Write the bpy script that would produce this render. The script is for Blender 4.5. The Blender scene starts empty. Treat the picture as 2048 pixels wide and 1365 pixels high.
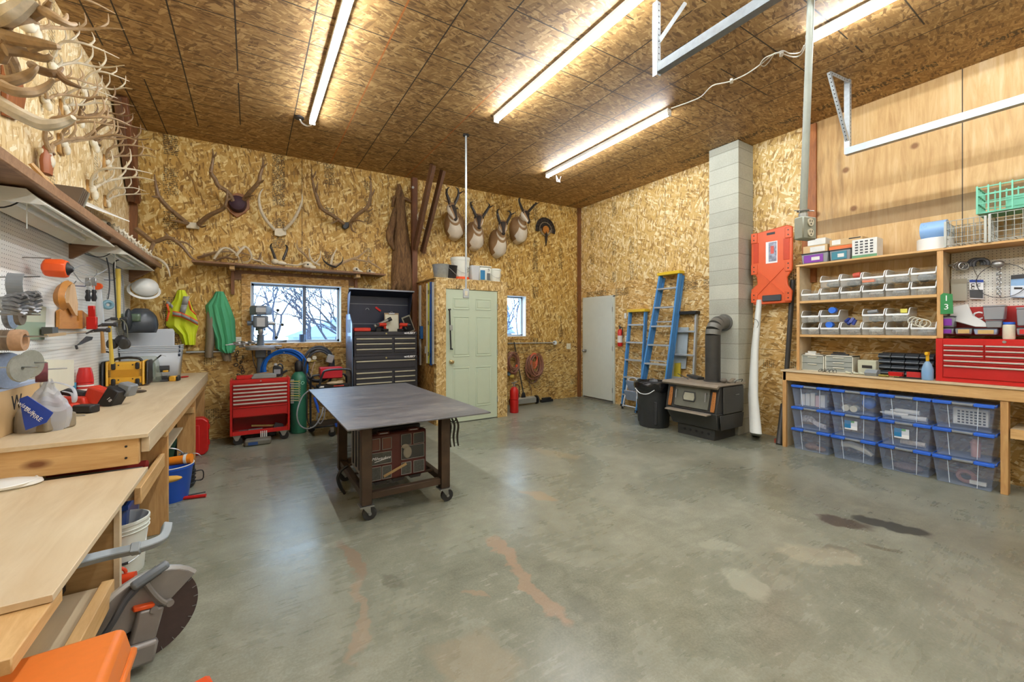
import bpy, bmesh, math, random
from mathutils import Vector, Matrix, Euler
SC = bpy.context.scene
COL = SC.collection
rnd = random.Random(7)
PI = math.pi
# ---------------------------------------------------------------- camera, world, exposure
EYE = 1.42; FPX = 818.4; YAW = math.radians(32.59); HOR = 659.0
cam_d = bpy.data.cameras.new('camera'); cam_d.sensor_width = 36.0
cam_d.lens = FPX / 2048 * 36; cam_d.shift_y = -(682.5 - HOR) / 2048; cam_d.clip_end = 200; cam_d.clip_start = 0.03
cam = bpy.data.objects.new('camera', cam_d); COL.objects.link(cam)
cam.location = (0, 0, EYE); cam.rotation_euler = (PI / 2, 0, -YAW); SC.camera = cam
w = bpy.data.worlds.new('sky'); SC.world = w; w.use_nodes = True
bg = w.node_tree.nodes['Background']; bg.inputs[0].default_value = (0.5, 0.74, 1.0, 1); bg.inputs[1].default_value = 7.0
SC.view_settings.view_transform = 'Standard'; SC.view_settings.look = 'None'
SC.view_settings.gamma = 1; SC.view_settings.use_curve_mapping = False
SC.view_settings.exposure = 0.4
SC.cycles.use_denoising = True
SC.cycles.use_adaptive_sampling = True; SC.cycles.adaptive_threshold = 0.03
SC.cycles.max_bounces = 6; SC.cycles.diffuse_bounces = 4; SC.cycles.glossy_bounces = 3
SC.cycles.transparent_max_bounces = 16; SC.cycles.transmission_bounces = 4
SC.cycles.sample_clamp_indirect = 6; SC.cycles.caustics_reflective = False; SC.cycles.caustics_refractive = False
TUBE_POWER = 98.0
# ---------------------------------------------------------------- room frame (metres; camera at x=y=0)
XL, XR, YB, YF = -1.2, 5.87, 6.53, -3.2
def ceil_z(x): return 3.815 + (x + 1.2) / 7.07 * 0.155
FW = (math.sin(YAW), math.cos(YAW)); RT = (math.cos(YAW), -math.sin(YAW))
def P(u, v, X=None, Y=None, Z=None):
    a = (u - 1024) / FPX
    q = (FW[0] + a * RT[0], FW[1] + a * RT[1], (HOR - v) / FPX)
    t = X / q[0] if X is not None else Y / q[1] if Y is not None else (Z - EYE) / q[2]
    return Vector((t * q[0], t * q[1], EYE + t * q[2]))
def B(u, v, off=0.0): return P(u, v, Y=YB - off)       # a point near the back wall
def L(u, v, off=0.0): return P(u, v, X=XL + off)       # near the left wall
def R(u, v, off=0.0): return P(u, v, X=XR - off)       # near the right wall
def G(u, v, z=0.0): return P(u, v, Z=z)                # at a height
# ---------------------------------------------------------------- mesh builder
def frame_from(d):
    d = d.normalized(); up = Vector((0, 0, 1)) if abs(d.z) < 0.95 else Vector((1, 0, 0))
    a = d.cross(up).normalized(); return a, a.cross(d).normalized()
class MB:
    def __init__(s): s.v = []; s.f = []; s.mi = []; s.m = 0; s.T = Matrix.Identity(4)
    def add(s, vs, fs):
        b = len(s.v); s.v += [s.T @ Vector(p) for p in vs]; s.f += [[i + b for i in f] for f in fs]; s.mi += [s.m] * len(fs); return s
    def box(s, x0, x1, y0, y1, z0, z1):
        return s.add([(x0,y0,z0),(x1,y0,z0),(x1,y1,z0),(x0,y1,z0),(x0,y0,z1),(x1,y0,z1),(x1,y1,z1),(x0,y1,z1)],
              [(0,3,2,1),(4,5,6,7),(0,1,5,4),(1,2,6,5),(2,3,7,6),(3,0,4,7)])
    def cb(s, c, sx, sy, sz, rot=None):
        T = s.T; s.T = T @ Matrix.Translation(Vector(c)) @ (Euler(rot).to_matrix().to_4x4() if rot else Matrix.Identity(4))
        s.box(-sx/2, sx/2, -sy/2, sy/2, -sz/2, sz/2); s.T = T; return s
    def hexa(s, lo, hi):   # lo, hi: 4 points each, same winding (ccw from above)
        return s.add(list(lo) + list(hi), [(0,3,2,1),(4,5,6,7),(0,1,5,4),(1,2,6,5),(2,3,7,6),(3,0,4,7)])
    def taper(s, c, sx, sy, h, k=1.15, ky=None):   # box growing upwards
        x, y, z = c; ky = ky or k
        return s.hexa([(x-sx/2,y-sy/2,z),(x+sx/2,y-sy/2,z),(x+sx/2,y+sy/2,z),(x-sx/2,y+sy/2,z)],
                      [(x-sx*k/2,y-sy*ky/2,z+h),(x+sx*k/2,y-sy*ky/2,z+h),(x+sx*k/2,y+sy*ky/2,z+h),(x-sx*k/2,y+sy*ky/2,z+h)])
    def beam(s, p0, p1, w, t, up=None):   # rectangular bar between two points
        p0, p1 = Vector(p0), Vector(p1); d = (p1 - p0).normalized()
        if up is None: a, b = frame_from(d)
        else:
            a = d.cross(Vector(up)).normalized(); b = a.cross(d).normalized()
        q = [a*x*w/2 + b*y*t/2 for x, y in ((-1,-1),(1,-1),(1,1),(-1,1))]
        return s.add([p0 + k for k in q] + [p1 + k for k in q], [(0,3,2,1),(4,5,6,7),(0,1,5,4),(1,2,6,5),(2,3,7,6),(3,0,4,7)])
    def cyl(s, p0, p1, r0, r1=None, n=16, caps=True):
        return s.tube([p0, p1], [r0, r0 if r1 is None else r1], n, caps)
    def tube(s, pts, r, n=8, caps=True, flat=1.0):
        pts = [Vector(p) for p in pts]; m = len(pts)
        if not isinstance(r, (list, tuple)): r = [r] * m
        vs = []; fs = []; a = None
        for i, p in enumerate(pts):
            d = (pts[min(i+1, m-1)] - pts[max(i-1, 0)])
            d = d.normalized() if d.length > 1e-9 else Vector((0,0,1))
            if a is None: a, b = frame_from(d)
            else:
                a = (a - d * a.dot(d)); a = a.normalized() if a.length > 1e-6 else frame_from(d)[0]; b = a.cross(d).normalized()
            for k in range(n):
                t = 2*PI*k/n; vs.append(p + (a*math.cos(t) + b*math.sin(t)*flat) * r[i])
        for i in range(m-1):
            for k in range(n):
                k2 = (k+1) % n; fs.append((i*n+k, i*n+k2, (i+1)*n+k2, (i+1)*n+k))
        if caps: fs.append(tuple(range(n-1, -1, -1))); fs.append(tuple((m-1)*n + k for k in range(n)))
        return s.add(vs, fs)
    def lathe(s, prof, c=(0,0,0), n=24, axis='z', sx=1.0, sy=1.0, caps=True):   # prof: (r, h) pairs
        vs = []; fs = []
        for r, h in prof:
            for k in range(n):
                t = 2*PI*k/n; x, y = r*math.cos(t)*sx, r*math.sin(t)*sy
                q = {'z': (x, y, h), 'x': (h, x, y), 'y': (x, -h, y)}[axis]
                vs.append((c[0]+q[0], c[1]+q[1], c[2]+q[2]))
        for i in range(len(prof)-1):
            for k in range(n):
                k2 = (k+1) % n; fs.append((i*n+k, i*n+k2, (i+1)*n+k2, (i+1)*n+k))
        if caps: fs.append(tuple(range(n-1, -1, -1))); fs.append(tuple((len(prof)-1)*n + k for k in range(n)))
        return s.add(vs, fs)
    def ball(s, c, r, n=12, m=8):
        if not isinstance(r, (list, tuple)): r = (r, r, r)
        pr = [(math.sin(PI*i/m), -math.cos(PI*i/m)) for i in range(m+1)]; pr[0] = (0.02, -1); pr[-1] = (0.02, 1)
        vs = []; fs = []
        for q, h in pr:
            for k in range(n):
                t = 2*PI*k/n; vs.append((c[0]+q*math.cos(t)*r[0], c[1]+q*math.sin(t)*r[1], c[2]+h*r[2]))
        for i in range(m):
            for k in range(n):
                k2 = (k+1) % n; fs.append((i*n+k, i*n+k2, (i+1)*n+k2, (i+1)*n+k))
        fs.append(tuple(range(n-1, -1, -1))); fs.append(tuple(m*n + k for k in range(n)))
        return s.add(vs, fs)
    def ring(s, c, ax, Rr, r, n=28, m=8, a0=0.0, a1=2*PI, ref=None):
        ax = Vector(ax).normalized(); a, b = frame_from(ax)
        if ref is not None:
            a = Vector(ref).normalized(); b = ax.cross(a).normalized()
        full = abs(a1 - a0 - 2*PI) < 1e-6; c = Vector(c)
        pts = [c + (a*math.cos(a0+(a1-a0)*i/n) + b*math.sin(a0+(a1-a0)*i/n))*Rr for i in range(n + 1)]
        return s.tube(pts, r, m, not full)
    def prism(s, poly, y0, y1, ax='y'):   # polygon in the plane across ax
        n = len(poly)
        def q(p, h): return {'y': (p[0], h, p[1]), 'x': (h, p[0], p[1]), 'z': (p[0], p[1], h)}[ax]
        return s.add([q(p, y0) for p in poly] + [q(p, y1) for p in poly],
              [tuple(range(n)), tuple(range(2*n-1, n-1, -1))] + [(i, i+n, (i+1) % n + n, (i+1) % n) for i in range(n)])
    def poly3(s, pts, off):   # polygon given by 3d points, thickened by the vector off
        n = len(pts); off = Vector(off)
        return s.add([Vector(p) for p in pts] + [Vector(p) + off for p in pts],
              [tuple(range(n-1, -1, -1)), tuple(range(n, 2*n))] + [(i, (i+1) % n, (i+1) % n + n, i+n) for i in range(n)])
    def grid(s, fn, nu, nv, closed=False):
        vs = [fn(i/nu, j/nv) for j in range(nv+1) for i in range(nu+1)]
        fs = [(j*(nu+1)+i, j*(nu+1)+i+1, (j+1)*(nu+1)+i+1, (j+1)*(nu+1)+i) for j in range(nv) for i in range(nu)]
        return s.add(vs, fs)
    def loft(s, rings, caps=True):
        n = len(rings[0]); vs = [p for r in rings for p in r]; fs = []
        for i in range(len(rings)-1):
            for k in range(n):
                k2 = (k+1) % n; fs.append((i*n+k, i*n+k2, (i+1)*n+k2, (i+1)*n+k))
        if caps: fs.append(tuple(range(n-1, -1, -1))); fs.append(tuple((len(rings)-1)*n + k for k in range(n)))
        return s.add(vs, fs)
def wobble(pts, k=3):   # Catmull-Rom smoothing of a polyline
    pts = [Vector(p) for p in pts]; out = []
    for i in range(len(pts)-1):
        p0, p1, p2, p3 = pts[max(i-1,0)], pts[i], pts[i+1], pts[min(i+2, len(pts)-1)]
        for j in range(k):
            t = j/k; out.append(0.5*((2*p1) + (p2-p0)*t + (2*p0-5*p1+4*p2-p3)*t*t + (3*p1-p0-3*p2+p3)*t**3))
    out.append(pts[-1]); return out
def lerpr(rs, n):
    m = len(rs)-1; return [rs[min(int(i/(n-1)*m), m-1)]*(1-(i/(n-1)*m-min(int(i/(n-1)*m), m-1))) + rs[min(int(i/(n-1)*m), m-1)+1]*(i/(n-1)*m-min(int(i/(n-1)*m), m-1)) for i in range(n)]
def curve(mb, pts, r, n=7, k=4, flat=1.0):
    p = wobble(pts, k); mb.tube(p, lerpr(r, len(p)) if isinstance(r, (list, tuple)) else r, n, True, flat); return mb
def obj(name, mb, mats, parent=None, bev=0.0, smooth=None, sub=0, solid=0.0, seg=1):
    me = bpy.data.meshes.new(name); me.from_pydata([tuple(v) for v in mb.v], [], mb.f)
    if not isinstance(mats, (list, tuple)): mats = [mats]
    for m in mats: me.materials.append(m)
    if len(mats) > 1:
        for p, i in zip(me.polygons, mb.mi): p.material_index = i
    bm = bmesh.new(); bm.from_mesh(me); bmesh.ops.recalc_face_normals(bm, faces=bm.faces); bm.to_mesh(me); bm.free()
    if smooth is None: smooth = True
    if smooth:
        me.polygons.foreach_set('use_smooth', [True]*len(me.polygons))
        try: me.set_sharp_from_angle(angle=math.radians(38))
        except Exception: pass
    o = bpy.data.objects.new(name, me); COL.objects.link(o)
    if parent: o.parent = parent
    if solid: q = o.modifiers.new('thick', 'SOLIDIFY'); q.thickness = solid; q.offset = 0
    if bev: q = o.modifiers.new('bevel', 'BEVEL'); q.width = bev; q.segments = seg; q.limit_method = 'ANGLE'; q.angle_limit = math.radians(40)
    if sub: q = o.modifiers.new('soft', 'SUBSURF'); q.levels = sub; q.render_levels = sub
    return o
def tag(o, label, cat, group=None, kind=None):
    o['label'] = label; o['category'] = cat
    if group: o['group'] = group
    if kind: o['kind'] = kind
    return o
def thing(name, label, cat, loc=(0,0,0), rz=0.0, group=None):
    o = bpy.data.objects.new(name, None); COL.objects.link(o); o.empty_display_size = 0.05
    o.location = loc; o.rotation_euler = (0, 0, rz); return tag(o, label, cat, group)
def one(name, mb, mats, label, cat, group=None, loc=None, rz=0.0, **k):
    o = obj(name, mb, mats, **k)
    if loc is not None: o.location = loc; o.rotation_euler = (0, 0, rz)
    return tag(o, label, cat, group)
def struct(name, mb, mats, parent=None, **k):
    o = obj(name, mb, mats, parent, **k)
    if not parent: o['kind'] = 'structure'
    return o
def dup(root, loc, rz=0.0, label=None, group=None):
    def cp(o, par):
        c = o.copy(); COL.objects.link(c)
        if par: c.parent = par
        for ch in o.children: cp(ch, c)
        return c
    r = cp(root, None); r.location = loc; r.rotation_euler = (root.rotation_euler[0], root.rotation_euler[1], rz)
    if label: r['label'] = label
    if group: r['group'] = group
    return r
def text(name, s, size, loc, rot, mat, parent=None, ext=0.0008, sx=1.0, align='CENTER', bold=0.0, shear=0.0):
    cu = bpy.data.curves.new(name, 'FONT'); cu.body = s; cu.size = size; cu.extrude = ext; cu.align_x = align; cu.align_y = 'CENTER'
    cu.offset = bold; cu.shear = shear; cu.resolution_u = 2
    cu.materials.append(mat); tmp = bpy.data.objects.new(name + '_tmp', cu); COL.objects.link(tmp); bpy.context.view_layer.update()
    me = bpy.data.meshes.new_from_object(tmp.evaluated_get(bpy.context.evaluated_depsgraph_get())); bpy.data.objects.remove(tmp); bpy.data.curves.remove(cu)
    me.name = name; o = bpy.data.objects.new(name, me); COL.objects.link(o)
    o.location = loc; o.rotation_euler = rot; o.scale = (sx, 1, 1)
    if parent: o.parent = parent
    return o
FACE_BACK = (PI/2, 0, 0)          # lettering that reads from inside the room on the back wall
FACE_RIGHT = (PI/2, 0, -PI/2)     # on the right wall
FACE_LEFT = (PI/2, 0, PI/2)       # on the left wall
# ---------------------------------------------------------------- materials
def srgb(h):
    if isinstance(h, str):
        c = [int(h[i:i+2], 16)/255 for i in (0, 2, 4)]
        return tuple(x/12.92 if x <= 0.04045 else ((x+0.055)/1.055)**2.4 for x in c) + (1,)
    return tuple(h[:3]) + (1,)
class NT:
    def __init__(s, name):
        s.m = bpy.data.materials.new(name); s.m.use_nodes = True; s.t = s.m.node_tree; s.n = s.t.nodes
        s.b = s.n['Principled BSDF']; s.l = s.t.links
    def new(s, ty, **k):
        n = s.n.new('ShaderNode'+ty)
        for a, b in k.items(): setattr(n, a, b)
        return n
    def put(s, sock, v):
        if isinstance(v, bpy.types.NodeSocket): s.l.new(v, sock)
        elif v is not None: sock.default_value = v
    def math(s, op, a, b=None, c=None):
        n = s.new('Math', operation=op); s.put(n.inputs[0], a); s.put(n.inputs[1], b); s.put(n.inputs[2], c); return n.outputs[0]
    def mix(s, f, a, b, op='MIX'):
        n = s.new('Mix', data_type='RGBA', blend_type=op); s.put(n.inputs['Factor'], f); s.put(n.inputs[6], a); s.put(n.inputs[7], b); return n.outputs[2]
    def ramp(s, f, stops, interp='LINEAR'):
        n = s.new('ValToRGB'); n.color_ramp.interpolation = interp; s.put(n.inputs[0], f); e = n.color_ramp.elements
        while len(e) < len(stops): e.new(0.5)
        for q, (p, c) in zip(e, stops): q.position = p; q.color = c if len(c) == 4 else tuple(c) + (1,)
        return n.outputs[0]
    def coord(s, kind='Object'): return s.new('TexCoord').outputs[kind]
    def mapping(s, v, rot=(0,0,0), scale=(1,1,1), loc=(0,0,0)):
        n = s.new('Mapping'); s.put(n.inputs[0], v); n.inputs['Rotation'].default_value = rot; n.inputs['Scale'].default_value = scale; n.inputs['Location'].default_value = loc; return n.outputs[0]
    def noise(s, v, scale, detail=3, rough=0.5, dist=0.0, col=False):
        n = s.new('TexNoise'); s.put(n.inputs['Vector'], v); n.inputs['Scale'].default_value = scale; n.inputs['Detail'].default_value = detail
        n.inputs['Roughness'].default_value = rough; n.inputs['Distortion'].default_value = dist; return n.outputs[1 if col else 0]
    def vor(s, v, scale, feature='F1', out='Distance', rndm=1.0):
        n = s.new('TexVoronoi', feature=feature); s.put(n.inputs['Vector'], v); n.inputs['Scale'].default_value = scale; n.inputs['Randomness'].default_value = rndm; return n.outputs[out]
    def sep(s, v): n = s.new('SeparateXYZ'); s.put(n.inputs[0], v); return n.outputs
    def comb(s, x, y, z=0.0): n = s.new('CombineXYZ'); s.put(n.inputs[0], x); s.put(n.inputs[1], y); s.put(n.inputs[2], z); return n.outputs[0]
    def bump(s, h, strength=0.3, dist=0.01):
        n = s.new('Bump'); n.inputs['Strength'].default_value = strength; n.inputs['Distance'].default_value = dist; s.put(n.inputs['Height'], h); s.l.new(n.outputs[0], s.b.inputs['Normal'])
    def set(s, col=None, rough=None, metal=None, spec=None, alpha=None, emit=None, es=1.0):
        s.put(s.b.inputs['Base Color'], col); s.put(s.b.inputs['Roughness'], rough); s.put(s.b.inputs['Metallic'], metal)
        s.put(s.b.inputs['Specular IOR Level'], spec); s.put(s.b.inputs['Alpha'], alpha)
        if emit is not None: s.put(s.b.inputs['Emission Color'], emit); s.b.inputs['Emission Strength'].default_value = es
        return s.m
_mc = {}
def mat(name, hexc, rough=0.5, metal=0.0, vary=0.12, scale=9.0, alpha=None, spec=0.5, bump=0.0):
    if name in _mc: return _mc[name]
    t = NT(name); c = srgb(hexc); v = t.coord()
    n = t.noise(v, scale, 4, 0.6)
    k = t.ramp(n, [(0.25, (1-vary,)*3), (0.75, (1+vary,)*3)])
    col = t.mix(1.0, c, k, 'MULTIPLY')
    t.set(col, rough, metal, spec, alpha)
    t.put(t.b.inputs['Roughness'], t.math('MULTIPLY_ADD', n, 0.16, rough - 0.08))
    if bump: t.bump(t.noise(v, scale*6, 3), bump, 0.004)
    _mc[name] = t.m; return t.m
def m_wood(name, c1, c2, grain=(2.0, 2.0, 40.0), rough=0.55, knots=True):
    if name in _mc: return _mc[name]
    t = NT(name); v = t.coord()
    mp = t.mapping(v, scale=grain)
    n1 = t.noise(mp, 1.4, 5, 0.65, 0.6); n2 = t.noise(v, 1.7, 2)
    f = t.math('MULTIPLY_ADD', n2, 0.35, t.math('MULTIPLY', n1, 0.8))
    col = t.ramp(f, [(0.32, srgb(c2)), (0.72, srgb(c1))])
    if knots:
        kk = t.vor(t.mapping(v, scale=tuple(1.0 if g > 5 else 0.45 for g in grain)[::1]), 2.6, out='Distance')
        col = t.mix(t.ramp(kk, [(0.03, (1,1,1)), (0.075, (0,0,0))]), col, srgb('7a4a22'))
    t.set(col, rough); t.bump(n1, 0.08, 0.003); _mc[name] = t.m; return t.m
def m_osb(name, axes, dark, mid, light, seams=(), stamps=(), vertical=True, flake=1.0, lines=None, gain=1.0):
    """oriented strand board laid in the plane of axes ('xz','yz','xy')"""
    t = NT(name); v = t.coord(); s = t.sep(v); a, b = s['XYZ'.index(axes[0].upper())], s['XYZ'.index(axes[1].upper())]
    q = t.comb(a, b, 0.0)
    wob = t.mix(0.09, q, t.noise(q, 2.4, 2, col=True), 'ADD')
    lay = []
    for k, (ang, sx, sy) in enumerate(((0.3, 46, 11), (-0.55, 42, 10), (1.1, 48, 12), (-0.12, 78, 18))):
        if not vertical: ang += PI/2
        mp = t.mapping(t.mapping(wob, rot=(0, 0, ang)), scale=(sx/flake, sy/flake, 1), loc=(k*3.7, k*1.9, 0))
        vc = t.new('TexVoronoi', feature='F1'); t.put(vc.inputs['Vector'], mp); vc.inputs['Scale'].default_value = 1.0
        lay.append(vc.outputs['Color'])
    r = [t.sep(c) for c in lay]
    val = r[0][0]; sel = r[0][1]
    for k in (1, 2, 3):
        g = t.math('GREATER_THAN', r[k][1], (0.5, 0.62, 0.78)[k-1])
        n = t.new('Mix', data_type='FLOAT'); t.put(n.inputs[0], g); t.put(n.inputs[2], val); t.put(n.inputs[3], r[k][0]); val = n.outputs[0]
    grain = t.noise(t.mapping(q, scale=(70, 16, 1) if vertical else (16, 70, 1)), 1.0, 3)
    big = t.noise(q, 1.3, 3)
    f = t.math('ADD', t.math('MULTIPLY', val, 0.72), t.math('ADD', t.math('MULTIPLY', grain, 0.3), t.math('MULTIPLY', big, 0.16)))
    col = t.ramp(f, [(0.2, srgb(dark)), (0.42, srgb(mid)), (0.64, srgb(mid)), (0.95, srgb(light))])
    col = t.mix(t.math('MULTIPLY', t.math('LESS_THAN', r[3][2], 0.07), 0.8), col, srgb(dark))
    # printed grade stamps: columns (c0, c1) across axis 0, or rows across axis 1
    for (ax, c, wd, sc) in stamps:
        u_, w_ = (a, b) if ax == 0 else (b, a)
        m1 = t.math('LESS_THAN', t.math('ABSOLUTE', t.math('SUBTRACT', u_, c)), wd)
        m2 = t.math('GREATER_THAN', t.noise(t.comb(w_, c*3.3, 0.0), 3.1, 1), 0.52)
        row = t.math('DIVIDE', w_, 0.024); m3 = t.math('GREATER_THAN', t.noise(t.comb(t.math('MULTIPLY', u_, 75), t.math('MULTIPLY', t.math('FLOOR', row), 7.3)), 1.0, 2), 0.47)
        m4 = t.math('MULTIPLY', t.math('LESS_THAN', t.math('FRACT', row), 0.68), m3)
        mk = t.math('MULTIPLY', t.math('MULTIPLY', m1, m2), m4)
        col = t.mix(t.math('MULTIPLY', mk, sc), col, srgb('2c2418'))
    for (ax, c, wd) in seams:
        u_ = a if ax == 0 else b
        col = t.mix(t.math('MULTIPLY', t.math('LESS_THAN', t.math('ABSOLUTE', t.math('SUBTRACT', u_, c)), wd), 0.85), col, srgb('3a2814'))
    if lines: col = lines(t, col, a, b)
    t.set(col, 0.62); return t.m
def m_emit(name, c, s):
    t = NT(name); return t.set((0,0,0,1), 0.5, emit=srgb(c), es=s)
def m_clear(name, hexc, alpha, rough=0.25):
    if name in _mc: return _mc[name]
    t = NT(name); f = t.new('LayerWeight'); f.inputs[0].default_value = 0.35
    al = t.math('ADD', t.math('MULTIPLY', f.outputs['Facing'], 0.25), alpha)
    t.set(srgb(hexc), rough, alpha=al); _mc[name] = t.m; return t.m
WHITE = mat('white_enamel', 'e8e8e2', 0.4, vary=0.04)
BLACK = mat('black_plastic', '1c1c1e', 0.45, vary=0.2)
DGREY = mat('dark_grey_plastic', '3c3d40', 0.5)
GREY = mat('grey_plastic', '83878a', 0.5)
STEEL = mat('bare_steel', 'a8a9a8', 0.35, 0.85)
GALV = mat('galvanised_steel', 'b9c0c2', 0.42, 0.6, scale=30)
RED = mat('red_enamel', 'c01f1c', 0.32, vary=0.06)
ORANGE = mat('orange_plastic', 'e8571a', 0.42, vary=0.05)
YEL = mat('yellow_plastic', 'e9b521', 0.42, vary=0.06)
BLUE = mat('blue_plastic', '1f56c0', 0.4, vary=0.06)
LUM = m_wood('pine_lumber', 'd6b078', 'b98a50', (3, 26, 26))          # grain runs along x
LUMY = m_wood('pine_lumber_lengthwise', 'dab47c', 'bd8f55', (26, 3, 26))
LUMZ = m_wood('pine_lumber_upright', 'd2a56a', 'a9753d', (26, 26, 3))
BROWNW = m_wood('old_brown_wood', '8a6444', '5c3e28', (22, 3, 22), knots=False)
BROWNX = m_wood('old_brown_wood_lengthwise', '957052', '664830', (3, 22, 22), knots=False)
BROWNZ = m_wood('brown_timber_upright', '8a5a34', '4f3220', (22, 22, 3), knots=False)
PLYT = m_wood('plywood_worktop', 'd9c7a6', 'c2aa84', (7, 1.2, 7), 0.5, knots=False)

def spot(u, v, **k):   # a place and how many metres one picture element covers there
    p = P(u, v, **k); t = p.x*FW[0] + p.y*FW[1]; return p, t / FPX
CAMRZ = -YAW
# ================================================================= SETTING
def ceiling_lines(t, col, a, b):
    # snapped chalk lines: along the room (fixed x) and across it (fixed y); each breaks off at places
    br = t.noise(t.comb(a, b), 0.9, 1)
    br2 = t.noise(t.comb(b, a), 1.1, 1)
    for c in (-0.86, -0.52, -0.1, 0.42, 1.36, 1.72, 2.9, 3.2, 3.62, 4.5, 4.85, -1.05):
        m = t.math('LESS_THAN', t.math('ABSOLUTE', t.math('SUBTRACT', a, c)), 0.0055)
        col = t.mix(t.math('MULTIPLY', m, t.math('GREATER_THAN', br, 0.40)), col, srgb('33281c'))
    w_ = t.math('ABSOLUTE', t.math('SUBTRACT', t.math('FRACT', t.math('DIVIDE', b, 0.406)), 0.5))
    m = t.math('LESS_THAN', w_, 0.0125)
    m = t.math('MULTIPLY', m, t.math('GREATER_THAN', br2, 0.40)); m = t.math('MULTIPLY', m, t.math('LESS_THAN', a, 4.7))
    col = t.mix(m, col, srgb('33281c'))
    m = t.math('LESS_THAN', t.math('ABSOLUTE', t.math('SUBTRACT', a, 0.99)), 0.007); col = t.mix(t.math('MULTIPLY', m, 0.75), col, srgb('b8641f'))
    m = t.math('LESS_THAN', t.math('ABSOLUTE', t.math('SUBTRACT', a, 2.12)), 0.007); m = t.math('MULTIPLY', m, t.math('GREATER_THAN', b, 3.4)); col = t.mix(t.math('MULTIPLY', m, 0.75), col, srgb('b8641f'))
    # heavy black stencil text beside the right wall
    u_ = t.math('ABSOLUTE', t.math('SUBTRACT', a, 5.53)); m1 = t.math('LESS_THAN', u_, 0.055)
    m3 = t.math('GREATER_THAN', t.noise(t.comb(t.math('MULTIPLY', a, 14), t.math('MULTIPLY', b, 34)), 1.0, 2), 0.5)
    m2 = t.math('GREATER_THAN', t.noise(t.comb(t.math('MULTIPLY', b, 2.6), 4.0), 1.0, 1), 0.42)
    col = t.mix(t.math('MULTIPLY', t.math('MULTIPLY', m1, m2), t.math('MULTIPLY', m3, 0.8)), col, srgb('2c2418'))
    return col
OSB_BACK = m_osb('strand_board_back', 'xz', '7c5822', 'c0974a', 'e8d292', flake=1.25,
    seams=((0, 0.62, .004), (0, 1.84, .0035), (1, 2.62, .0), (0, -.6, .0), (1, 1.145, .003)),
    stamps=((0, -0.83, .075, .75), (0, 0.33, .075, .8), (0, 0.98, .07, .8), (0, 1.53, .06, .7), (0, 3.3, .06, .6), (0, 4.1, .05, .6), (0, 4.72, .06, .8), (0, 5.35, .05, .75), (1, 0.62, .05, .6)))
OSB_LOW = m_osb('strand_board_lower', 'xz', '775628', 'b99450', 'dcc68a', vertical=False, flake=1.3,
    stamps=((1, 0.33, .06, .65), (1, 1.02, .06, .6)), seams=((0, 5.05, .003), (0, 3.95, .003)))
OSB_RIGHT = m_osb('strand_board_right', 'yz', '946f36', 'cfab66', 'f0e0b4', flake=1.2,
    seams=((0, 5.9, .003), (0, 5.0, .003), (0, 4.4, .003)), stamps=((0, 6.15, .06, .7), (0, 5.55, .05, .7), (0, 5.12, .05, .6), (0, 3.02, .05, .8)))
OSB_RLOW = m_osb('strand_board_right_lower', 'yz', '8c6830', 'c89f5c', 'ead8a8', vertical=False, flake=1.3,
    stamps=((1, 2.12, .07, .75), (1, .95, .05, .6)), seams=((0, 5.5, .003), (1, 1.15, .003)))
OSB_LEFT = m_osb('strand_board_left_lamplit', 'yz', 'b8955e', 'd9bd88', 'f0e2c0', flake=1.2,  # light of the nearby lamp painted in as a paler ramp
    seams=((0, 4.6, .003), (0, 3.4, .003)), stamps=((0, 5.25, .06, .55), (0, 4.25, .06, .6), (0, 3.05, .06, .6), (0, 2.2, .06, .5)))
OSB_CEIL = m_osb('strand_board_ceiling', 'xy', '6b4d2c', '9b7746', 'c2a06c', lines=ceiling_lines, flake=1.15, vertical=False)
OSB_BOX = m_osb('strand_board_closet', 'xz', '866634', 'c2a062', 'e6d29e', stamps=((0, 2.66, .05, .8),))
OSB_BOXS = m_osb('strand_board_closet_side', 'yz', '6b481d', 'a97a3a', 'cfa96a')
def m_plywall():
    t = NT('plywood_panel'); v = t.coord(); s = t.sep(v)
    mp = t.mapping(v, scale=(1, 9, 0.9)); g = t.noise(mp, 2.0, 6, 0.65, 0.9)
    big = t.noise(v, 1.1, 3); f = t.math('ADD', t.math('MULTIPLY', g, 0.55), t.math('MULTIPLY', big, 0.5))
    col = t.ramp(f, [(0.33, srgb('a87f4a')), (0.52, srgb('c9a46c')), (0.7, srgb('dcc194'))])
    k = t.vor(v, 2.3); col = t.mix(t.ramp(k, [(0.05, (.9,.9,.9)), (0.1, (0,0,0))]), col, srgb('7c5128'))
    # water-stained darker corner by the post, weathered band above the shelf, panel joint
    st = t.math('GREATER_THAN', s[1], 1.95); n = t.noise(t.mapping(v, scale=(1, 7, 1)), 2.2, 4)
    col = t.mix(t.math('MULTIPLY', t.math('MULTIPLY', st, 0.55), t.ramp(n, [(0.45, (0,0,0)), (0.7, (1,1,1))])), col, srgb('6d4a22'))
    band = t.math('MULTIPLY', t.math('LESS_THAN', t.math('ABSOLUTE', t.math('SUBTRACT', s[2], 2.66)), 0.085), 0.62)
    col = t.mix(band, col, srgb('6a5438'))
    col = t.mix(t.math('LESS_THAN', t.math('ABSOLUTE', t.math('SUBTRACT', s[1], 1.0)), 0.004), col, srgb('3a2a18'))
    t.set(col, 0.6); return t.m
PLYW = m_plywall()
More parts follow.
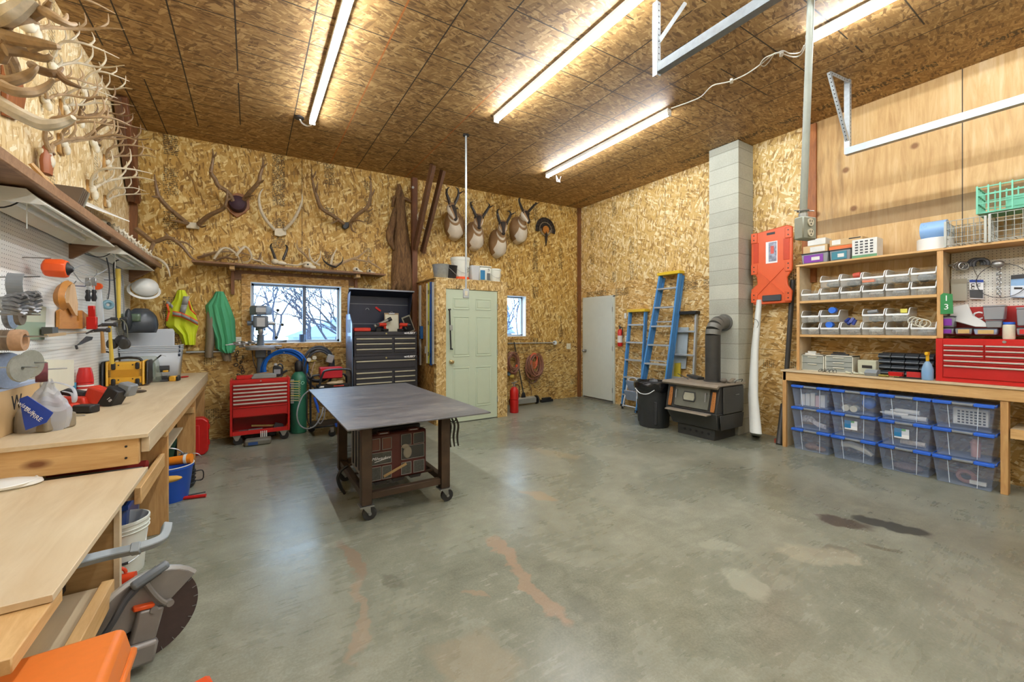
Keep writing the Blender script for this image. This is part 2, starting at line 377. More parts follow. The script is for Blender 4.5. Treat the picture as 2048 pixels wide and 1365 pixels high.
def m_concrete():
    t = NT('sealed_concrete'); v = t.coord(); s = t.sep(v)
    n1 = t.noise(v, 0.8, 6, 0.62, 0.6); n2 = t.noise(v, 7, 5, 0.7, 0.5); n3 = t.noise(v, 90, 2, 0.6)
    sw = t.noise(t.mapping(v, rot=(0, 0, 0.5), scale=(1.2, 9, 1)), 2.2, 5, 0.7, 0.8)
    f = t.math('ADD', t.math('MULTIPLY', n1, 0.42), t.math('ADD', t.math('MULTIPLY', n2, 0.28), t.math('ADD', t.math('MULTIPLY', n3, 0.18), t.math('MULTIPLY', sw, 0.14))))
    col = t.ramp(f, [(0.33, srgb('5f6153')), (0.51, srgb('858777')), (0.69, srgb('a9aa9a'))])
    w2 = t.mix(0.35, v, t.noise(v, 3.0, 4, 0.6, col=True), 'ADD')
    def blob(px, py, rx, ry, ang, c, k, e0=0.75, e1=1.0):
        nonlocal col
        m = t.new('Mapping'); m.vector_type = 'TEXTURE'; t.put(m.inputs[0], w2)
        m.inputs['Location'].default_value = (px + 0.175, py + 0.175, 0); m.inputs['Rotation'].default_value = (0, 0, ang); m.inputs['Scale'].default_value = (rx, ry, 9)
        mm = t.new('VectorMath', operation='LENGTH'); t.put(mm.inputs[0], t.mapping(m.outputs[0], scale=(1, 1, 0)))
        col = t.mix(t.math('MULTIPLY', t.ramp(mm.outputs['Value'], [(e0, (1,1,1)), (e1, (0,0,0))]), k), col, srgb(c))
    for px, py, rx, ry, an, c, k in STAINS: blob(px, py, rx, ry, an, c, k)
    sp = t.vor(v, 34); col = t.mix(t.math('MULTIPLY', t.math('LESS_THAN', sp, 0.05), 0.5), col, srgb('c9c9bc'))
    rough = t.ramp(t.math('ADD', t.math('MULTIPLY', n1, 0.8), t.math('MULTIPLY', sw, 0.2)), [(0.35, (0.2,)*3), (0.7, (0.4,)*3)])
    t.set(col, rough, spec=0.5); t.bump(n3, 0.1, 0.002); return t.m
STAINS = []
def stain(u0, v0, u1, v1, width, c, k):   # an elongated mark on the slab from one spot to another
    a, b = G(u0, v0), G(u1, v1); d = b - a; m = (a + b)/2
    STAINS.append((m.x, m.y, d.length/2 + width, width, math.atan2(d.y, d.x), c, k))
stain(1655, 1038, 1705, 1048, .12, '4c4238', .9); stain(1735, 1040, 1815, 1062, .11, '3c3c36', .9); stain(1640, 1105, 1680, 1100, .07, '5f564a', .5)
stain(1745, 1092, 1790, 1102, .04, '56503f', .6); stain(1475, 1150, 1510, 1195, .10, '9fa18f', .7); stain(1405, 1085, 1450, 1090, .10, 'a9aa98', .5)
stain(1600, 1110, 1680, 1110, .1, 'b0ab95', .45); stain(700, 1160, 728, 1340, .035, '9a8a75', .7); stain(690, 1085, 702, 1160, .05, '84705c', .7)
stain(985, 1080, 1025, 1130, .05, 'a58a72', .6); stain(1025, 1130, 1130, 1240, .05, 'a58a72', .55); stain(1050, 985, 1110, 1000, .07, 'a58f6e', .6)
stain(1080, 900, 1140, 915, .12, 'a79a7c', .4); stain(770, 1160, 800, 1170, .05, '5c5b4d', .5); stain(930, 1180, 960, 1195, .03, 'a08a72', .5)
stain(560, 1050, 720, 1060, .12, '6d7468', .3); stain(900, 1300, 1000, 1320, .14, '9d9078', .4); stain(1155, 1210, 1175, 1230, .06, '6f7165', .5)
CONC = m_concrete()
def wall_with_holes(x0, x1, z0, ztop, holes, y0, y1):
    mb = MB(); xs = sorted(set([x0, x1] + [h[0] for h in holes] + [h[1] for h in holes])); zs = sorted(set([z0] + [h[2] for h in holes] + [h[3] for h in holes]))
    for i in range(len(xs)-1):
        a, b = xs[i], xs[i+1]
        for j in range(len(zs)):
            c = zs[j]; top = j == len(zs)-1
            if not top:
                d = zs[j+1]; m, n = (a+b)/2, (c+d)/2
                if any(h[0] < m < h[1] and h[2] < n < h[3] for h in holes): continue
                mb.box(a, b, y0, y1, c, d)
            else:
                if any(h[0] < (a+b)/2 < h[1] and h[3] > c+.001 for h in holes): continue
                mb.hexa([(a,y0,c),(b,y0,c),(b,y1,c),(a,y1,c)], [(a,y0,ceil_z(a)),(b,y0,ceil_z(b)),(b,y1,ceil_z(b)),(a,y1,ceil_z(a))])
    return mb
WIN1 = (0.0, 1.145, 1.225, 2.06); WIN2 = (3.42, 4.49, 1.28, 2.06)
WT = 0.16
o = struct('floor', MB().box(XL-.3, XR+.3, YF-.3, YB+.3, -0.15, 0), CONC)
o = struct('ceiling', MB().hexa([(XL-.2,YF-.2,ceil_z(XL-.2)),(XR+.2,YF-.2,ceil_z(XR+.2)),(XR+.2,YB+.2,ceil_z(XR+.2)),(XL-.2,YB+.2,ceil_z(XL-.2))],
     [(XL-.2,YF-.2,4.3),(XR+.2,YF-.2,4.3),(XR+.2,YB+.2,4.3),(XL-.2,YB+.2,4.3)]), OSB_CEIL)
struct('wall_back', wall_with_holes(XL-.1, XR+.1, 0, 0, [WIN1, WIN2], YB, YB+WT), OSB_BACK)
lo = MB(); lo.box(-1.2, 5.86, YB-.006, YB+.002, 0, 1.13); struct('wall_back_lower', lo, OSB_LOW)
struct('wall_left', MB().box(XL-.15, XL, YF, YB+.1, 0, 3.84), OSB_LEFT)
mb = MB(); mb.box(XR, XR+.15, 2.37, YB+.1, 2.32, 4.0); struct('wall_right', mb, OSB_RIGHT)
mb = MB(); mb.box(XR, XR+.15, 2.37, YB+.1, 0, 2.32); struct('wall_right_lower', mb, OSB_RLOW)
mb = MB(); mb.box(XR, XR+.15, YF, 2.37, 2.02, 4.0); struct('wall_right_plywood', mb, PLYW)
mb = MB(); mb.box(XR, XR+.15, YF, 2.37, 0, 2.02); struct('wall_right_bench', mb, OSB_RLOW)
GD = mat('garage_door_white', 'dcdcd6', 0.5, vary=0.04)
mb = MB(); mb.box(XL-.1, XR+.1, YF-.15, YF, 0, 4.0); struct('wall_front', mb, OSB_BOX)
for k, (x0, x1) in enumerate(((-0.7, 2.1), (2.6, 5.4))):
    d = thing('garage_door', ('left' if k == 0 else 'right') + ' sectional garage door behind the camera', 'garage door'); d['kind'] = 'structure'; d.name = 'door_%d' % (k+3)
    for j in range(4): obj('panel', MB().box(x0, x1, YF+.005, YF+.05, .02+j*.62, .02+j*.62+.605), GD, d, bev=.006)
# corner timbers and seams
mb = MB(); mb.box(XR-.07, XR, YB-.055, YB-.007, 0, ceil_z(XR-.1)+.005); struct('trim_1', mb, BROWNZ)
mb = MB(); mb.box(XL, XL+.07, YB-.06, YB-.007, 2.16, 3.81); struct('trim_2', mb, BROWNZ)
mb = MB(); mb.box(XR-.03, XR, 2.22, 2.37, 2.0, 3.955); struct('trim_3', mb, m_wood('red_brown_post', 'a8662f', '74401a', (22, 22, 3), knots=False))
mb = MB(); mb.hexa([(XL+.07,YB-.05,3.765),(XR-.07,YB-.05,3.915),(XR-.07,YB-.001,3.915),(XL+.07,YB-.001,3.765)], [(XL+.07,YB-.05,3.812),(XR-.07,YB-.05,3.962),(XR-.07,YB-.001,3.962),(XL+.07,YB-.001,3.812)]); 
# door in the right wall
DW = mat('door_cream_paint', 'c8cdc2', 0.45, vary=0.03)
d = bpy.data.objects.new('door_1', None); COL.objects.link(d); d['kind'] = 'structure'
y0, y1, zt = 5.52, 6.40, 2.045
obj('door_leaf', MB().box(XR-.045, XR-.01, y0+.03, y1-.03, .045, zt), DW, d, bev=.003)
fr = MB(); fr.box(XR-.03, XR, y0, y0+.03, 0, zt+.02).box(XR-.03, XR, y1-.03, y1, 0, zt+.02).box(XR-.03, XR, y0, y1, zt, zt+.03); obj('door_frame', fr, DW, d)
obj('door_sill', MB().box(XR-.06, XR, y0+.02, y1-.02, 0, .03), STEEL, d)
h = obj('door_handle', MB().lathe([(.032,0),(.032,.01),(.012,.015),(.012,.04),(.028,.05),(.03,.07),(.02,.085)], (XR-.05, y1-.11, .98), 16, 'x', sx=1, sy=1), STEEL, d)
h.data.transform(Matrix.Translation((2*(XR-.05), 0, 0)) @ Matrix.Scale(-1, 4, (1,0,0)))
for z in (.25, 1.05, 1.8): obj('hinge', MB().cyl((XR-.05, y0+.03, z-.045), (XR-.05, y0+.03, z+.045), .008, n=8), STEEL, d)
# windows
def window(name, W, frames_x, ):
    x0, x1, z0, z1 = W; r = bpy.data.objects.new(name, None); COL.objects.link(r); r['kind'] = 'structure'
    wm = mat('white_vinyl', 'e4e4e0', .4, vary=.03)
    rv = MB(); t = .012
    rv.box(x0, x0+t, YB-.012, YB+WT, z0, z1).box(x1-t, x1, YB-.012, YB+WT, z0, z1).box(x0+t, x1-t, YB-.012, YB+WT, z1-t, z1).box(x0+t, x1-t, YB-.012, YB+WT, z0, z0+t)
    obj('window_reveal', rv, wm, r)
    f = MB(); yy = YB+.10; w_ = .03
    f.box(x0+t, x0+t+w_, yy, yy+.05, z0+t, z1-t).box(x1-t-w_, x1-t, yy, yy+.05, z0+t, z1-t).box(x0+t, x1-t, yy, yy+.05, z1-t-w_, z1-t).box(x0+t, x1-t, yy, yy+.05, z0+t, z0+t+w_)
    obj('window_frame', f, mat('grey_vinyl', '9fa5ad', .4, vary=.03), r)
    for xx in frames_x: obj('mullion', MB().box(xx-.022, xx+.022, yy-.01, yy+.05, z0+t, z1-t), mat('grey_vinyl_dark', '5f6a7c', .4), r)
    g = NT('glass_'+name); g.set((1,1,1,1), .02, alpha=0.06); obj('pane', MB().box(x0+t, x1-t, yy+.02, yy+.024, z0+t, z1-t), g.m, r)
    return r
window('window_1', WIN1, [0.66]); window('window_2', WIN2, [])
tr = MB()
def osbframe(W, wd): 
    x0, x1, z0, z1 = W; m = MB(); y = YB-.018
    m.box(x0-wd, x0, y, YB-.007, z0-wd*.6, z1+wd).box(x1, x1+wd, y, YB-.007, z0-wd*.6, z1+wd).box(x0, x1, y, YB-.007, z1, z1+wd).box(x0, x1, y, YB-.007, z0-wd*.6, z0); return m
OSBT = m_osb('strand_board_trim', 'xz', '8a6430', 'c49853', 'dfc28c', vertical=False)
struct('trim_4', osbframe(WIN1, .10), OSBT); struct('trim_5', osbframe((3.55, 4.49, 1.28, 2.06), .09), OSBT)
# lower slab cracks
def crack(name, pts, wd=.006):
    mb = MB(); p = [G(u, v) for u, v in pts]; r_ = random.Random(len(pts))
    q = []
    for i in range(len(p)-1):
        for k in range(8):
            a = p[i].lerp(p[i+1], k/8); q.append(a + Vector((r_.uniform(-.012,.012), r_.uniform(-.012,.012), 0)))
    for i in range(len(q)-1):
        d = (q[i+1]-q[i]); n = Vector((-d.y, d.x, 0)).normalized()*wd/2*r_.uniform(.5, 1.3)
        mb.add([q[i]-n, q[i]+n, q[i+1]+n, q[i+1]-n], [(0,1,2,3)])
    for v_ in mb.v: v_.z = .0008
    return struct(name, mb, mat('crack_dirt', '3c3a32', .8))
crack('trim_crack', [(395, 962), (440, 942), (560, 915), (640, 905), (690, 900)]); crack('trim_crack', [(905, 878), (1000, 857), (1060, 850), (1120, 835), (1150, 828), (1265, 826)])
# outside: ground and far things
t = NT('snowy_ground'); t.set(t.ramp(t.noise(t.coord(), .8, 4), [(.4, srgb('8a98a8')), (.6, srgb('d8e2ee'))]), .9)
struct('ground_outside', MB().box(-30, 40, YB+.4, 60, -.6, -.3), t.m)
# ---------------------------------------------------------------- ceiling lights
TUBE = m_emit('lit_tube', 'f6fbff', TUBE_POWER)
def strip_light(x, ya, yb, label, group='ceiling strip lights'):
    t = thing('strip_light', label, 'ceiling light', (x, ya, ceil_z(x)), 0, group)
    n = yb - ya
    obj('lamp_housing', MB().box(-.036, .036, 0, n, -.045, -.001), WHITE, t, bev=.006)
    obj('lamp_tube', MB().cyl((0, .02, -.062), (0, n-.02, -.062), .017, n=12), TUBE, t)
    for a_ in (0, n-.015): obj('end_cap', MB().box(-.03, .03, a_, a_+.015, -.08, -.045), WHITE, t)
    return t
strip_light(.60, 2.8, 5.21, 'leftmost long ceiling strip light, ending above the antler wall')
strip_light(.60, .2, 2.7, 'ceiling strip light over the near end of the left workbench')
strip_light(2.40, 1.65, 4.10, 'middle long ceiling strip light above the steel table')
strip_light(2.40, -.9, 1.55, 'ceiling strip light straight above the open floor')
strip_light(4.01, 2.95, 5.23, 'far right ceiling strip light joined to a drooping white cord')
strip_light(4.01, -.9, 1.59, 'near right ceiling strip light past the hanging pipe')
for x in (.6, 2.4): strip_light(x, -2.9, -1.0, 'ceiling strip light behind the camera' + (' on the left' if x < 1 else ' on the right'))
# ================================================================= LEFT SIDE: benches, shelf, pegboard
BENZ, BENX = 0.87, -0.455; NEARZ = 0.695
t = thing('workbench', 'long pale plywood workbench running along the left wall to the far corner', 'workbench', (0,0,0))
obj('worktop', MB().box(XL+.003, BENX, 2.86, YB-.01, BENZ-.022, BENZ), PLYT, t, bev=.002)
obj('end_board', MB().box(XL+.003, BENX-.04, 2.875, 2.915, BENZ-.16, BENZ-.022), LUM, t, bev=.003)
obj('screw_head', MB().cyl((BENX-.09, 2.872, BENZ-.06), (BENX-.09, 2.878, BENZ-.06), .006, n=8), BLACK, t); obj('screw_head', MB().cyl((BENX-.09, 2.872, BENZ-.12), (BENX-.09, 2.878, BENZ-.12), .006, n=8), BLACK, t)
obj('front_rail', MB().box(BENX-.04, BENX-.003, 2.915, YB-.01, BENZ-.11, BENZ-.022), PLYT, t, bev=.003)
obj('front_rail_cap', MB().box(BENX-.038, BENX-.012, 3.5, YB-.02, BENZ-.16, BENZ-.112), LUMY, t)
for y, wd in ((3.70, .14), (5.38, .14), (6.4, .12)):
    obj('leg', MB().box(BENX-.04-wd, BENX-.03, y, y+.04, 0, BENZ-.022), LUMZ, t, bev=.003)
    obj('leg', MB().box(XL+.02, XL+.13, y, y+.04, 0, BENZ-.022), LUMZ, t, bev=.003)
    obj('shelf_bearer', MB().box(XL+.02, BENX-.04, y+.041, y+.08, .40, .48), LUM, t)
obj('cleat', MB().box(BENX-.17, BENX-.04, 5.36, 5.38, .55, .61), LUM, t, bev=.002)
obj('lower_shelf', MB().box(XL+.02, BENX-.08, 3.0, 4.9, .485, .5), PLYT, t)
obj('shelf_edge', MB().box(BENX-.075, BENX-.045, 2.96, 3.69, .47, .56), LUMY, t, bev=.003)
t = thing('low_workbench', 'lower pale plywood workbench nearest the camera, stepped below the long bench', 'workbench', (0,0,0))
obj('worktop', MB().box(XL+.003, BENX, 1.62, 2.855, NEARZ-.022, NEARZ), PLYT, t, bev=.002)
obj('near_worktop', MB().box(XL+.003, BENX-.16, .2, 1.615, NEARZ-.02, NEARZ+.002), PLYT, t, bev=.002)
obj('front_rail', MB().box(BENX-.16, BENX-.003, 1.40, 1.70, NEARZ-.062, NEARZ-.024), LUMY, t, bev=.003)
obj('corner_block', MB().box(BENX-.17, BENX-.1, 1.42, 1.52, NEARZ-.09, NEARZ-.024), LUMZ, t, bev=.004)
obj('divider_panel', MB().box(XL+.02, BENX-.03, 2.36, 2.385, .3, NEARZ-.024), m_wood('plywood_panel_tan', 'a98a5c', '8a6a3e', (3,26,26), knots=False), t)
obj('divider_edge', MB().box(BENX-.03, BENX-.012, 2.355, 2.39, .28, NEARZ-.024), PLYT, t)
obj('leg', MB().box(BENX-.15, BENX-.012, 2.33, 2.37, 0, .3), LUMZ, t, bev=.003)
obj('leg', MB().box(BENX-.14, BENX-.05, 1.33, 1.37, 0, NEARZ-.024), LUMZ, t, bev=.003)
obj('lower_shelf', MB().box(XL+.02, BENX-.06, .6, 2.35, .335, .35), PLYT, t)
obj('shelf_edge', MB().box(BENX-.06, BENX-.02, 1.4, 2.32, .30, .385), LUMY, t, bev=.003)
# grey box-section handle sticking out from under the low bench
t = thing('vise_handle', 'grey bent square-tube bar sticking out from under the low bench', 'bar', (0,0,0))
mb = MB(); pts = [P(140, 1130, X=-.5), G(205, 1113, .6), G(272, 1098, .6), G(318, 1082, .6), G(330, 1068, .605), G(334, 1050, .62)]
mb.tube(wobble(pts, 4), .021, 4); obj('bent_bar', mb, mat('blue_grey_paint', '8e979c', .45), t, bev=.003)
obj('collar', MB().tube([G(262, 1100, .6), G(282, 1096, .6)], .026, 4), mat('blue_grey_paint', '8e979c', .45), t, bev=.003)
# long wall shelf
SHX = XL + .30
t = thing('wall_shelf', 'long brown wooden wall shelf over the pegboard on the left wall', 'shelf', (0,0,0))
obj('shelf_board', MB().box(XL+.003, SHX-.022, .8, 6.44, 2.165, 2.19), BROWNX, t, bev=.002)
obj('front_lip', MB().box(SHX-.02, SHX, .8, 6.44, 2.15, 2.205), m_wood('worn_brown_edge', 'a58061', '7d5c40', (3,22,22), knots=False), t, bev=.003)
for y in (1.5, 4.52, 6.38): obj('bracket', MB().prism([(XL+.003, 1.97), (XL+.03, 1.97), (SHX-.05, 2.14), (SHX-.05, 2.164), (XL+.003, 2.164)], y, y+.03), BROWNX, t)
# pegboard
def m_peg(name, axes, c):
    t = NT(name); v = t.coord(); s = t.sep(v); a, b = s['XYZ'.index(axes[0])], s['XYZ'.index(axes[1])]
    def h(x): return t.math('SUBTRACT', t.math('FRACT', t.math('DIVIDE', x, 0.0254)), 0.5)
    d = t.math('SQRT', t.math('ADD', t.math('POWER', h(a), 2.0), t.math('POWER', h(b), 2.0)))
    f = t.math('LESS_THAN', d, 0.13); n = t.noise(v, 3, 4)
    col = t.mix(f, t.ramp(n, [(.3, srgb(c)), (.7, srgb('dfe0da'))]), srgb('3c3c42')); t.set(col, .4); return t.m
one('pegboard', MB().box(XL+.002, XL+.014, .9, 6.45, .9, 2.149), m_peg('white_pegboard', 'YZ', 'e6e7e4'), 'white perforated pegboard covering the left wall above the long bench', 'pegboard')
one('wall_shelf_block', MB().prism([(XL+.02, 2.21), (XL+.24, 2.21), (XL+.02, 2.40)], 6.3, 6.42), BROWNX, 'dark wooden wedge block at the far end of the left wall shelf', 'block')
# under-shelf fluorescent fixtures
def shop_light(y0, y1, label, x=XL+.16):
    t = thing('shop_light', label, 'shop light', (x, y0, 2.1), 0, 'white shop lights under the left shelf'); n = y1-y0
    wm = mat('fixture_white', 'ecebe0', .35, vary=.04)
    obj('reflector', MB().prism([(-.06,.045), (.06,.045), (.13,-.02), (.125,-.026), (.055,.036), (-.055,.036), (-.125,-.026), (-.13,-.02)], 0, n), wm, t)
    e = MB(); e.prism([(-.06,.05), (.06,.05), (.132,-.024), (-.132,-.024)], -.006, .002); obj('end_plate', e, wm, t)
    e = MB(); e.prism([(-.06,.05), (.06,.05), (.132,-.024), (-.132,-.024)], n-.002, n+.006); obj('end_plate', e, wm, t)
    for s in (-.04, .04): obj('tube_lamp', MB().cyl((s, .03, .012), (s, n-.03, .012), .013, n=10), mat('unlit_tube', 'dfe4e6', .25, vary=.02), t)
    obj('pull_cord', MB().cyl((.03, .1, .02), (.03, .1, -.14), .002, n=6), WHITE, t)
    mb = MB(); curve(mb, [(-.03, .1, .05), (.01, .08, .0), (-.05, .02, -.06), (-.12, -.15, -.05), (-.14, -.5, .01)], .004, 6); obj('power_cord', mb, BLACK, t)
    return t
shop_light(3.15, 4.45, 'near white twin-tube shop light under the left wall shelf'); shop_light(4.85, 6.05, 'far white twin-tube shop light under the left wall shelf')
# things on the wall shelf
CARD = mat('grey_laminate', '8b8878', .5); ZS = 2.192
t = thing('laminate_planks', 'bundle of grey laminate planks leaning on the left wall shelf', 'planks', (XL+.13, 4.0, ZS), 0)
for k in range(5): obj('plank', MB().cb((.02, -.16+k*.03, .10), .19, .011, .24, (-.75, 0, 0)), CARD if k == 4 else mat('dark_plank_edge', '5b4c3c', .6), t)
one('wood_lath', MB().beam((XL+.05, 3.75, 2.45), (XL+.22, 3.9, ZS+.01), .03, .015), LUM, 'short yellowish lath leaning on the shelf left of the laminate planks', 'lath')
one('white_board', MB().poly3([L(146, 402, .14), L(259, 444, .36), L(240, 436, .05), L(170, 404, .02)], (0,0,.008)), WHITE, 'thin white board lying across the left wall shelf and overhanging it', 'board')
BONE = mat('bleached_bone', 'd8cfb8', .6, vary=.12, scale=20)
t = thing('vertebra_chain', 'row of bleached bones lying along the far end of the left shelf', 'bones', (0,0,0))
for k in range(15):
    y = 4.62 + k*.095; x = SHX-.07 + (k % 3)*.012; r_ = .045 - k*.0008
    mb = MB(); mb.ring((x, y, ZS+.05), (0.3, 1, .2), r_*.75, r_*.33, 14, 6).ball((x-.01, y, ZS+.035), (r_*.7, .03, .034), 10, 6).tube([(x, y, ZS+.06), (x+.02, y+.02, ZS+.105)], [.014, .005], 6)
    obj('vertebra', mb, BONE, t)
t = thing('animal_skull', 'long bleached animal skull at the near end of the bone row on the left shelf', 'skull', (SHX-.1, 4.5, ZS))
mb = MB(); mb.loft([[Vector((math.cos(a)*r*.8, y, z+math.sin(a)*r)) for a in [2*PI*k/12 for k in range(12)]] for y, r, z in ((-.22,.015,.02), (-.16,.028,.03), (-.05,.04,.045), (.03,.055,.06), (.08,.045,.06), (.1,.02,.055))]); obj('cranium', mb, BONE, t)
obj('eye_socket', MB().ball((.045, .0, .07), (.012, .02, .018)), mat('dark_hollow', '4a4030', .8), t)
# ---------------------------------------------------------------- antlers
ANT = mat('antler_tan', 'a48a68', .55, vary=.28, scale=26); ANTL = mat('antler_pale', 'c9bda4', .55, vary=.2, scale=26); ANTD = mat('antler_brown', '7d6244', .55, vary=.3, scale=26)
WPL = m_wood('plaque_wood', 'a2633a', '6f3c1f', (22,22,3), .35, knots=False)
def rack(name, label, loc, rz, sc, seed, am=ANT, plaque=None, spread=1.0, tines=4, cat='antlers', group=None, up=1.0):
    r_ = random.Random(seed); t = thing(name, label, cat, loc, rz, group)
    mb = MB(); mb.ball((0, .03*sc, .0), (.05*sc, .035*sc, .045*sc)).ball((0, .05*sc, -.05*sc), (.03*sc, .03*sc, .05*sc), 10, 6); obj('skull_cap', mb, BONE, t)
    if plaque == 'shield':
        obj('plaque', MB().prism([(-.1*sc,.13*sc), (0,.16*sc), (.1*sc,.13*sc), (.11*sc,-.04*sc), (.05*sc,-.15*sc), (0,-.19*sc), (-.05*sc,-.15*sc), (-.11*sc,-.04*sc)], -.002, .022), WPL, t, bev=.005)
    elif plaque: obj('plaque', MB().box(-.06*sc, .06*sc, 0, .02, -.1*sc, .08*sc), m_wood('pine_plaque', 'c49a5e', '9a7138', (22,22,3), knots=False), t, bev=.004)
    for s in (-1, 1):
        j = lambda a: r_.uniform(-a, a)*sc
        bp = [Vector((s*.03, .04, .02)), Vector((s*.09*spread, .06, .10*up)), Vector((s*.16*spread, .13, .19*up)), Vector((s*.19*spread, .25, .25*up)), Vector((s*.16*spread, .38, .27*up)), Vector((s*.10*spread, .49, .27*up))]
        bp = [p*sc + Vector((j(.015), j(.02), j(.02))) for p in bp]; bw = wobble(bp, 4)
        mb = MB(); mb.tube(bw, lerpr([.016*sc, .014*sc, .013*sc, .011*sc, .008*sc, .003*sc], len(bw)), 7)
        mb.ring(bp[0], bp[1]-bp[0], .017*sc, .006*sc, 10, 5)
        for q in range(tines):
            i = int((0.18 + .72*q/max(tines, 1))*(len(bw)-1)); b = bw[i]; ln = r_.uniform(.10, .22)*sc*(0.55 if q == 0 else 1)
            d = Vector((s*r_.uniform(-.25, .15), r_.uniform(.15, .6), 1.0)).normalized()
            mb.tube(wobble([b, b + d*ln*.5 + Vector((0, .02*sc, 0)), b + d*ln + Vector((0, -.015*sc, .01*sc))], 3), lerpr([.010*sc, .008*sc, .002], 7), 6)
        obj('antler', mb, am, t)
    return t
lw = [  # pixel of the skull, size, seed, antler tone, plaque, wording
 (53, 50, 1.35, 3, ANT, None, 'heavy deer antlers with white skull cap, topmost on the left wall'),
 (97, 132, 1.15, 4, ANTL, None, 'deer antlers with white skull cap below the topmost rack on the left wall'),
 (82, 199, 1.05, 5, ANT, None, 'deer antlers on a bare skull at mid height, above the leather covered mount'),
 (122, 215, 1.0, 6, ANTL, 'pine', 'slim deer antlers on a small pine board in the middle of the left wall'),
 (118, 287, 1.2, 7, ANT, 'pine', 'deer antlers with bright skull cap on a pine board over the laminate planks'),
 (180, 286, 1.1, 8, ANTD, None, 'dark deer antlers with skull cap left of the corner brace, upper one'),
 (208, 324, 1.05, 9, ANT, 'pine', 'deer antlers with white skull cap closest to the corner brace'),
 (176, 378, 1.2, 10, ANTL, 'pine', 'upright deer antlers on a pine board just above the white board'),
 (209, 402, .85, 11, ANTL, 'pine', 'smallest deer antlers on the left wall, lowest beside the corner brace'),
 (150, 236, 1.0, 12, ANTD, None, 'brown deer antlers between the pine board rack and the corner brace'),
 (160, 180, .9, 13, ANTL, None, 'thin pale deer antlers high on the left wall near the ceiling')]
for u, v, sc, sd, am, pl, lab in lw:
    rack('deer_antlers', lab, L(u, v, .0), -PI/2, sc*(.74 if u > 140 else .66), sd, am, pl, group='deer antlers on the left wall', up=.8, tines=4)
t = rack('deer_antlers', 'deer antlers on an orange-brown leather mount just above the left shelf', L(78, 306, .02), -PI/2, .95, 21, ANT, None, up=1.0, group='deer antlers on the left wall')
obj('leather_pad', MB().loft([[Vector((math.cos(a)*r*.9, .035+math.sin(a)*r*.5, z)) for a in [2*PI*q/14 for q in range(14)]] for r, z in ((.02,-.14), (.05,-.135), (.062,-.06), (.045,.03), (.02,.06))]), mat('orange_leather', '9c5c38', .5), t)
def antler(name, label, beams, am, fn, cat='antlers', group=None, extra=None, n=8):
    t = thing(name, label, cat, (0,0,0), 0, group)
    for bm_ in beams:
        mb = MB()
        for pts, r0, r1 in bm_:
            w_ = wobble([fn(*p) for p in pts], 4); g = 1.0 if fn is L else 1.3; r0 *= g; mb.tube(w_, lerpr([r0, (r0*.8+r1*.2), r1], len(w_)), n)
        obj('antler', mb, am, t)
    return t
t = antler('elk_antlers', 'large brown elk antlers in the upper left corner reaching over the ceiling edge', [
  [([(0,75,.30), (10,46,.38), (30,37,.42), (62,33,.45)], .026, .022), ([(62,33,.45), (84,22,.5), (103,31,.55), (120,41,.58), (139,49,.6), (152,48,.6)], .021, .006), ([(92,24,.52), (94,12,.52), (101,0,.55)], .014, .006), ([(126,42,.58), (132,36,.57), (134,28,.56)], .009, .004)],
  [([(0,61,.34), (22,75,.40), (51,82,.45), (82,88,.5), (108,92,.55), (118,95,.56)], .027, .008), ([(10,100,.38), (44,104,.42), (70,112,.46), (91,117,.5), (103,111,.52)], .022, .008), ([(60,100,.46), (85,94,.5), (108,93,.52)], .012, .005)]], ANT, L, group='big elk antlers on the left wall')
obj('skull_cap', MB().ball(L(54, 52, .1), (.04, .03, .035)), BONE, t)
t = antler('elk_antlers', 'grey-tipped elk antlers on a reddish plaque at the left picture edge', [
  [([(0,160,.34), (22,162,.38), (51,153,.42), (67,141,.45), (75,132,.46)], .022, .005), ([(0,118,.32), (14,96,.36), (23,82,.38)], .024, .006), ([(20,150,.1), (14,120,.2), (4,104,.3)], .018, .012)],
  [([(0,169,.40), (22,180,.44), (44,185,.47), (73,183,.5), (95,171,.53), (107,158,.55)], .021, .006), ([(36,160,.1), (30,130,.22), (12,96,.36)], .018, .02)]], ANT, L, group='big elk antlers on the left wall')
obj('plaque', MB().poly3([L(0, 128, .0), L(22, 130, .0), L(40, 190, 0), L(30, 240, 0), L(0, 230, 0)], (.03, 0, 0)), WPL, t, bev=.006)
t = antler('elk_antlers', 'thick curved grey elk antler sweeping across the left picture edge above the shelf', [
  [([(-10,200,.38), (20,218,.44), (44,231,.48), (82,248,.53), (111,249,.57), (135,242,.6), (147,235,.62)], .027, .010)],
  [([(-20,40,.3), (10,33,.40), (35,20,.44), (62,-4,.48)], .036, .026)]], ANTL, L, group='big elk antlers on the left wall')
t = antler('elk_antlers', 'brown elk antler with a short fork pointing at the thin pale deer antlers', [
  [([(64,130,.3), (76,139,.42), (103,147,.48), (117,149,.5), (132,163,.53), (150,171,.56), (163,176,.58)], .019, .005), ([(108,148,.49), (118,144,.48), (125,136,.46)], .012, .006)]], ANTD, L, group='big elk antlers on the left wall')
def Y6(u, v, off): return P(u, v, Y=6.15 - off)
antler('shed_antler', 'long brown shed antler resting on the far end of the left shelf', [
  [([(272,458,.0), (290,472,.02), (308,484,.05), (338,476,.08), (364,493,.1), (381,514,.1), (392,521,.1)], .022, .006), ([(330,477,.08), (334,470,.06), (329,465,.05)], .012, .005), ([(350,484,.1), (372,486,.1), (389,500,.1)], .010, .004), ([(308,484,.05), (302,500,.1), (298,514,.1)], .016, .012)]], ANTD, Y6, 'antler')
antler('shed_antler', 'pale curved shed antler drooping off the far end of the left shelf', [
  [([(303,513,.1), (318,519,.12), (330,528,.14), (337,540,.15), (340,554,.16)], .013, .005)]], ANTL, Y6, 'antler')
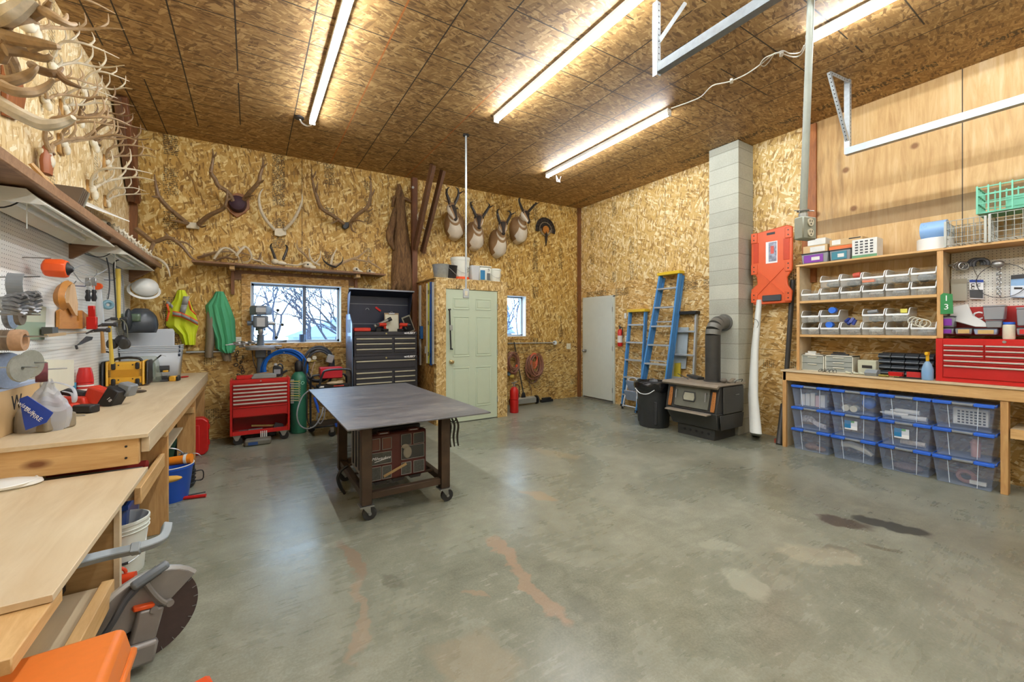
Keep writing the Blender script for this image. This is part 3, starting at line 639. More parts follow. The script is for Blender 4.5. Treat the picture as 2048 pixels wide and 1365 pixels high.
# ---------------------------------------------------------------- pegboard tools
PX = XL + .014
def hook(u, v, ln=.12, rz=0): return MB().cyl(L(u, v, .014), L(u, v, .014) + Vector((ln, 0, 0)), .0035, n=6).cyl(L(u, v, .014) + Vector((ln, 0, 0)), L(u, v, .014) + Vector((ln+.01, 0, .02)), .0035, n=6)
def disc(name, label, u, v, off, r, th, m, hole=.25, n=24, tiltz=0.0, cat='disc', hubm=STEEL, group=None, rimm=None, grooves=False):
    c = L(u, v, off); t = thing(name, label, cat, c, 0, group)
    t.rotation_euler = (0, 0, tiltz)
    pr = [(r*hole, -th/2), (r*.96, -th/2), (r, 0), (r*.96, th/2), (r*hole, th/2), (r*hole, -th/2)]
    obj('disc_body', MB().lathe(pr, n=n, axis='x', caps=False), m, t)
    obj('peg', MB().cyl((-off+.014, 0, r*hole*.6), (th+.05, 0, r*hole*.6), .004, n=6), STEEL, t)
    return t
WIRE = mat('knotted_wire', '8d8f92', .4, .7, .35, 60)
def cup(label, u, v, off, r):
    t = thing('wire_cup_brush', label, 'wire brush', L(u, v, off), 0, 'wire cup brushes')
    obj('cup', MB().lathe([(r*.3, -.03), (r*.72, -.022), (r*.85, .006)], n=18, axis='x'), STEEL, t)
    for k in range(14):
        a = 2*PI*k/14; mb = MB(); mb.tube([(0, math.cos(a)*r*.75, math.sin(a)*r*.75), (.03, math.cos(a)*r, math.sin(a)*r), (.055, math.cos(a+.25)*r*1.08, math.sin(a+.25)*r*1.08)], [.008, .011, .007], 6); obj('wire_knot', mb, WIRE, t)
    obj('peg', MB().cyl((-off+.014, 0, 0), (-.03, 0, 0), .004, n=6), STEEL, t)
cup('left of the two knotted wire cup brushes on the pegboard', 13, 608, .30, .042); cup('right of the two knotted wire cup brushes on the pegboard', 42, 604, .30, .044)
disc('wire_disc', 'dark wire wheel hanging left of the small grinding wheel', 22, 630, .22, .07, .02, WIRE, .2, group='wire wheels')
disc('grinding_wheel', 'small grey-brown grinding wheel under the wire cup brushes', 40, 632, .30, .045, .016, mat('grey_brown_abrasive', '7c7266', .8, vary=.2, scale=60), .2)
for k, (u, off, c) in enumerate(((3, .24, 'b3a48e'), (14, .26, '8f7d68'), (24, .28, '7c6a58'), (37, .34, 'b08b6a'))):
    disc('flap_wheel', ('leftmost beige', 'second beige', 'third darker', 'rightmost tan')[k] + ' abrasive ring in the row above the sanding discs', u, 681, off, .048, .04, mat('abrasive_ring_%d' % k, c, .85, vary=.2, scale=50), .58, cat='abrasive ring', group='abrasive rings in a row')
for k, (u, v, off, r, c) in enumerate(((2, 742, .22, .085, '5f5b52'), (9, 742, .24, .085, '4c4a46'), (16, 742, .26, .085, '7d8da8'), (62, 728, .28, .07, '87887c'), (42, 737, .34, .062, '8a8b82'))):
    disc('sanding_disc', ('leftmost dark sanding disc', 'black sanding disc', 'blue-grey printed sanding disc', 'ribbed grey sanding disc behind the smooth one', 'smooth grey sanding disc facing the room')[k] + ' on the pegboard above the cardboard box', u, v, off, r, .012, mat('sanding_%d' % k, c, .7, vary=.15, scale=80), .13, tiltz=-.35, group='sanding discs')
disc('flap_wheel', 'maroon abrasive flap wheel right of the sanding discs', 83, 745, .24, .055, .045, mat('maroon_abrasive', '6e3a40', .8, vary=.2, scale=60), .45, cat='abrasive ring', tiltz=.3)
t = thing('metal_elbow_guard', 'curved grey metal guard hanging above the wire cup brushes', 'tool guard', L(25, 570, .14))
mb = MB(); n = 14
for k in range(n): 
    a0, a1 = PI*.75 + 1.35*PI*k/n*.6, PI*.75 + 1.35*PI*(k+1)/n*.6
    mb.hexa([(0, math.cos(a0)*.075, math.sin(a0)*.075), (.06, math.cos(a0)*.075, math.sin(a0)*.075), (.06, math.cos(a1)*.075, math.sin(a1)*.075), (0, math.cos(a1)*.075, math.sin(a1)*.075)], [(0, math.cos(a0)*.08, math.sin(a0)*.08), (.06, math.cos(a0)*.08, math.sin(a0)*.08), (.06, math.cos(a1)*.08, math.sin(a1)*.08), (0, math.cos(a1)*.08, math.sin(a1)*.08)])
obj('guard', mb, GREY, t); obj('peg', MB().cyl((-.13, 0, .03), (.1, 0, .05), .004, n=6), STEEL, t)
# orange ear-muff style cup with wires
t = thing('orange_lamp_head', 'orange plastic lamp head with loose wires hanging on the pegboard', 'lamp head', L(114, 537, .15))
obj('shell', MB().loft([[Vector((x, math.cos(a)*r, math.sin(a)*r*.9)) for a in [2*PI*k/8+.4 for k in range(8)]] for x, r in ((-.06,.045), (-.045,.065), (.03,.07), (.05,.06))]), ORANGE, t, bev=.004)
obj('socket', MB().lathe([(.045,.05), (.03,.06), (.015,.075)], n=12, axis='x'), BLACK, t)
mb = MB(); curve(mb, [(.07,0,0), (.12,.05,.04), (.16,.12,.0), (.1,.1,-.08), (.07,.02,-.02)], .0025, 5); curve(mb, [(.07,0,0), (.15,.06,-.03), (.2,.16,.03)], .0025, 5); obj('wire', mb, GREY, t)
obj('peg', MB().cyl((-.135,-.05,.05), (-.02,-.02,.06), .004, n=6), STEEL, t)
# plywood jigs and paper
JIG = m_wood('jig_plywood', 'c4873f', 'a86c2a', (22,4,22), knots=False); JIGP = m_wood('jig_pale', 'd8b58a', 'bf9769', (22,22,4), knots=False)
t = thing('plywood_jig', 'flat tan plywood jig with clipped corners hanging on the pegboard', 'jig', (0,0,0))
obj('left_leaf', MB().poly3([L(112, 622, .03), L(124, 615, .03), L(132, 616, .03), L(147, 630, .03), L(147, 645, .03), L(130, 658, .03), L(112, 658, .03)], (.018,0,0)), JIG, t)
obj('right_leaf', MB().poly3([L(150, 622, .03), L(158, 621, .03), L(172, 632, .03), L(172, 648, .03), L(160, 658, .03), L(130, 658, .03), L(146, 646, .03), L(152, 642, .03)], (.018,0,0)), JIG, t)
t = thing('curved_wood_arm', 'curved laminated wooden arm hanging above the plywood jig', 'wooden arm', (0,0,0))
mb = MB(); curve(mb, [L(137, 567, .07), L(126, 572, .09), L(118, 590, .1), L(120, 606, .1), L(127, 616, .09)], [.022,.026,.028,.028,.024], 4); obj('curved_arm', mb, JIG, t)
obj('tapered_arm', MB().poly3([L(134, 563, .06), L(142, 568, .06), L(149, 608, .06), L(148, 632, .06), L(144, 630, .06), L(130, 606, .06)], (.02,0,0)), JIGP, t)
t = thing('abrasive_sheet', 'two-tone grey-green printed sheet hanging flat on the pegboard', 'sheet', (0,0,0))
obj('upper_half', MB().poly3([L(52, 611, .02), L(91, 614, .02), L(90, 645, .02), L(49, 644, .02)], (.003,0,0)), mat('sheet_beige', 'b9bda6', .6, vary=.05), t)
obj('lower_half', MB().poly3([L(49, 644, .02), L(90, 645, .02), L(88, 680, .02), L(30, 679, .02), L(30, 655, .02)], (.003,0,0)), mat('sheet_green', '8c9f88', .6, vary=.05), t)
one('paper_pad', MB().poly3([L(83, 720, .12), L(143, 720, .12), L(144, 772, .12), L(83, 796, .12)], (.012,0,0)), mat('cream_paper', 'dcdac4', .6, vary=.03), 'blank cream paper board standing on the bench against the pegboard', 'paper')
one('white_notice', MB().poly3([L(92, 615, .02), L(112, 617, .02), L(110, 670, .02), L(89, 670, .02)], (.002,0,0)), WHITE, 'white paper notice beside the grey-green sheet on the pegboard', 'notice')
one('utility_knife', MB().beam(L(91, 672, .08), L(130, 668, .1), .014, .02).cyl(L(130, 668, .1), L(172, 664, .1), .003, n=6), mat('tan_handle', 'b09468', .5), 'thin metal rod with tan handle hanging below the plywood jig', 'knife')
one('small_tin', MB().cb(L(100, 662, .06), .05, .10, .05), mat('dark_grey_tin', '5c5a56', .4, .4), 'small dark metal tin hooked beside the grey-green sheet', 'tin')
one('putty_knife', MB().poly3([L(152, 692, .08), L(172, 673, .08), L(185, 674, .08), L(183, 680, .08), L(160, 690, .08)], (.004,0,0)).cyl(L(152, 692, .08), L(154, 698, .08), .008, n=8), DGREY, 'broad grey putty knife hanging below the plywood jig', 'putty knife')
# pair of screwdrivers / snips, red tool, hammers, crowbars
for k, (u, w_) in enumerate(((176, 'left'), (188, 'right'))):
    t = thing('tin_snips', w_ + ' of the two black-handled snips hanging side by side on the pegboard', 'snips', (0,0,0), 0, 'black-handled snips')
    obj('peg', MB().cyl(L(u, 560, .014), L(u, 560, .1), .004, n=6), STEEL, t)
    obj('blade', MB().beam(L(u, 556, .1), L(u, 572, .1), .02, .03), STEEL, t, bev=.004); obj('shaft', MB().cyl(L(u, 572, .1), L(u, 582, .1), .007, n=8), STEEL, t)
    mb = MB(); mb.tube([L(u, 580, .1), L(u, 584, .1), L(u, 588, .1), L(u, 596, .1), L(u, 603, .1)], [.012,.017,.012,.019,.012], 10); obj('handle', mb, BLACK, t)
t = thing('red_level', 'bright red torpedo level hanging upright on the pegboard', 'level', (0,0,0))
obj('body', MB().beam(L(183, 612, .1), L(184, 636, .1), .03, .04).beam(L(184, 634, .1), L(184, 659, .1), .045, .06), RED, t, bev=.004)
HM = mat('hammer_yellow', 'd9bb4a', .45, vary=.1); HW = m_wood('hammer_handle', 'c29a62', 'a1783f', (22,22,3), knots=False)
def hammer(label, u0, v0, u1, v1, off, hm, r=.013, hl=.05):
    t = thing('hammer', label, 'hammer', (0,0,0), 0, 'hammers on the pegboard'); a, b = L(u0, v0, off), L(u1, v1, off)
    obj('handle', MB().tube([a, a.lerp(b, .5), b], [r*.85, r, r*1.2], 8), hm, t)
    obj('peg', MB().cyl((XL+.014, a.y, a.z-.02), a, .004, n=6), STEEL, t)
    h = MB(); h.cyl(a + Vector((-hl, 0, .01)), a + Vector((hl*.9, 0, .01)), .014, n=10).cyl(a + Vector((hl*.5, 0, .01)), a + Vector((hl, 0, .01)), .02, n=10).beam(a + Vector((-hl, 0, .01)), a + Vector((-hl*1.9, 0, -.02)), .02, .012); obj('hammer_head', h, DGREY, t, bev=.003)
hammer('wooden-handled hammer hanging head up beside the clear tube', 204, 663, 207, 706, .16, HW); hammer('yellow-handled hammer hanging right of the wooden-handled one', 219, 652, 224, 728, .18, HM)
hammer('long yellow-handled sledge hanging upside down near the far shop light', 238, 640, 236, 538, .14, HM, .016, .06)
t = thing('caulking_tube', 'clear glass-like tube with orange cap hanging on the pegboard', 'tube', (0,0,0))
obj('tube_body', MB().tube([L(196, 575, .1), L(203, 650, .1)], .022, 10), m_clear('clear_tube', 'dfe8ee', .35), t); obj('cap', MB().tube([L(194, 573, .1), L(197, 573, .1)], .03, 10), ORANGE, t)
def bar(name, label, pts, r, m, cat, off=.1): 
    mb = MB(); curve(mb, [L(u, v, off) for u, v in pts], r, 7); return one(name, mb, m, label, cat)
bar('pry_bar', 'dark pry bar with hooked top hanging near the far shop light', [(238, 520), (230, 524), (227, 536), (230, 580), (233, 640)], .006, DGREY, 'pry bar')
bar('long_rod', 'long thin grey rod hanging at the far end of the pegboard', [(245, 550), (247, 600), (249, 660)], .005, GREY, 'rod')
bar('square_rod', 'short dark rod hanging between the snips and the yellow sledge', [(213, 516), (218, 540), (219, 575), (216, 598)], .005, DGREY, 'rod')
t = thing('tape_roll', 'teal roll of tape on a hook beside the clear tube', 'tape', (0,0,0)); obj('roll', MB().ring(L(216, 610, .1), (.5,-.7,0), .03, .016, 18, 8), mat('teal_tape', '6f98a6', .5), t); obj('loop', MB().ring(L(215, 594, .1), (1,0,0), .025, .002, 12, 5), GREY, t)
for (u, v) in ((122, 566), (146, 572), (208, 560), (152, 600), (205, 545), (228, 514), (205, 700), (237, 715)): one('peg_hook', hook(u, v, .07), mat('dark_blue_hook', '2e3560', .4) if u in (146, 208) else STEEL, {122:'steel peg hook above the curved wooden arm',146:'dark blue peg hook right of the curved wooden arm',208:'dark blue peg hook above the clear tube',152:'steel peg hook right of the tapered wooden arm',205:'highest steel peg hook over the snips' if v == 545 else 'steel peg hook behind the wooden-handled hammer',228:'steel peg hook by the far shop light',237:'steel peg hook under the yellow sledge'}[u], 'hook', 'empty peg hooks')
# hard hat, face shield, respirator
t = thing('hard_hat', 'white hard hat hanging tipped near the corner of the pegboard', 'hard hat', P(289, 580, X=-1.02)); t.rotation_euler = (.5, .75, -.4); t['label'] = 'white hard hat hanging tipped near the corner of the pegboard'
mb = MB(); mb.lathe([(.115,0), (.113,.03), (.105,.07), (.085,.105), (.05,.13), (.01,.138)], n=24, sy=1.15); obj('shell', mb, WHITE, t, sub=1)
obj('brim', MB().lathe([(.112,0), (.135,-.006), (.135,-.01), (.112,-.004)], n=24, sy=1.2, caps=False), WHITE, t); obj('suspension', MB().lathe([(.1,-.02), (.1,.02)], n=20, caps=False), mat('strap_cream', 'cfc8b4', .6), t)
t = thing('welding_helmet', 'dark grey welding helmet under the white hard hat', 'welding helmet', P(283, 640, X=-1.0)); t.rotation_euler = (.0, 0, -.9)
mb = MB()
def helm(i, j):
    a = -2.2 + 4.4*i; z = -.14 + .26*j; r = (.12, .135, .14, .135, .125, .10, .05)[min(6, int(j*6))]
    return (math.sin(a)*r, -math.cos(a)*r*1.15, z)
mb.grid(helm, 18, 6); obj('shell', mb, mat('helmet_charcoal', '3f454c', .3), t, solid=.006)
obj('visor', MB().grid(lambda i, j: (math.sin(-1.1+2.2*i)*.142, -math.cos(-1.1+2.2*i)*.17, -.02+.08*j), 12, 3), mat('green_visor', '5d6f5c', .15), t, solid=.004)
obj('headband', MB().ring((0, .03, .02), (0,0,1), .09, .01, 20, 6), BLACK, t)
t = thing('respirator', 'black half-mask respirator with round filters hanging at the pegboard corner', 'respirator', P(243, 682, X=-1.02)); t.rotation_euler = (0,0,-.6)
obj('mask', MB().ball((0,0,0), (.05,.05,.055)), BLACK, t); 
for s in (-1, 1): obj('filter', MB().lathe([(.01,-.02), (.045,-.018), (.048,.012), (.03,.02)], (s*.06,-.03,-.03), 18, 'y'), mat('filter_dark', '3a3835', .6), t)
mb = MB(); curve(mb, [(-.04,.02,.03), (-.05,.0,.14), (0,.0,.2), (.05,0,.14), (.04,.02,.03)], .006, 5, flat=.4); obj('strap', mb, mat('olive_strap', '6b6a58', .7), t)
t = thing('knee_pad', 'black knee pad hanging between the yellow sledge and the welding helmet', 'knee pad', P(257, 640, X=-1.08)); obj('shell', MB().ball((0,0,0), (.035,.05,.12)), mat('kneepad_black', '2c3034', .5), t)
# ================================================================= THINGS ON THE LEFT BENCHES
def lit(t, name, s, size, loc, rot, m, **k): return text(name, s, size, loc, rot, m, t, **k)
CBD = mat('cardboard', 'c8a878', .7, vary=.06, scale=4); INK = mat('black_ink', '2a2622', .6); BLUEINK = mat('blue_print', '2547a8', .5); WINK = mat('white_print', 'ececec', .5, vary=.02); REDINK = mat('red_print', 'c62a26', .5)
t = thing('cardboard_box', 'cardboard box printed with a big W at the near left end of the bench', 'box', (-1.09, 3.36, BENZ))
obj('carton', MB().box(-.09, .03, -.62, .22, 0, .25), CBD, t, bev=.003)
obj('lid_tape', MB().box(.0305, .032, -.62, .22, .235, .25).box(-.03, .03, -.62, .22, .2505, .252), mat('printed_tape', 'a9b7cf', .5), t)
lit(t, 'lettering', 'W', .11, (.0312, -.07, .155), FACE_LEFT if False else (PI/2, 0, PI/2), INK); lit(t, 'lettering', 'J', .07, (.0312, -.07, .075), (PI/2, 0, PI/2), INK)
# plastic shopping bag around a block
t = thing('plastic_bag', 'grey translucent plastic shopping bag with blue print wrapped round a block', 'bag', (-.978, 3.245, BENZ), CAMRZ)
obj('wrapped_block', MB().box(-.115, .10, -.04, .12, .0, .085), mat('brown_wrapped_block', '857a66', .55), t, bev=.012, seg=2)
r_ = random.Random(5)
def bagf(i, j):
    a = 2*PI*i; z = .27*j; s_ = (1.08, 1.12, 1.05, .82, .5, .22, .1)[min(6, int(j*6.01))]
    k = 1 + .10*math.sin(a*7 + j*5)*j
    cx = .04*j; return (cx - .01 + math.cos(a)*.112*s_*k, .04 + math.sin(a)*.085*s_*k, z + .01*math.sin(a*5))
obj('bag_film', MB().grid(bagf, 42, 12), m_clear('bag_film', 'c9ccd2', .55, .3), t, sub=1)
obj('blue_panel', MB().poly3([(.02,-.085,.19), (.06,-.085,.205), (.155,-.05,.11), (.13,-.06,.06), (.07,-.10,.03), (.06,-.10,.07)], (0,-.003,0)), BLUEINK, t)
for s_, z, x in (('wisse', .155, .075), ('Bulk', .125, .095), ('TIRE', .095, .115)): lit(t, 'lettering', s_, .03, (x-.01, -.104 + (x-.075)*.4, z), (PI/2, .7, .3), WINK)
mb = MB(); curve(mb, [(.04,.04,.26), (.1,.03,.255), (.2,.0,.235), (.24,-.02,.19), (.23,-.02,.16), (.2,-.0,.2), (.12,.03,.21)], .008, 6, flat=.35); obj('bag_handle', mb, m_clear('bag_film', 'c9ccd2', .55, .3), t)
# red and black power tool lying on the bench
MRED = mat('tool_red', 'cf3a26', .4, vary=.08)
t = thing('cordless_grinder', 'long red and black cordless tool with big battery lying on the bench', 'power tool', (-1.0, 4.15, BENZ), CAMRZ + .05)
mb = MB(); curve(mb, [(-.42,.02,.115), (-.32,.0,.12), (-.15,0,.10), (.0,0,.075)], [.022,.026,.028,.03], 8); obj('grip', mb, DGREY, t)
mb = MB(); curve(mb, [(-.3,.0,.12), (-.24,.0,.118), (-.2,0,.11)], .033, 8); obj('red_collar', mb, MRED, t)
mb = MB(); mb.taper((-.10,-.05,0.012), .34, .07, .06, .9); obj('lower_housing', mb, MRED, t, bev=.012, seg=2)
mb = MB(); mb.cb((.10,-.01,.07), .13, .09, .12, (0, .35, 0)); obj('rear_housing', mb, MRED, t, bev=.015, seg=2)
mb = MB(); mb.cb((.20,-.01,.06), .09, .10, .15, (0, .55, 0)); obj('battery', mb, BLACK, t, bev=.008)
obj('motor_end', MB().cb((.25,.04,.11), .09, .08, .09, (0, .3, 0)), GREY, t, bev=.01)
lit(t, 'lettering', '18', .035, (.215,-.064,.05), (PI/2, .9, 0), WINK)
t = thing('impact_wrench', 'small red and black cordless tool lying in front of the long one', 'power tool', (-.97, 3.82, BENZ), CAMRZ)
obj('body', MB().cb((-.03,0,.03), .08, .06, .055, (0,-.2,0)), MRED, t, bev=.01); obj('battery', MB().cb((.07,0,.028), .12, .07, .05), BLACK, t, bev=.006)
mb = MB(); curve(mb, [(.0,-.06,.004), (.05,-.08,.004), (.1,-.07,.004), (.07,-.05,.004), (.03,-.06,.004)], .002, 5); one('small_ring', mb, STEEL, 'thin steel ring lying in front of the red cordless tools', 'ring', loc=(-.93, 3.75, BENZ), rz=CAMRZ)
one('work_glove', MB().ball((0,0,.018), (.08,.03,.018), 12, 6).ball((.07,.03,.015), (.05,.015,.013), 8, 6), mat('brown_glove', '5d544a', .8), 'brown lump of work glove behind the red tool battery', 'glove', loc=P(256, 788, Z=BENZ), rz=-.3)
t = thing('pliers', 'steel pliers lying in front of the yellow charger', 'pliers', P(250, 780, Z=BENZ), -.3)
obj('jaw', MB().beam((-.08,0,.006), (.02,0,.006), .012, .012), STEEL, t); obj('handle', MB().beam((.02,0,.006), (.11,.025,.006), .01, .01), STEEL, t); obj('handle', MB().beam((.02,0,.006), (.11,-.025,.006), .01, .01), STEEL, t)
# stack of red cups in a printed sleeve
t = thing('plastic_cup_stack', 'stack of red plastic cups with a printed sleeve against the pegboard', 'cups', (-1.12, 4.62, BENZ), CAMRZ)
z = 0
for k in range(9): obj('cup', MB().lathe([(.052, z), (.050, z+.012), (.049, z+.011)], n=20, caps=False) if k < 8 else MB().lathe([(.052, z), (.047, z+.06), (.036, z+.115), (.032, z+.118)], n=24), RED if k == 8 or k % 2 else mat('cup_rim', 'e9d4d0', .4), t); z += .0155
obj('printed_sleeve', MB().poly3([(-.11,-.056,.0), (-.015,-.056,.0), (-.01,-.056,.13), (-.07,-.056,.13)], (0,-.003,0)), mat('sleeve_blue', '4aa0c8', .5), t)
obj('sleeve_print', MB().poly3([(-.10,-.060,.0), (-.035,-.060,.0), (-.04,-.060,.05), (-.09,-.060,.05)], (0,-.002,0)), mat('sleeve_print', 'e8925a', .5, vary=.5, scale=60), t)
# yellow charger / radio
t = thing('jobsite_charger', 'yellow and black heavy-duty power box with carry handle on the bench', 'power box', (-1.0, 5.36, BENZ), 0)
YB_ = mat('tool_yellow', 'e2ac36', .42, vary=.08)
obj('body', MB().box(-.12, .115, -.10, .10, .03, .235), YB_, t, bev=.012, seg=2)
obj('recess', MB().box(-.10, .095, -.103, -.1, .095, .165), mat('tool_yellow_dark', 'c68d1c', .5), t)
for x in (-.145, .14):
    for q in (0, 1): obj('bumper_ring', MB().tube([(x+(q-.5)*.03, 0, .015+.0), (x+(q-.5)*.03, 0, .016)], .001, 4) if 0 else MB().cb((x+(q-.5)*.03, 0, .13), .022, .215, .235), BLACK if q == (x > 0) else YB_, t, bev=.02, seg=2)
for x, z in ((-.085,.20), (.085,.2), (-.085,.05), (.085,.045)): obj('rubber_foot', MB().cb((x,-.107,z), .032, .02, .065), BLACK, t, bev=.01, seg=2)
for x, z in ((-.05,.21), (.05,.21), (-.05,.07), (.05,.075)): obj('screw', MB().cyl((x,-.101,z), (x,-.104,z), .006, n=10), BLACK, t)
for x in (-.112, .105):
    for k in range(6): obj('vent_slot', MB().box(x-.01, x+.01, -.1035, -.1, .10+k*.012, .104+k*.012), BLACK, t)
mb = MB(); curve(mb, [(-.11,0,.23), (-.09,0,.262), (0,0,.275), (.08,0,.262), (.1,0,.23)], .012, 8); obj('carry_handle', mb, BLACK, t)
mb = MB(); curve(mb, [(-.11,.0,.24), (-.12,.0,.31), (-.15,-.0,.335), (-.19,0,.33)], .008, 7); obj('antenna', mb, BLACK, t)
mb = MB(); curve(mb, [(-.14,.05,.15), (-.19,.02,.12), (-.2,0,.07), (-.18,.0,.03)], .005, 6); obj('cord', mb, BLACK, t)
# bench grinder / cutoff saw behind
t = thing('chop_saw', 'small cut-off saw with grey disc beside the yellow power box', 'chop saw', P(313, 764, Z=BENZ), 0)
obj('base', MB().box(-.1, .1, -.06, .1, 0, .02), DGREY, t, bev=.004); obj('cutting_disc', MB().cyl((-.02,-.02,.12), (-.014,-.02,.12), .085, n=28), mat('green_grey_disc', '7f8f88', .6), t)
obj('guard', MB().cyl((-.05,-.0,.13), (-.025,-.0,.13), .095, n=24), mat('purple_black', '34324a', .4), t); obj('motor', MB().cyl((.0,.02,.13), (.1,.02,.13), .035, n=14), DGREY, t)
obj('knob', MB().cb((.08,-.05,.11), .045, .02, .02), YB_, t, bev=.004); obj('lever', MB().beam((-.04,0,.2), (.04,-.02,.28), .018, .012), BLACK, t, bev=.003); obj('lever_tip', MB().beam((.04,-.02,.28), (.08,-.02,.265), .006, .004), STEEL, t)
t = thing('cordless_drill', 'small yellow and black drill lying on the far part of the bench', 'drill', P(333, 763, Z=BENZ), -.2)
obj('body', MB().cyl((-.09,0,.03), (-.02,0,.03), .022, .03, 12).cb((.0,0,.03), .05, .055, .055), DGREY, t, bev=.004); obj('battery', MB().box(.03, .09, -.04, .035, 0, .055), YB_, t, bev=.008); obj('battery_cap', MB().box(.09, .115, -.035, .03, .003, .05), BLACK, t, bev=.006)
t = thing('hand_clamp', 'black-jawed clamp with red handle behind the drill on the bench', 'clamp', P(360, 757, Z=BENZ), .3)
obj('jaw', MB().beam((-.1,0,.01), (.0,0,.03), .03, .012).beam((-.1,0,.005), (.0,0,.006), .03, .01), DGREY, t); obj('handle', MB().ring((.04,0,.012), (0,.2,1), .035, .006, 14, 6), RED, t)
# translucent white tote stack
CL = m_clear('frosted_white', 'e6ecf2', .62, .35)
def open_tote(name, t, x0, x1, y0, y1, z0, h, m, lip=.012, flip=False, th=.004, wt=.02):
    mb = MB(); a, b = (0, wt) if flip else (wt, 0)
    lo = [(x0+a,y0+a), (x1-a,y0+a), (x1-a,y1-a), (x0+a,y1-a)]; hi = [(x0+b,y0+b), (x1-b,y0+b), (x1-b,y1-b), (x0+b,y1-b)]
    for k in range(4):
        q, r = k, (k+1) % 4; mb.add([lo[q]+(z0,), lo[r]+(z0,), hi[r]+(z0+h,), hi[q]+(z0+h,)], [(0,1,2,3)])
    zz = z0+h if flip else z0; s = hi if flip else lo
    mb.add([p+(zz,) for p in s], [(0,1,2,3)])
    return obj(name, mb, m, t, solid=th)
t = thing('tote_stack', 'tall stack of nested frosted white storage bins at the far end of the bench', 'storage bins', (-.93, 6.14, BENZ), 0)
for k in range(4):
    open_tote('bin', t, -.24, .24, -.22, .2, .02*k, .30, CL, flip=False); obj('rim', MB().box(-.25, .25, -.23, -.215, .30+.02*k, .31+.02*k).box(.235, .25, -.215, .2, .30+.02*k, .31+.02*k).box(-.25, -.235, -.215, .2, .30+.02*k, .31+.02*k), CL, t)
for k in range(5): obj('lid', MB().cb((-.03, -.04+k*.02, .42+k*.006), .44-k*.01, .012, .22, (-.28, -.04, 0)), CL, t, bev=.008)
for k in range(3): obj('latch', MB().cb((.25, -.2, .26+.045*k), .02, .03, .03, (.3,0,0)), mat('dark_blue_latch', '2b3448', .4), t, bev=.005)
t = thing('glass_cover', 'pale green plastic cover lying on top of the yellow power box', 'cover', (-.93, 5.62, BENZ+.0), 0)
obj('cover', MB().taper((0, 0, .0), .30, .16, .27, .7), m_clear('pale_green_plastic', 'b9c6b4', .3), t, bev=.02)
# white curved plastic part on the low bench
t = thing('white_plastic_cap', 'white curved plastic piece on the low bench at the left picture edge', 'plastic piece', P(8, 976, Z=NEARZ), 0)
mb = MB(); n = 16
mb.loft([[Vector((math.cos(a)*r, math.sin(a)*r*.6, z)) for a in [2*PI*k/20 for k in range(20)]] for r, z in ((.11,0), (.125,.008), (.12,.02), (.07,.033), (.02,.036))]); obj('cap', mb, WHITE, t); obj('ridge', MB().ring((0,0,.022), (0,0,1), .1, .005, 20, 6), WHITE, t)
# ================================================================= UNDER THE LEFT BENCHES
t = thing('tool_case', 'red moulded tool case standing upright under the far end of the bench', 'tool case', P(400, 914, Z=0) + Vector((-.12, .12, 0)), 0)
obj('shell', MB().prism([(-.30,.0), (.15,.0), (.19,.04), (.19,.37), (.14,.42), (-.30,.42)], -.06, .06), RED, t, bev=.012, seg=2)
obj('raised_panel', MB().box(-.27, .11, -.068, -.06, .06, .34), RED, t, bev=.006); obj('rib', MB().box(-.24, .08, -.074, -.068, .09, .31), mat('red_dark', '9c1c1a', .4), t, bev=.004)
obj('handle', MB().box(-.05, .04, -.02, .02, .42, .435), BLACK, t, bev=.006)
for z in (.1, .28): obj('latch', MB().box(.188, .2, -.03, .03, z, z+.05), RED, t, bev=.003)
t = thing('teal_toolbox', 'faded teal metal box in front of the upright red case', 'box', P(378, 918, Z=0) + Vector((-.10, .0, 0)), 0)
mt = mat('teal_paint', '5f9c86', .5, vary=.12)
obj('body', MB().box(-.22, .115, -.09, .09, 0, .27), mt, t, bev=.005); obj('lid', MB().prism([(-.22,.275), (.12,.275), (.118,.3), (.06,.335), (-.22,.335)], -.095, .095), mat('teal_lid', '7fb3a6', .5), t, bev=.004)
t = thing('dark_green_sack', 'dark green and white sack crumpled between the bench posts', 'sack', P(345, 935, Z=0), 0)
def sack(i, j):
    a = 2*PI*i; return (math.cos(a)*(.10-.02*j)*(1+.15*math.sin(a*5+j*3)), .25+math.sin(a)*(.09-.02*j)*(1+.12*math.sin(a*4)), .34*j + .03*math.sin(a*3))
obj('sack_body', MB().grid(sack, 24, 8), mat('dark_green_cloth', '26382c', .8), t, sub=1); obj('sack_top', MB().ball((-.01,.25,.36), (.08,.07,.07), 12, 8), mat('white_cloth', 'd8d4cc', .8), t)
# blue round tub with orange tube inside
t = thing('blue_tub', 'deep blue plastic bucket holding an orange caulk tube under the bench', 'bucket', P(347, 1005, Z=0) + Vector((-.03,.08,0)), 0)
obj('tub', MB().lathe([(.115,0), (.12,.01), (.15,.26), (.158,.27), (.158,.285), (.15,.285), (.145,.27), (.112,.012)], n=28), BLUE, t)
obj('rim_wire', MB().ring((0,0,.29), (0,0,1), .157, .004, 28, 6), WHITE, t); mb = MB(); mb.ring((.155,0,.31), (0,1,0), .05, .004, 16, 6, 0, PI); obj('bail', mb, STEEL, t)
t = thing('caulk_tube', 'fat orange caulk tube with white collar lying in the blue bucket', 'tube', P(347, 1005, Z=0) + Vector((-.03,.06,.31)), -.2)
obj('barrel', MB().cyl((-.22,0,0), (.11,0,.02), .036, n=16), mat('tube_orange', 'f08a1e', .4), t); obj('collar', MB().cyl((.10,0,.019), (.12,0,.021), .042, n=16), WHITE, t); obj('cap', MB().cyl((.12,0,.021), (.15,0,.023), .04, n=16), mat('tube_orange', 'f08a1e', .4), t); obj('label_band', MB().cyl((-.12,0,.006), (-.06,0,.01), .0375, n=16), BLACK, t)
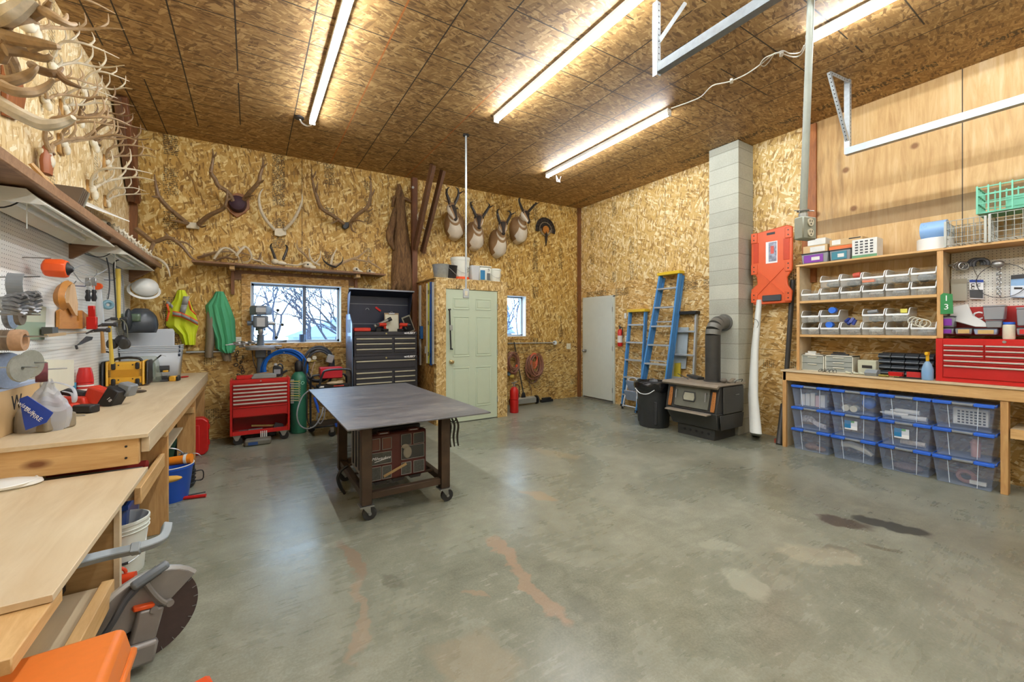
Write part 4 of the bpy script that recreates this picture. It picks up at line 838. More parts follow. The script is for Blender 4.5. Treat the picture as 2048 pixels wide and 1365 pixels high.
t = thing('glove_yellow', 'yellow glove draped over the rim of the blue bucket', 'glove', P(335, 960, Z=.27), 0); obj('palm', MB().ball((0,0,.0), (.09,.035,.025), 12, 8), mat('yellow_leather', 'd9a545', .7), t)
one('white_tote_corner', MB().taper((0,0,0), .16, .16, .25, 1.12), CL, 'frosted bin between the big bench post and the blue bucket', 'storage bin', loc=P(340, 1015, Z=0) + Vector((-.13,-.05,0)), bev=.01)
t = thing('blue_bin', 'dark blue translucent bin under the bench behind the white bucket', 'storage bin', (-.85, 3.46, 0), 0)
obj('bin_body', MB().taper((0,-.0,0), .42, .34, .36, 1.1), m_clear('blue_tint', '27498f', .72, .3), t, bev=.015); obj('rim', MB().box(-.24, .24, -.2, -.18, .35, .375).box(.225, .24, -.18, .18, .35, .375), BLUE, t)
for k in range(3): obj('rim_rib', MB().box(-.22, .22, -.2-.003, -.185, .385+.02*k, .392+.02*k), BLUE, t)
# tank / hoses
t = thing('black_tank', 'black canister with silver valve and wire handle beyond the bench posts', 'canister', P(385, 975, Z=0) + Vector((-.07,.03,0)), 0)
obj('tank', MB().lathe([(.07,0), (.085,.02), (.085,.2), (.06,.25), (.03,.27)], n=20), BLACK, t); obj('valve', MB().cyl((0,0,.27), (0,0,.31), .02, n=10).cyl((-.03,0,.30), (.03,0,.30), .012, n=8), STEEL, t)
mb = MB(); curve(mb, [(.08,0,.05), (.14,0,.05), (.14,0,.13), (.08,0,.13)], .005, 6); obj('wire_handle', mb, BLACK, t)
mb = MB(); curve(mb, [(0,0,.31), (-.05,-.02,.36), (-.15,-.04,.38), (-.25,-.02,.33), (-.12,.02,.32)], .006, 6); obj('hose', mb, mat('silver_hose', 'b8bcc0', .3, .5), t)
for k in range(4): obj('cord_wrap', MB().ring((0,0,.04+k*.035), (0,.08,1), .088, .006, 24, 6), mat('cord_black', '222224', .5), t)
t = thing('red_pipe', 'short red pipe lying on the floor beside the black canister', 'pipe', P(395, 993, Z=.015), 0); obj('pipe', MB().cyl((-.16,.03,.0), (.06,-.02,.0), .014, n=12), RED, t); obj('rod', MB().cyl((-.10,.06,.0), (.05,.06,.005), .005, n=8), DGREY, t)
# tools on lower shelf
for k, (y, c, lb) in enumerate(((3.35, GREY, 'grey roll on the lower shelf beside the long bench end board'), (3.5, mat('dull_red', '9a2f2c', .5), 'red and black cylinder on the lower shelf under the long bench'))):
    one('rolled_item', MB().cyl((XL+.2, y, .55), (BENX-.1, y-.05, .55), .035, n=14), c, lb, 'roll')
# white bucket
t = thing('white_bucket', 'white plastic bucket with wire handle under the low bench edge', 'bucket', P(272, 1140, Z=0) + Vector((-.075,.02,0)), 0)
obj('pail', MB().lathe([(.105,0), (.108,.008), (.128,.29), (.135,.295), (.135,.31), (.128,.312), (.122,.30), (.10,.012)], n=32), mat('bucket_white', 'e3e6dc', .35, vary=.04), t)
for z in (.25, .27): obj('rib', MB().ring((0,0,z), (0,0,1), .131, .004, 32, 6), mat('bucket_white', 'e3e6dc', .35, vary=.04), t)
mb = MB(); curve(mb, [(.12,.03,.22), (.11,-.06,.12), (.05,-.125,.09), (-.02,-.13,.09), (-.1,-.08,.14)], .0025, 5); obj('bail', mb, STEEL, t); obj('bail_grip', MB().cyl((.06,-.122,.094), (-.01,-.132,.088), .008, n=8), BLACK, t)
# grease gun cluster
t = thing('orange_pump', 'red-orange and yellow pump tool lying on the floor by the low bench leg', 'pump tool', P(272, 1190, Z=0), -.1)
OR2 = mat('orange_red', 'd8481f', .4)
obj('barrel', MB().cyl((-.16,0,.03), (.0,-.0,.03), .028, n=14), OR2, t); obj('barrel', MB().cyl((-.16,.03,.085), (-.01,.03,.085), .026, n=14), OR2, t); obj('neck', MB().cyl((.0,-.01,.03), (.07,-.02,.035), .026, .018, 12), mat('olive_yellow', 'b9a640', .5), t)
obj('spring', MB().cyl((.035,-.05,.055), (.09,-.03,.065), .022, n=12), DGREY, t); obj('yellow_bar', MB().beam((.06,.02,.035), (.18,.03,.03), .03, .012), mat('worn_yellow', 'd2c05a', .5), t)
obj('hook_handle', MB().ring((-.08,.03,.115), (0,1,0), .03, .008, 12, 6, 0, PI), OR2, t)
# cut-off saw with big diamond blade
sp = P(262, 1262, Z=.19); bl = P(244, 1262, X=-.43)
t = thing('cutoff_saw', 'large grey cut-off saw with toothed dark blade on the floor by the low bench', 'cut-off saw', (-.37, 2.33, 0), .42)
BR = .178
obj('blade', MB().cyl((0,-.004,BR+.005), (0,.0,BR+.005), BR, n=48), mat('blade_brown', '4e3f3c', .5, .3, scale=30), t)
for k in range(24):
    a = 2*PI*k/24; mb = MB(); mb.beam((math.cos(a)*(BR*.9), -.0055, BR+.005+math.sin(a)*BR*.9), (math.cos(a)*BR, -.0055, BR+.005+math.sin(a)*BR), .003, .002); obj('blade_slot', mb, STEEL, t)
GU = mat('guard_grey', '8c8782', .4, .3)
mb = MB(); n = 14; pol = [(0, BR)] + [(math.cos(a)*(BR+.022), BR+math.sin(a)*(BR+.022)) for a in [math.radians(38 + 150*k/n) for k in range(n+1)]]; mb.prism(pol, -.035, -.008); obj('blade_guard', mb, GU, t, bev=.005)
mb = MB(); mb.tube([(math.cos(a)*(BR+.02), -.02, BR+math.sin(a)*(BR+.02)) for a in [math.radians(38+150*k/n) for k in range(n+1)]], .014, 6); obj('guard_rim', mb, mat('light_alloy', 'aeb0ae', .35, .4), t)
obj('arm_housing', MB().cb((-.02,-.05,BR+.0), .09, .03, .13, (0,.25,0)), GU, t, bev=.01, seg=2); obj('orange_cap', MB().cb((-.03,-.05,BR+.08), .07, .03, .018, (0,.25,0)), ORANGE, t, bev=.004)
obj('lower_housing', MB().cb((-.1,-.06,BR-.09), .22, .05, .09, (0,.2,0)), GU, t, bev=.015, seg=2)
mb = MB(); curve(mb, [(-.30,-.07,.05), (-.22,-.08,.15), (-.14,-.08,.25), (-.09,-.06,.32), (-.04,-.05,.36), (.02,-.05,.39)], [.012,.012,.012,.014,.02,.022], 8); obj('front_handle', mb, DGREY, t)
obj('handle_grip', MB().cb((-.01,-.06,.385), .13, .035, .035, (0,-.35,0)), mat('grip_grey', '737a80', .5), t, bev=.012, seg=2)
mb = MB(); curve(mb, [(-.03,-.05,.37), (-.0,-.06,.3), (.03,-.06,.25), (.05,-.055,.23)], .011, 8); obj('brace_tube', mb, GU, t)
for x, z in ((.0,.235), (.055,.232)): obj('bolt', MB().cyl((x,-.07,z), (x,-.05,z), .014, n=10), GU, t)
# orange case in the foreground
t = thing('orange_tool_case', 'big bright orange hard case in the bottom left corner of the picture', 'tool case', (-.42, 1.3, 0), 0)
zt_ = .575; OC = mat('case_orange', 'e07a30', .42, vary=.05, scale=40)
c4 = [P(-60, 1440, Z=zt_), P(190, 1440, Z=zt_), P(268, 1240, Z=zt_), P(-60, 1338, Z=zt_)]
def ins(q, d, z):
    m = sum((Vector(p) for p in q), Vector())/4; return [Vector((p.x, p.y, z)) + (Vector((m.x, m.y, 0)) - Vector((p.x, p.y, 0))).normalized()*d for p in q]
off = Vector((-.42, 1.3, 0)); q0 = [p - off for p in c4]
obj('lid', MB().hexa(ins(q0, -.0, zt_-.085), ins(q0, .022, zt_)), OC, t, bev=.018, seg=3); obj('base_shell', MB().hexa(ins(q0, .03, .0), ins(q0, .004, zt_-.095)), OC, t, bev=.014, seg=2); obj('seam_lip', MB().hexa(ins(q0, -.01, zt_-.105), ins(q0, -.01, zt_-.08)), OC, t, bev=.006)
one('orange_wedge', MB().poly3([P(150,1200,Z=.0), P(205,1205,Z=.0), P(202,1126,X=-.56), P(192,1126,X=-.56)], (-.03,.05,0)), mat('cone_orange', 'e2681c', .5), 'orange plastic cone leaning behind the low bench shelf edge', 'cone')
t = thing('socket_case', 'small black plastic case with red handle on the low bench shelf', 'case', P(98, 1215, Z=.36), 0)
obj('case', MB().box(-.10, .02, -.04, .10, .0, .05), BLACK, t, bev=.006); obj('red_handle', MB().beam((-.12,-.10,.02), (.01,-.06,.03), .022, .018), mat('tool_red2', 'd03a22', .4), t, bev=.006); obj('chrome_rod', MB().cyl((-.02,-.05,.055), (.0,.0,.055), .005, n=8), STEEL, t)
one('yellow_tray', MB().box(-.1, .0, -.15, .12, 0, .012).box(-.008, .0, -.15, .12, .012, .04), mat('tray_yellow', 'd4a91c', .4), 'yellow metal tray edge on the low bench shelf beside the black case', 'tray', loc=P(55, 1290, Z=.36))

one('orange_tool_end', MB().taper((0,0,0), .12, .10, .035, .8), ORANGE, 'orange plastic end of a tool on the floor at the bottom picture edge', 'tool', loc=G(392, 1392), rz=.3, bev=.01)
# ================================================================= BACK WALL
# timber post with knee brace, and the brace in the left corner
RBW = m_wood('red_brown_timber', '7a4a2a', '4a2d1a', (22,22,3), knots=False); RBD = m_wood('red_brown_brace', '6e4a30', '442c1a', (22,22,3), knots=False)
t = thing('knee_brace', 'brown timber post with two slanting brace planks beside the hanging hide', 'timber brace', (0,0,0))
px0 = B(821, 470).x; px1 = min(B(838, 470).x, 2.293)
obj('post', MB().box(px0, px1, YB-.09, YB-.008, 0.0, ceil_z(2)), RBW, t, bev=.003)
obj('brace_plank', MB().beam(P(866, 330, Z=3.86), B(830, 498, .12), .13, .055, (1,0,0)), RBD, t, bev=.003)
obj('brace_plank', MB().beam(P(886, 341, Z=3.86), B(845, 505, .09), .13, .05, (1,0,0)), RBD, t, bev=.003)
obj('bolt', MB().cyl(B(826, 375, .1), B(826, 375, .08), .02, n=10), STEEL, t)
t = thing('corner_brace', 'dark brown double-plank brace in the upper left corner of the room', 'timber brace', (0,0,0))
obj('brace_plank', MB().beam(P(236, 190, Z=3.82), P(264, 400, Y=6.4), .12, .06, (1,0,0)), RBD, t, bev=.003)
obj('brace_plank', MB().beam(P(248, 192, Z=3.82), P(276, 404, Y=6.44), .10, .05, (1,0,0)), RBW, t, bev=.003)
# long antler shelf
ZA = 2.235
t = thing('antler_shelf', 'thin brown wooden shelf of shed antlers above the big window', 'shelf', (0,0,0))
sx0, sx1 = -.60, 1.73
obj('shelf_board', MB().box(sx0, sx1, 6.25, YB-.008, ZA, ZA+.025), BROWNW, t, bev=.002)
for u in (463, 713):
    x = P(u, 540, Y=6.4).x
    obj('bracket_arm', MB().box(x-.02, x+.035, 6.30, YB-.01, ZA-.05, ZA-.001), LUM, t, bev=.003); obj('bracket_leg', MB().box(x-.01, x+.03, YB-.06, YB-.01, ZA-.36, ZA-.051), BROWNZ, t, bev=.003)
obj('wall_cleat', MB().box(-.2, 1.35, YB-.016, YB-.008, ZA-.16, ZA-.03), BROWNW, t)
# four big mounts traced on the wall
def mount(label, beams, am, skull=None, plaque=None, name='elk_antlers'):
    t = antler(name, label, beams, am, B, group='antlers mounted on the back wall')
    if skull: obj('skull_plate', skull, BONE, t, bev=.004)
    return t
s_ = .0087
mount('wide brown elk antlers leftmost on the back wall, on a bare skull plate',
 [[([(375,448,.05), (356,432,.14), (338,417,.22), (318,394,.32), (313,377,.34), (310,360,.33), (309,349,.31)], .022, .006), ([(318,394,.32), (310,394,.36), (303,393,.38)], .012, .004), ([(371,447,.08), (355,443,.2), (343,441,.28)], .014, .005), ([(366,440,.1), (352,431,.2), (346,421,.26)], .012, .004)],
  [([(397,449,.05), (417,432,.14), (440,421,.22), (449,414,.26), (454,395,.3), (454,380,.32)], .022, .006), ([(397,449,.07), (403,454,.18), (412,452,.25)], .013, .005), ([(449,414,.26), (455,417,.32), (460,424,.36)], .011, .004)]], ANTD,
 MB().poly3([B(373, 444, .06), B(399, 446, .06), B(398, 458, .06), B(372, 456, .06)], (0, .05, 0)))
t = mount('tall branching elk antlers over a dark purple velvet pad on a shield plaque',
 [[([(466,402,.12), (455,384,.18), (437,372,.26), (430,358,.3), (422,345,.34), (425,325,.36), (426,310,.36), (425,298,.35)], .022, .005), ([(441,376,.24), (436,379,.32)], .011, .004), ([(423,346,.34), (418,343,.4)], .01, .004), ([(426,316,.36), (431,310,.4), (433,304,.42)], .009, .003), ([(462,396,.14), (453,402,.26), (450,410,.3)], .012, .004)],
  [([(488,400,.12), (496,389,.18), (508,376,.26), (518,364,.32), (520,350,.34), (525,336,.35), (526,325,.35), (525,316,.34)], .022, .005), ([(515,368,.3), (523,364,.36), (528,360,.4)], .011, .004), ([(490,396,.15), (500,392,.25), (508,391,.3)], .012, .004), ([(524,338,.35), (530,331,.38), (535,327,.4)], .009, .003)]], ANTD)
obj('plaque', MB().poly3([B(455, 392), B(475, 387), B(498, 393), B(500, 418), B(489, 428), B(474, 437), B(460, 426), B(453, 416)], (0, -.03, 0)), m_wood('oak_plaque', 'a06a3c', '77481f', (22,22,3), .35, knots=False), t, bev=.006)
obj('velvet_pad', MB().loft([[B(475, 408) + Vector((math.cos(a)*.105*k, -d, math.sin(a)*(.125 if math.sin(a) < 0 else .09)*k)) for a in [2*PI*q/18 for q in range(18)]] for k, d in ((1,.03), (1,.08), (.85,.12), (.5,.14))]), mat('purple_velvet', '3a1f2c', .7), t)
mount('two slim curved antlers like a horseshoe with no tines on a bare skull',
 [[([(549,460,.06), (534,443,.12), (523,424,.18), (518,402,.22), (520,387,.22), (526,378,.2)], .017, .006)],
  [([(569,460,.06), (585,443,.12), (597,422,.18), (604,402,.22), (604,389,.22)], .017, .006)]], ANTL,
 MB().poly3([B(549, 457, .05), B(572, 457, .05), B(573, 470, .05), B(560, 473, .05), B(549, 471, .05)], (0, .045, 0)))
t = mount('broad elk antlers with a black skull plate rightmost on the back wall',
 [[([(687,448,.06), (666,432,.16), (643,417,.25), (634,395,.32), (627,372,.35), (624,354,.35), (623,338,.33)], .023, .005), ([(632,386,.34), (634,374,.4), (636,364,.42)], .012, .004), ([(676,440,.14), (668,445,.24), (661,447,.3)], .012, .004), ([(625,356,.35), (630,348,.4), (632,342,.42)], .01, .004)],
  [([(700,448,.06), (712,432,.16), (735,414,.26), (741,392,.33), (742,372,.35), (740,349,.34)], .023, .005), ([(728,420,.24), (738,422,.32), (746,417,.36)], .013, .004), ([(741,395,.33), (747,385,.38), (749,378,.4)], .011, .004), ([(703,443,.1), (716,441,.22), (729,445,.28)], .013, .004), ([(701,448,.1), (704,460,.2), (712,466,.26)], .014, .004), ([(742,360,.34), (737,352,.4)], .01, .003)]], ANTD)
obj('skull_plate', MB().poly3([B(686, 445, .08), B(699, 444, .08), B(698, 455, .08), B(691, 459, .08), B(685, 455, .08)], (0, .07, 0)), BLACK, t, bev=.008)
# shed antlers and skulls lying on the shelf
def S(u, v, off): return P(u, v, Y=6.40 - off)
def sheds(label, pts_list, am, r0=.013, cat='antler'):
    return antler('shed_antler', label, [[(p, r0 if k == 0 else r0*.7, .004) for k, p in enumerate(pts_list)]], am, S, cat, 'shed antlers on the shelf', n=6)
sheds('dark shed antler lying flat at the left end of the shelf', [[(395,516,.0), (410,512,.03), (428,507,.05), (445,501,.06)], [(410,512,.03), (408,506,.03)]], ANTD)
sheds('pale shed antler arching over the left pile on the shelf', [[(428,518,.06), (436,506,.08), (446,497,.08), (458,498,.08), (470,506,.08), (478,517,.08), (476,524,.06)], [(436,506,.08), (441,496,.06)]], ANTL)
sheds('white shed antler hooping over the middle of the left pile', [[(472,512,.1), (482,500,.1), (490,494,.08), (498,500,.08), (503,513,.08), (497,523,.06), (484,525,.06)], [(482,500,.1), (476,493,.06)]], ANTL)
sheds('grey shed antler lying across the back of the left pile', [[(405,512,-.05), (430,505,-.05), (460,503,-.04), (490,508,-.03), (515,515,-.02)], [(460,503,-.04), (470,496,-.02)]], ANT)
sheds('brown shed antler tucked under the hooped white ones', [[(430,521,.02), (450,515,.03), (470,519,.04), (490,512,.04)], [(450,515,.03), (462,508,.04)]], ANTD)
sheds('small pale forked antler right of the left pile', [[(505,518,.08), (512,521,.1), (524,523,.1), (536,530,.1), (545,531,.1)], [(524,523,.1), (524,515,.1)]], ANTL, .011)
sheds('short pointed shed antler standing up right of the pile', [[(516,524,.02), (520,514,.0), (523,504,.0)]], ANTD, .011)
sheds('wavy pale antler lying low between the pronghorn skull and the deer skull', [[(570,529,.08), (582,530,.1), (596,531,.1), (610,527,.1), (622,531,.08)], [(596,531,.1), (603,525,.1)]], ANTL, .010)
sheds('forked brown antler standing upright above the deer skull', [[(618,520,.0), (608,508,.0), (598,500,-.02), (594,492,-.02), (594,480,-.03)], [(598,500,-.02), (606,495,.0)]], ANT)
sheds('upright grey antler curving beside the deer skull', [[(640,531,.06), (626,524,.06), (619,510,.05), (619,497,.04)], [(632,526,.06), (640,515,.05), (641,503,.04)]], ANTL)
sheds('tall pale antler tine rising right of the deer skull', [[(662,530,.05), (664,518,.05), (668,508,.04), (674,497,.03)]], ANTL, .014)
sheds('long grey branching antler reaching along the right end of the shelf', [[(662,533,.08), (680,528,.1), (700,520,.1), (716,514,.1), (728,505,.1), (740,497,.1)], [(706,518,.1), (722,521,.12), (738,524,.12), (748,520,.12)], [(738,524,.12), (752,532,.12), (765,541,.12)], [(738,524,.12), (736,512,.1)]], ANT, .018)
sheds('dark curled horn lying in front of the long grey antler', [[(672,535,.12), (658,530,.12), (648,522,.12), (645,514,.12)], [(672,535,.12), (684,524,.12), (686,514,.12)]], mat('horn_black', '2a2420', .45), .012, 'horns')
t = antler('pronghorn_skull', 'small skull with two black curved horns in the middle of the shelf', [[([(551,520,.06), (546,505,.05), (542,495,.04), (542,490,.06), (545,487,.08)], .014, .004)], [([(566,520,.06), (571,508,.05), (574,498,.04), (573,492,.06), (569,490,.08)], .014, .004)]], mat('horn_black', '2a2420', .45), S, 'skull')
obj('skull', MB().ball(S(550, 524, .06), (.045,.05,.04)).ball(S(563, 527, .08), (.06,.04,.03)), BONE, t)
for k, (u, v, l_, hh) in enumerate(((615, 521, 'tan deer skull with dark eye holes under the upright antlers', .06), (712, 535, 'low white skull under the long grey antler', .045), (738, 536, 'small white jaw bones at the right end of the shelf', .035))):
    c = S(u, v, .05); t = thing('animal_skull', l_, 'skull', (c.x, c.y, ZA+.025)); obj('cranium', MB().ball((0,0,hh*.9), (hh*1.1,.05,hh*.9)).ball((hh*.9,-.02,hh*.5), (hh*.9,.03,hh*.45)), BONE, t); obj('eye_socket', MB().ball((0,-.046,hh), (.014,.01,.013), 8, 6), BLACK, t)
    for q in range(4): obj('tooth', MB().cb((hh*.6+q*.018,-.045,.012), .009,.01,.022), BONE, t)
# ---------------------------------------------------------------- hide
def m_fur():
    t = NT('brown_fur'); v = t.coord(); n = t.noise(t.mapping(v, scale=(6,6,1.2)), 3, 6, .7, 1.0); f = t.noise(t.mapping(v, scale=(60,60,6)), 3, 3)
    col = t.ramp(t.math('ADD', t.math('MULTIPLY', n, .75), t.math('MULTIPLY', f, .3)), [(.35, srgb('3a2717')), (.52, srgb('6e5030')), (.7, srgb('94734a'))]); t.set(col, .85); t.bump(f, .5, .01); return t.m
FUR = m_fur()
t = thing('hanging_hide', 'long brown animal hide hanging nose up on the wall beside the timber post', 'hide', (0,0,0))
cen = [(797,370,3,.04), (798,385,7,.06), (799,398,10,.07), (799,415,10,.07), (800,440,12,.08), (802,470,14,.08), (803,500,17,.09), (803,530,19,.09), (804,555,21,.09), (806,575,22,.08), (808,588,18,.05)]
mb = MB(); mb.loft([[B(u, v) + Vector((math.cos(a)*w_*s_, -.008-max(0, math.sin(a))*d*1.3, 0)) for a in [2*PI*q/20 for q in range(20)]] for u, v, w_, d in cen]); obj('pelt', mb, FUR, t)
mb = MB(); curve(mb, [B(790, 418, .05), B(786, 440, .07), B(780, 465, .08), B(780, 480, .08), B(788, 500, .07)], [.03,.05,.06,.055,.02], 10); obj('foreleg', mb, FUR, t)
for a_, b_ in (((790,395), (785,414)), ((806,397), (822,404))): mb = MB(); curve(mb, [B(a_[0], a_[1], .05), B((a_[0]+b_[0])/2, a_[1]+2, .07), B(b_[0], b_[1], .05)], [.03,.025,.02], 8); obj('paw', mb, FUR, t)
for u in (792, 812): mb = MB(); curve(mb, [B(u, 565, .08), B(u+(2 if u > 800 else -6), 580, .1), B(u, 596, .08)], [.04,.035,.01], 8); obj('tail_tuft', mb, FUR, t)
# ---------------------------------------------------------------- pronghorn heads
TAN = mat('pronghorn_tan', '9b7a55', .8, vary=.12, scale=40); PWH = mat('pronghorn_white', 'ded4c2', .8, vary=.06, scale=40); PDK = mat('pronghorn_dark', '2c211a', .7); HORN = mat('horn_black', '2a2420', .45)
def pronghorn(label, sh, hd, nose, horns, ears, sw, belly=.30):
    """sh: bottom of the brisket, hd: skull, nose: muzzle (picture places), sw: shoulder half width in m"""
    t = thing('pronghorn_mount', label, 'mounted head', (0,0,0), 0, 'pronghorn heads on the back wall')
    s0 = B(*sh[0]); H = B(hd[0], hd[1], .40); N = B(nose[0], nose[1], .54)
    prof = [(s0 + Vector((0, 0, 0)), sw*.95, .27), (s0.lerp(H, .18) + Vector((0,-.07,-.04)), sw, .25), (s0.lerp(H, .38) + Vector((0,-.07,-.05)), sw*.74, .18), (s0.lerp(H, .58) + Vector((0,-.03,-.03)), sw*.50, .125), (s0.lerp(H, .78), sw*.40, .095), (H + Vector((0,.05,-.03)), sw*.38, .085), (H, sw*.40, .085)]
    n = 20; rings = []
    for i, (c, rx, rz) in enumerate(prof):
        tilt = min(1, i/4)      # rings lean back as the neck rises
        up = Vector((0, .55*tilt, 1 - .25*tilt)).normalized()
        rings.append([c + Vector((1,0,0))*math.cos(2*PI*q/n)*rx + up*math.sin(2*PI*q/n)*rz for q in range(n)])
    # refine rings for the throat stripes
    fine = []
    for i in range(len(rings)-1):
        for k in range(3): fine.append([a.lerp(b, k/3) for a, b in zip(rings[i], rings[i+1])])
    fine.append(rings[-1])
    mb = MB(); b0 = 0
    for i in range(len(fine)-1):
        for q in range(n):
            ang = (q+.5)/n*2*PI; low = math.sin(ang) < -.78; front = math.sin(ang) < .3
            w_ = (low and i < 6) or (math.sin(ang) < -.5 and abs(math.cos(ang)+.0) < .75 and 3 <= i < 8) or (front and i in (9, 12)) or (math.sin(ang) < -.6 and i >= 15)
            mb.m = 1 if w_ else 0
            mb.add([fine[i][q], fine[i][(q+1) % n], fine[i+1][(q+1) % n], fine[i+1][q]], [(0,1,2,3)])
    mb.m = 0; mb.add(fine[0], [tuple(range(n))]); mb.add(fine[-1], [tuple(range(n))])
    o = obj('neck_and_shoulders', mb, [TAN, PWH], t)
    bm = bmesh.new(); bm.from_mesh(o.data); bmesh.ops.remove_doubles(bm, verts=bm.verts, dist=1e-5); bmesh.ops.recalc_face_normals(bm, faces=bm.faces); bm.to_mesh(o.data); bm.free(); o.data.polygons.foreach_set('use_smooth', [True]*len(o.data.polygons))
    D = (N - H).normalized(); side = D.cross(Vector((0,0,1))).normalized(); up = side.cross(D).normalized(); ln = (N-H).length
    mb = MB(); m = 14; rr = []
    for k, (f, rx, rz) in enumerate(((-.35,.02,.03), (-.25,.062,.07), (.0,.078,.085), (.3,.07,.075), (.6,.047,.052), (.85,.036,.038), (1.0,.033,.033), (1.08,.012,.014))):
        rr.append([H + D*ln*f + side*math.cos(2*PI*q/m)*rx + up*(math.sin(2*PI*q/m)*rz - .01*k) for q in range(m)])
    for i in range(len(rr)-1):
        for q in range(m):
            sn = math.sin((q+.5)/m*2*PI); mb.m = 2 if (sn > .75 and i >= 2) or i >= 6 else (1 if sn < .45 and i >= 1 else 0)
            mb.add([rr[i][q], rr[i][(q+1) % m], rr[i+1][(q+1) % m], rr[i+1][q]], [(0,1,2,3)])
    mb.m = 2; mb.add(rr[-1], [tuple(range(m))]); mb.m = 0; mb.add(rr[0], [tuple(range(m))]); hdo = obj('head', mb, [TAN, PWH, PDK], t)
    bm = bmesh.new(); bm.from_mesh(hdo.data); bmesh.ops.remove_doubles(bm, verts=bm.verts, dist=1e-5); bmesh.ops.recalc_face_normals(bm, faces=bm.faces); bm.to_mesh(hdo.data); bm.free(); hdo.data.polygons.foreach_set('use_smooth', [True]*len(hdo.data.polygons))
    for s in (-1, 1):
        obj('eye', MB().ball(H + D*ln*.12 + side*s*.072 + up*.03, .014, 8, 6), BLACK, hdo)
        obj('nostril', MB().ball(H + D*ln*1.04 + side*s*.016, .007, 8, 5), BLACK, hdo)
    for pts in horns:
        w_ = [B(*p) for p in pts]; mb = MB(); curve(mb, w_, [.024,.024,.02,.013,.004], 8)
        if len(pts) > 4: mb.tube([w_[2], w_[2] + Vector((.05 if pts[0][0] < pts[2][0] else -.05, -.09, .03))], [.016,.004], 6)
        obj('horn', mb, HORN, t)
    for s, (eu, ev) in zip((-1, 1), ears):
        b = H + side*s*.06 + up*.05 - D*.04; e = B(eu, ev, .38); mb = MB(); mb.tube([b, b.lerp(e, .35), b.lerp(e, .7), e], [.018,.034,.028,.004], 8, True, .4); obj('ear', mb, TAN, t)
    return t
pronghorn('leftmost pronghorn head mount, looking right toward the hanging pole', [(907, 452, 0)], (904, 416), (915, 433), [[(900,410,.40), (896,396,.41), (893,386,.42), (895,378,.43), (899,375,.46)], [(908,410,.40), (914,398,.41), (917,388,.42), (916,379,.43), (911,375,.46)]], [(888, 401), (912, 408)], .185)
pronghorn('second pronghorn head mount from the left, facing straight out behind the hanging pole', [(946, 474, 0)], (958, 438), (958.5, 449), [[(953,435,.40), (948,423,.42), (943,413,.43), (941,406,.44), (945,404,.48)], [(964,435,.40), (972,424,.42), (977,416,.43), (979,410,.44), (976,408,.48)]], [(944, 427), (972, 432)], .17)
pronghorn('third pronghorn head mount, lowest of the four, facing straight out', [(992, 489, 0)], (1006, 450), (1007.5, 461), [[(1000,447,.40), (997,436,.42), (995,427,.43), (995,421,.44), (999,418,.48)], [(1012,448,.40), (1018,437,.42), (1021,430,.43), (1020,424,.44), (1015,422,.48)]], [(993, 441), (1019, 446)], .17)
pronghorn('rightmost pronghorn head mount, turned toward the turkey fan', [(1033, 462, 0)], (1050, 428), (1061, 439), [[(1047,425,.40), (1043,415,.42), (1039,405,.43), (1038,398,.44), (1041,396,.48)], [(1055,425,.40), (1063,417,.42), (1069,410,.43), (1073,407,.44), (1070,405,.47)]], [(1040, 418), (1058, 424)], .175)
# turkey fan
t = thing('turkey_fan', 'dark spread turkey tail fan with hanging feather near the room corner', 'turkey fan', B(1090.5, 460, .02))
FE = mat('feather_dark', '2f261f', .7, vary=.3); FE2 = mat('feather_band', '8d7c62', .7)
for k in range(19):
    a = math.radians(-8 + 196*k/18); mb = MB(); r0, r1 = .06, .245; w_ = .021; d = Vector((math.cos(a), 0, math.sin(a))); n_ = Vector((-d.z, 0, d.x))
    yy = -.004*(k % 2)-.004*abs(9-k)*.3
    def q(r, w): return [d*r - n_*w + Vector((0,yy,0)), d*r + n_*w + Vector((0,yy,0))]
    a1, a2, a3, a4, a5 = q(r0,.012), q(.14,.02), q(.155,.022), q(.235,.026), q(r1,.018)
    mb.m = 0; mb.add(a1+a2[::-1], [(0,1,2,3)]); mb.m = 1; mb.add(a2+a3[::-1], [(0,1,2,3)]); mb.m = 0; mb.add(a3+a4[::-1], [(0,1,2,3)]); mb.add(a4+a5[::-1], [(0,1,2,3)])
    obj('feather', mb, [FE, FE2], t, solid=.003)
obj('centre_disc', MB().cyl((0,-.006,0), (0,-.03,0), .075, n=20), mat('orange_burl', 'b5722c', .5, vary=.3, scale=30), t); obj('band', MB().ring((0,-.012,0), (0,1,0), .115, .012, 28, 5, -PI*.02, PI*1.02, (1,0,0)), FE2, t)
mb = MB(); mb.tube([(0,-.02,-.04), (0,-.03,-.12), (0,-.03,-.22), (0,-.02,-.33)], [.018,.05,.038,.003], 8, True, .35); obj('beard', mb, FE, t)
t = rack('deer_antlers', 'small white deer antlers fixed beside the knee brace', B(853, 462, .03), PI, .62, 41, BONE, None, tines=4, group=None); t.rotation_euler = (0, 0, PI-.5)
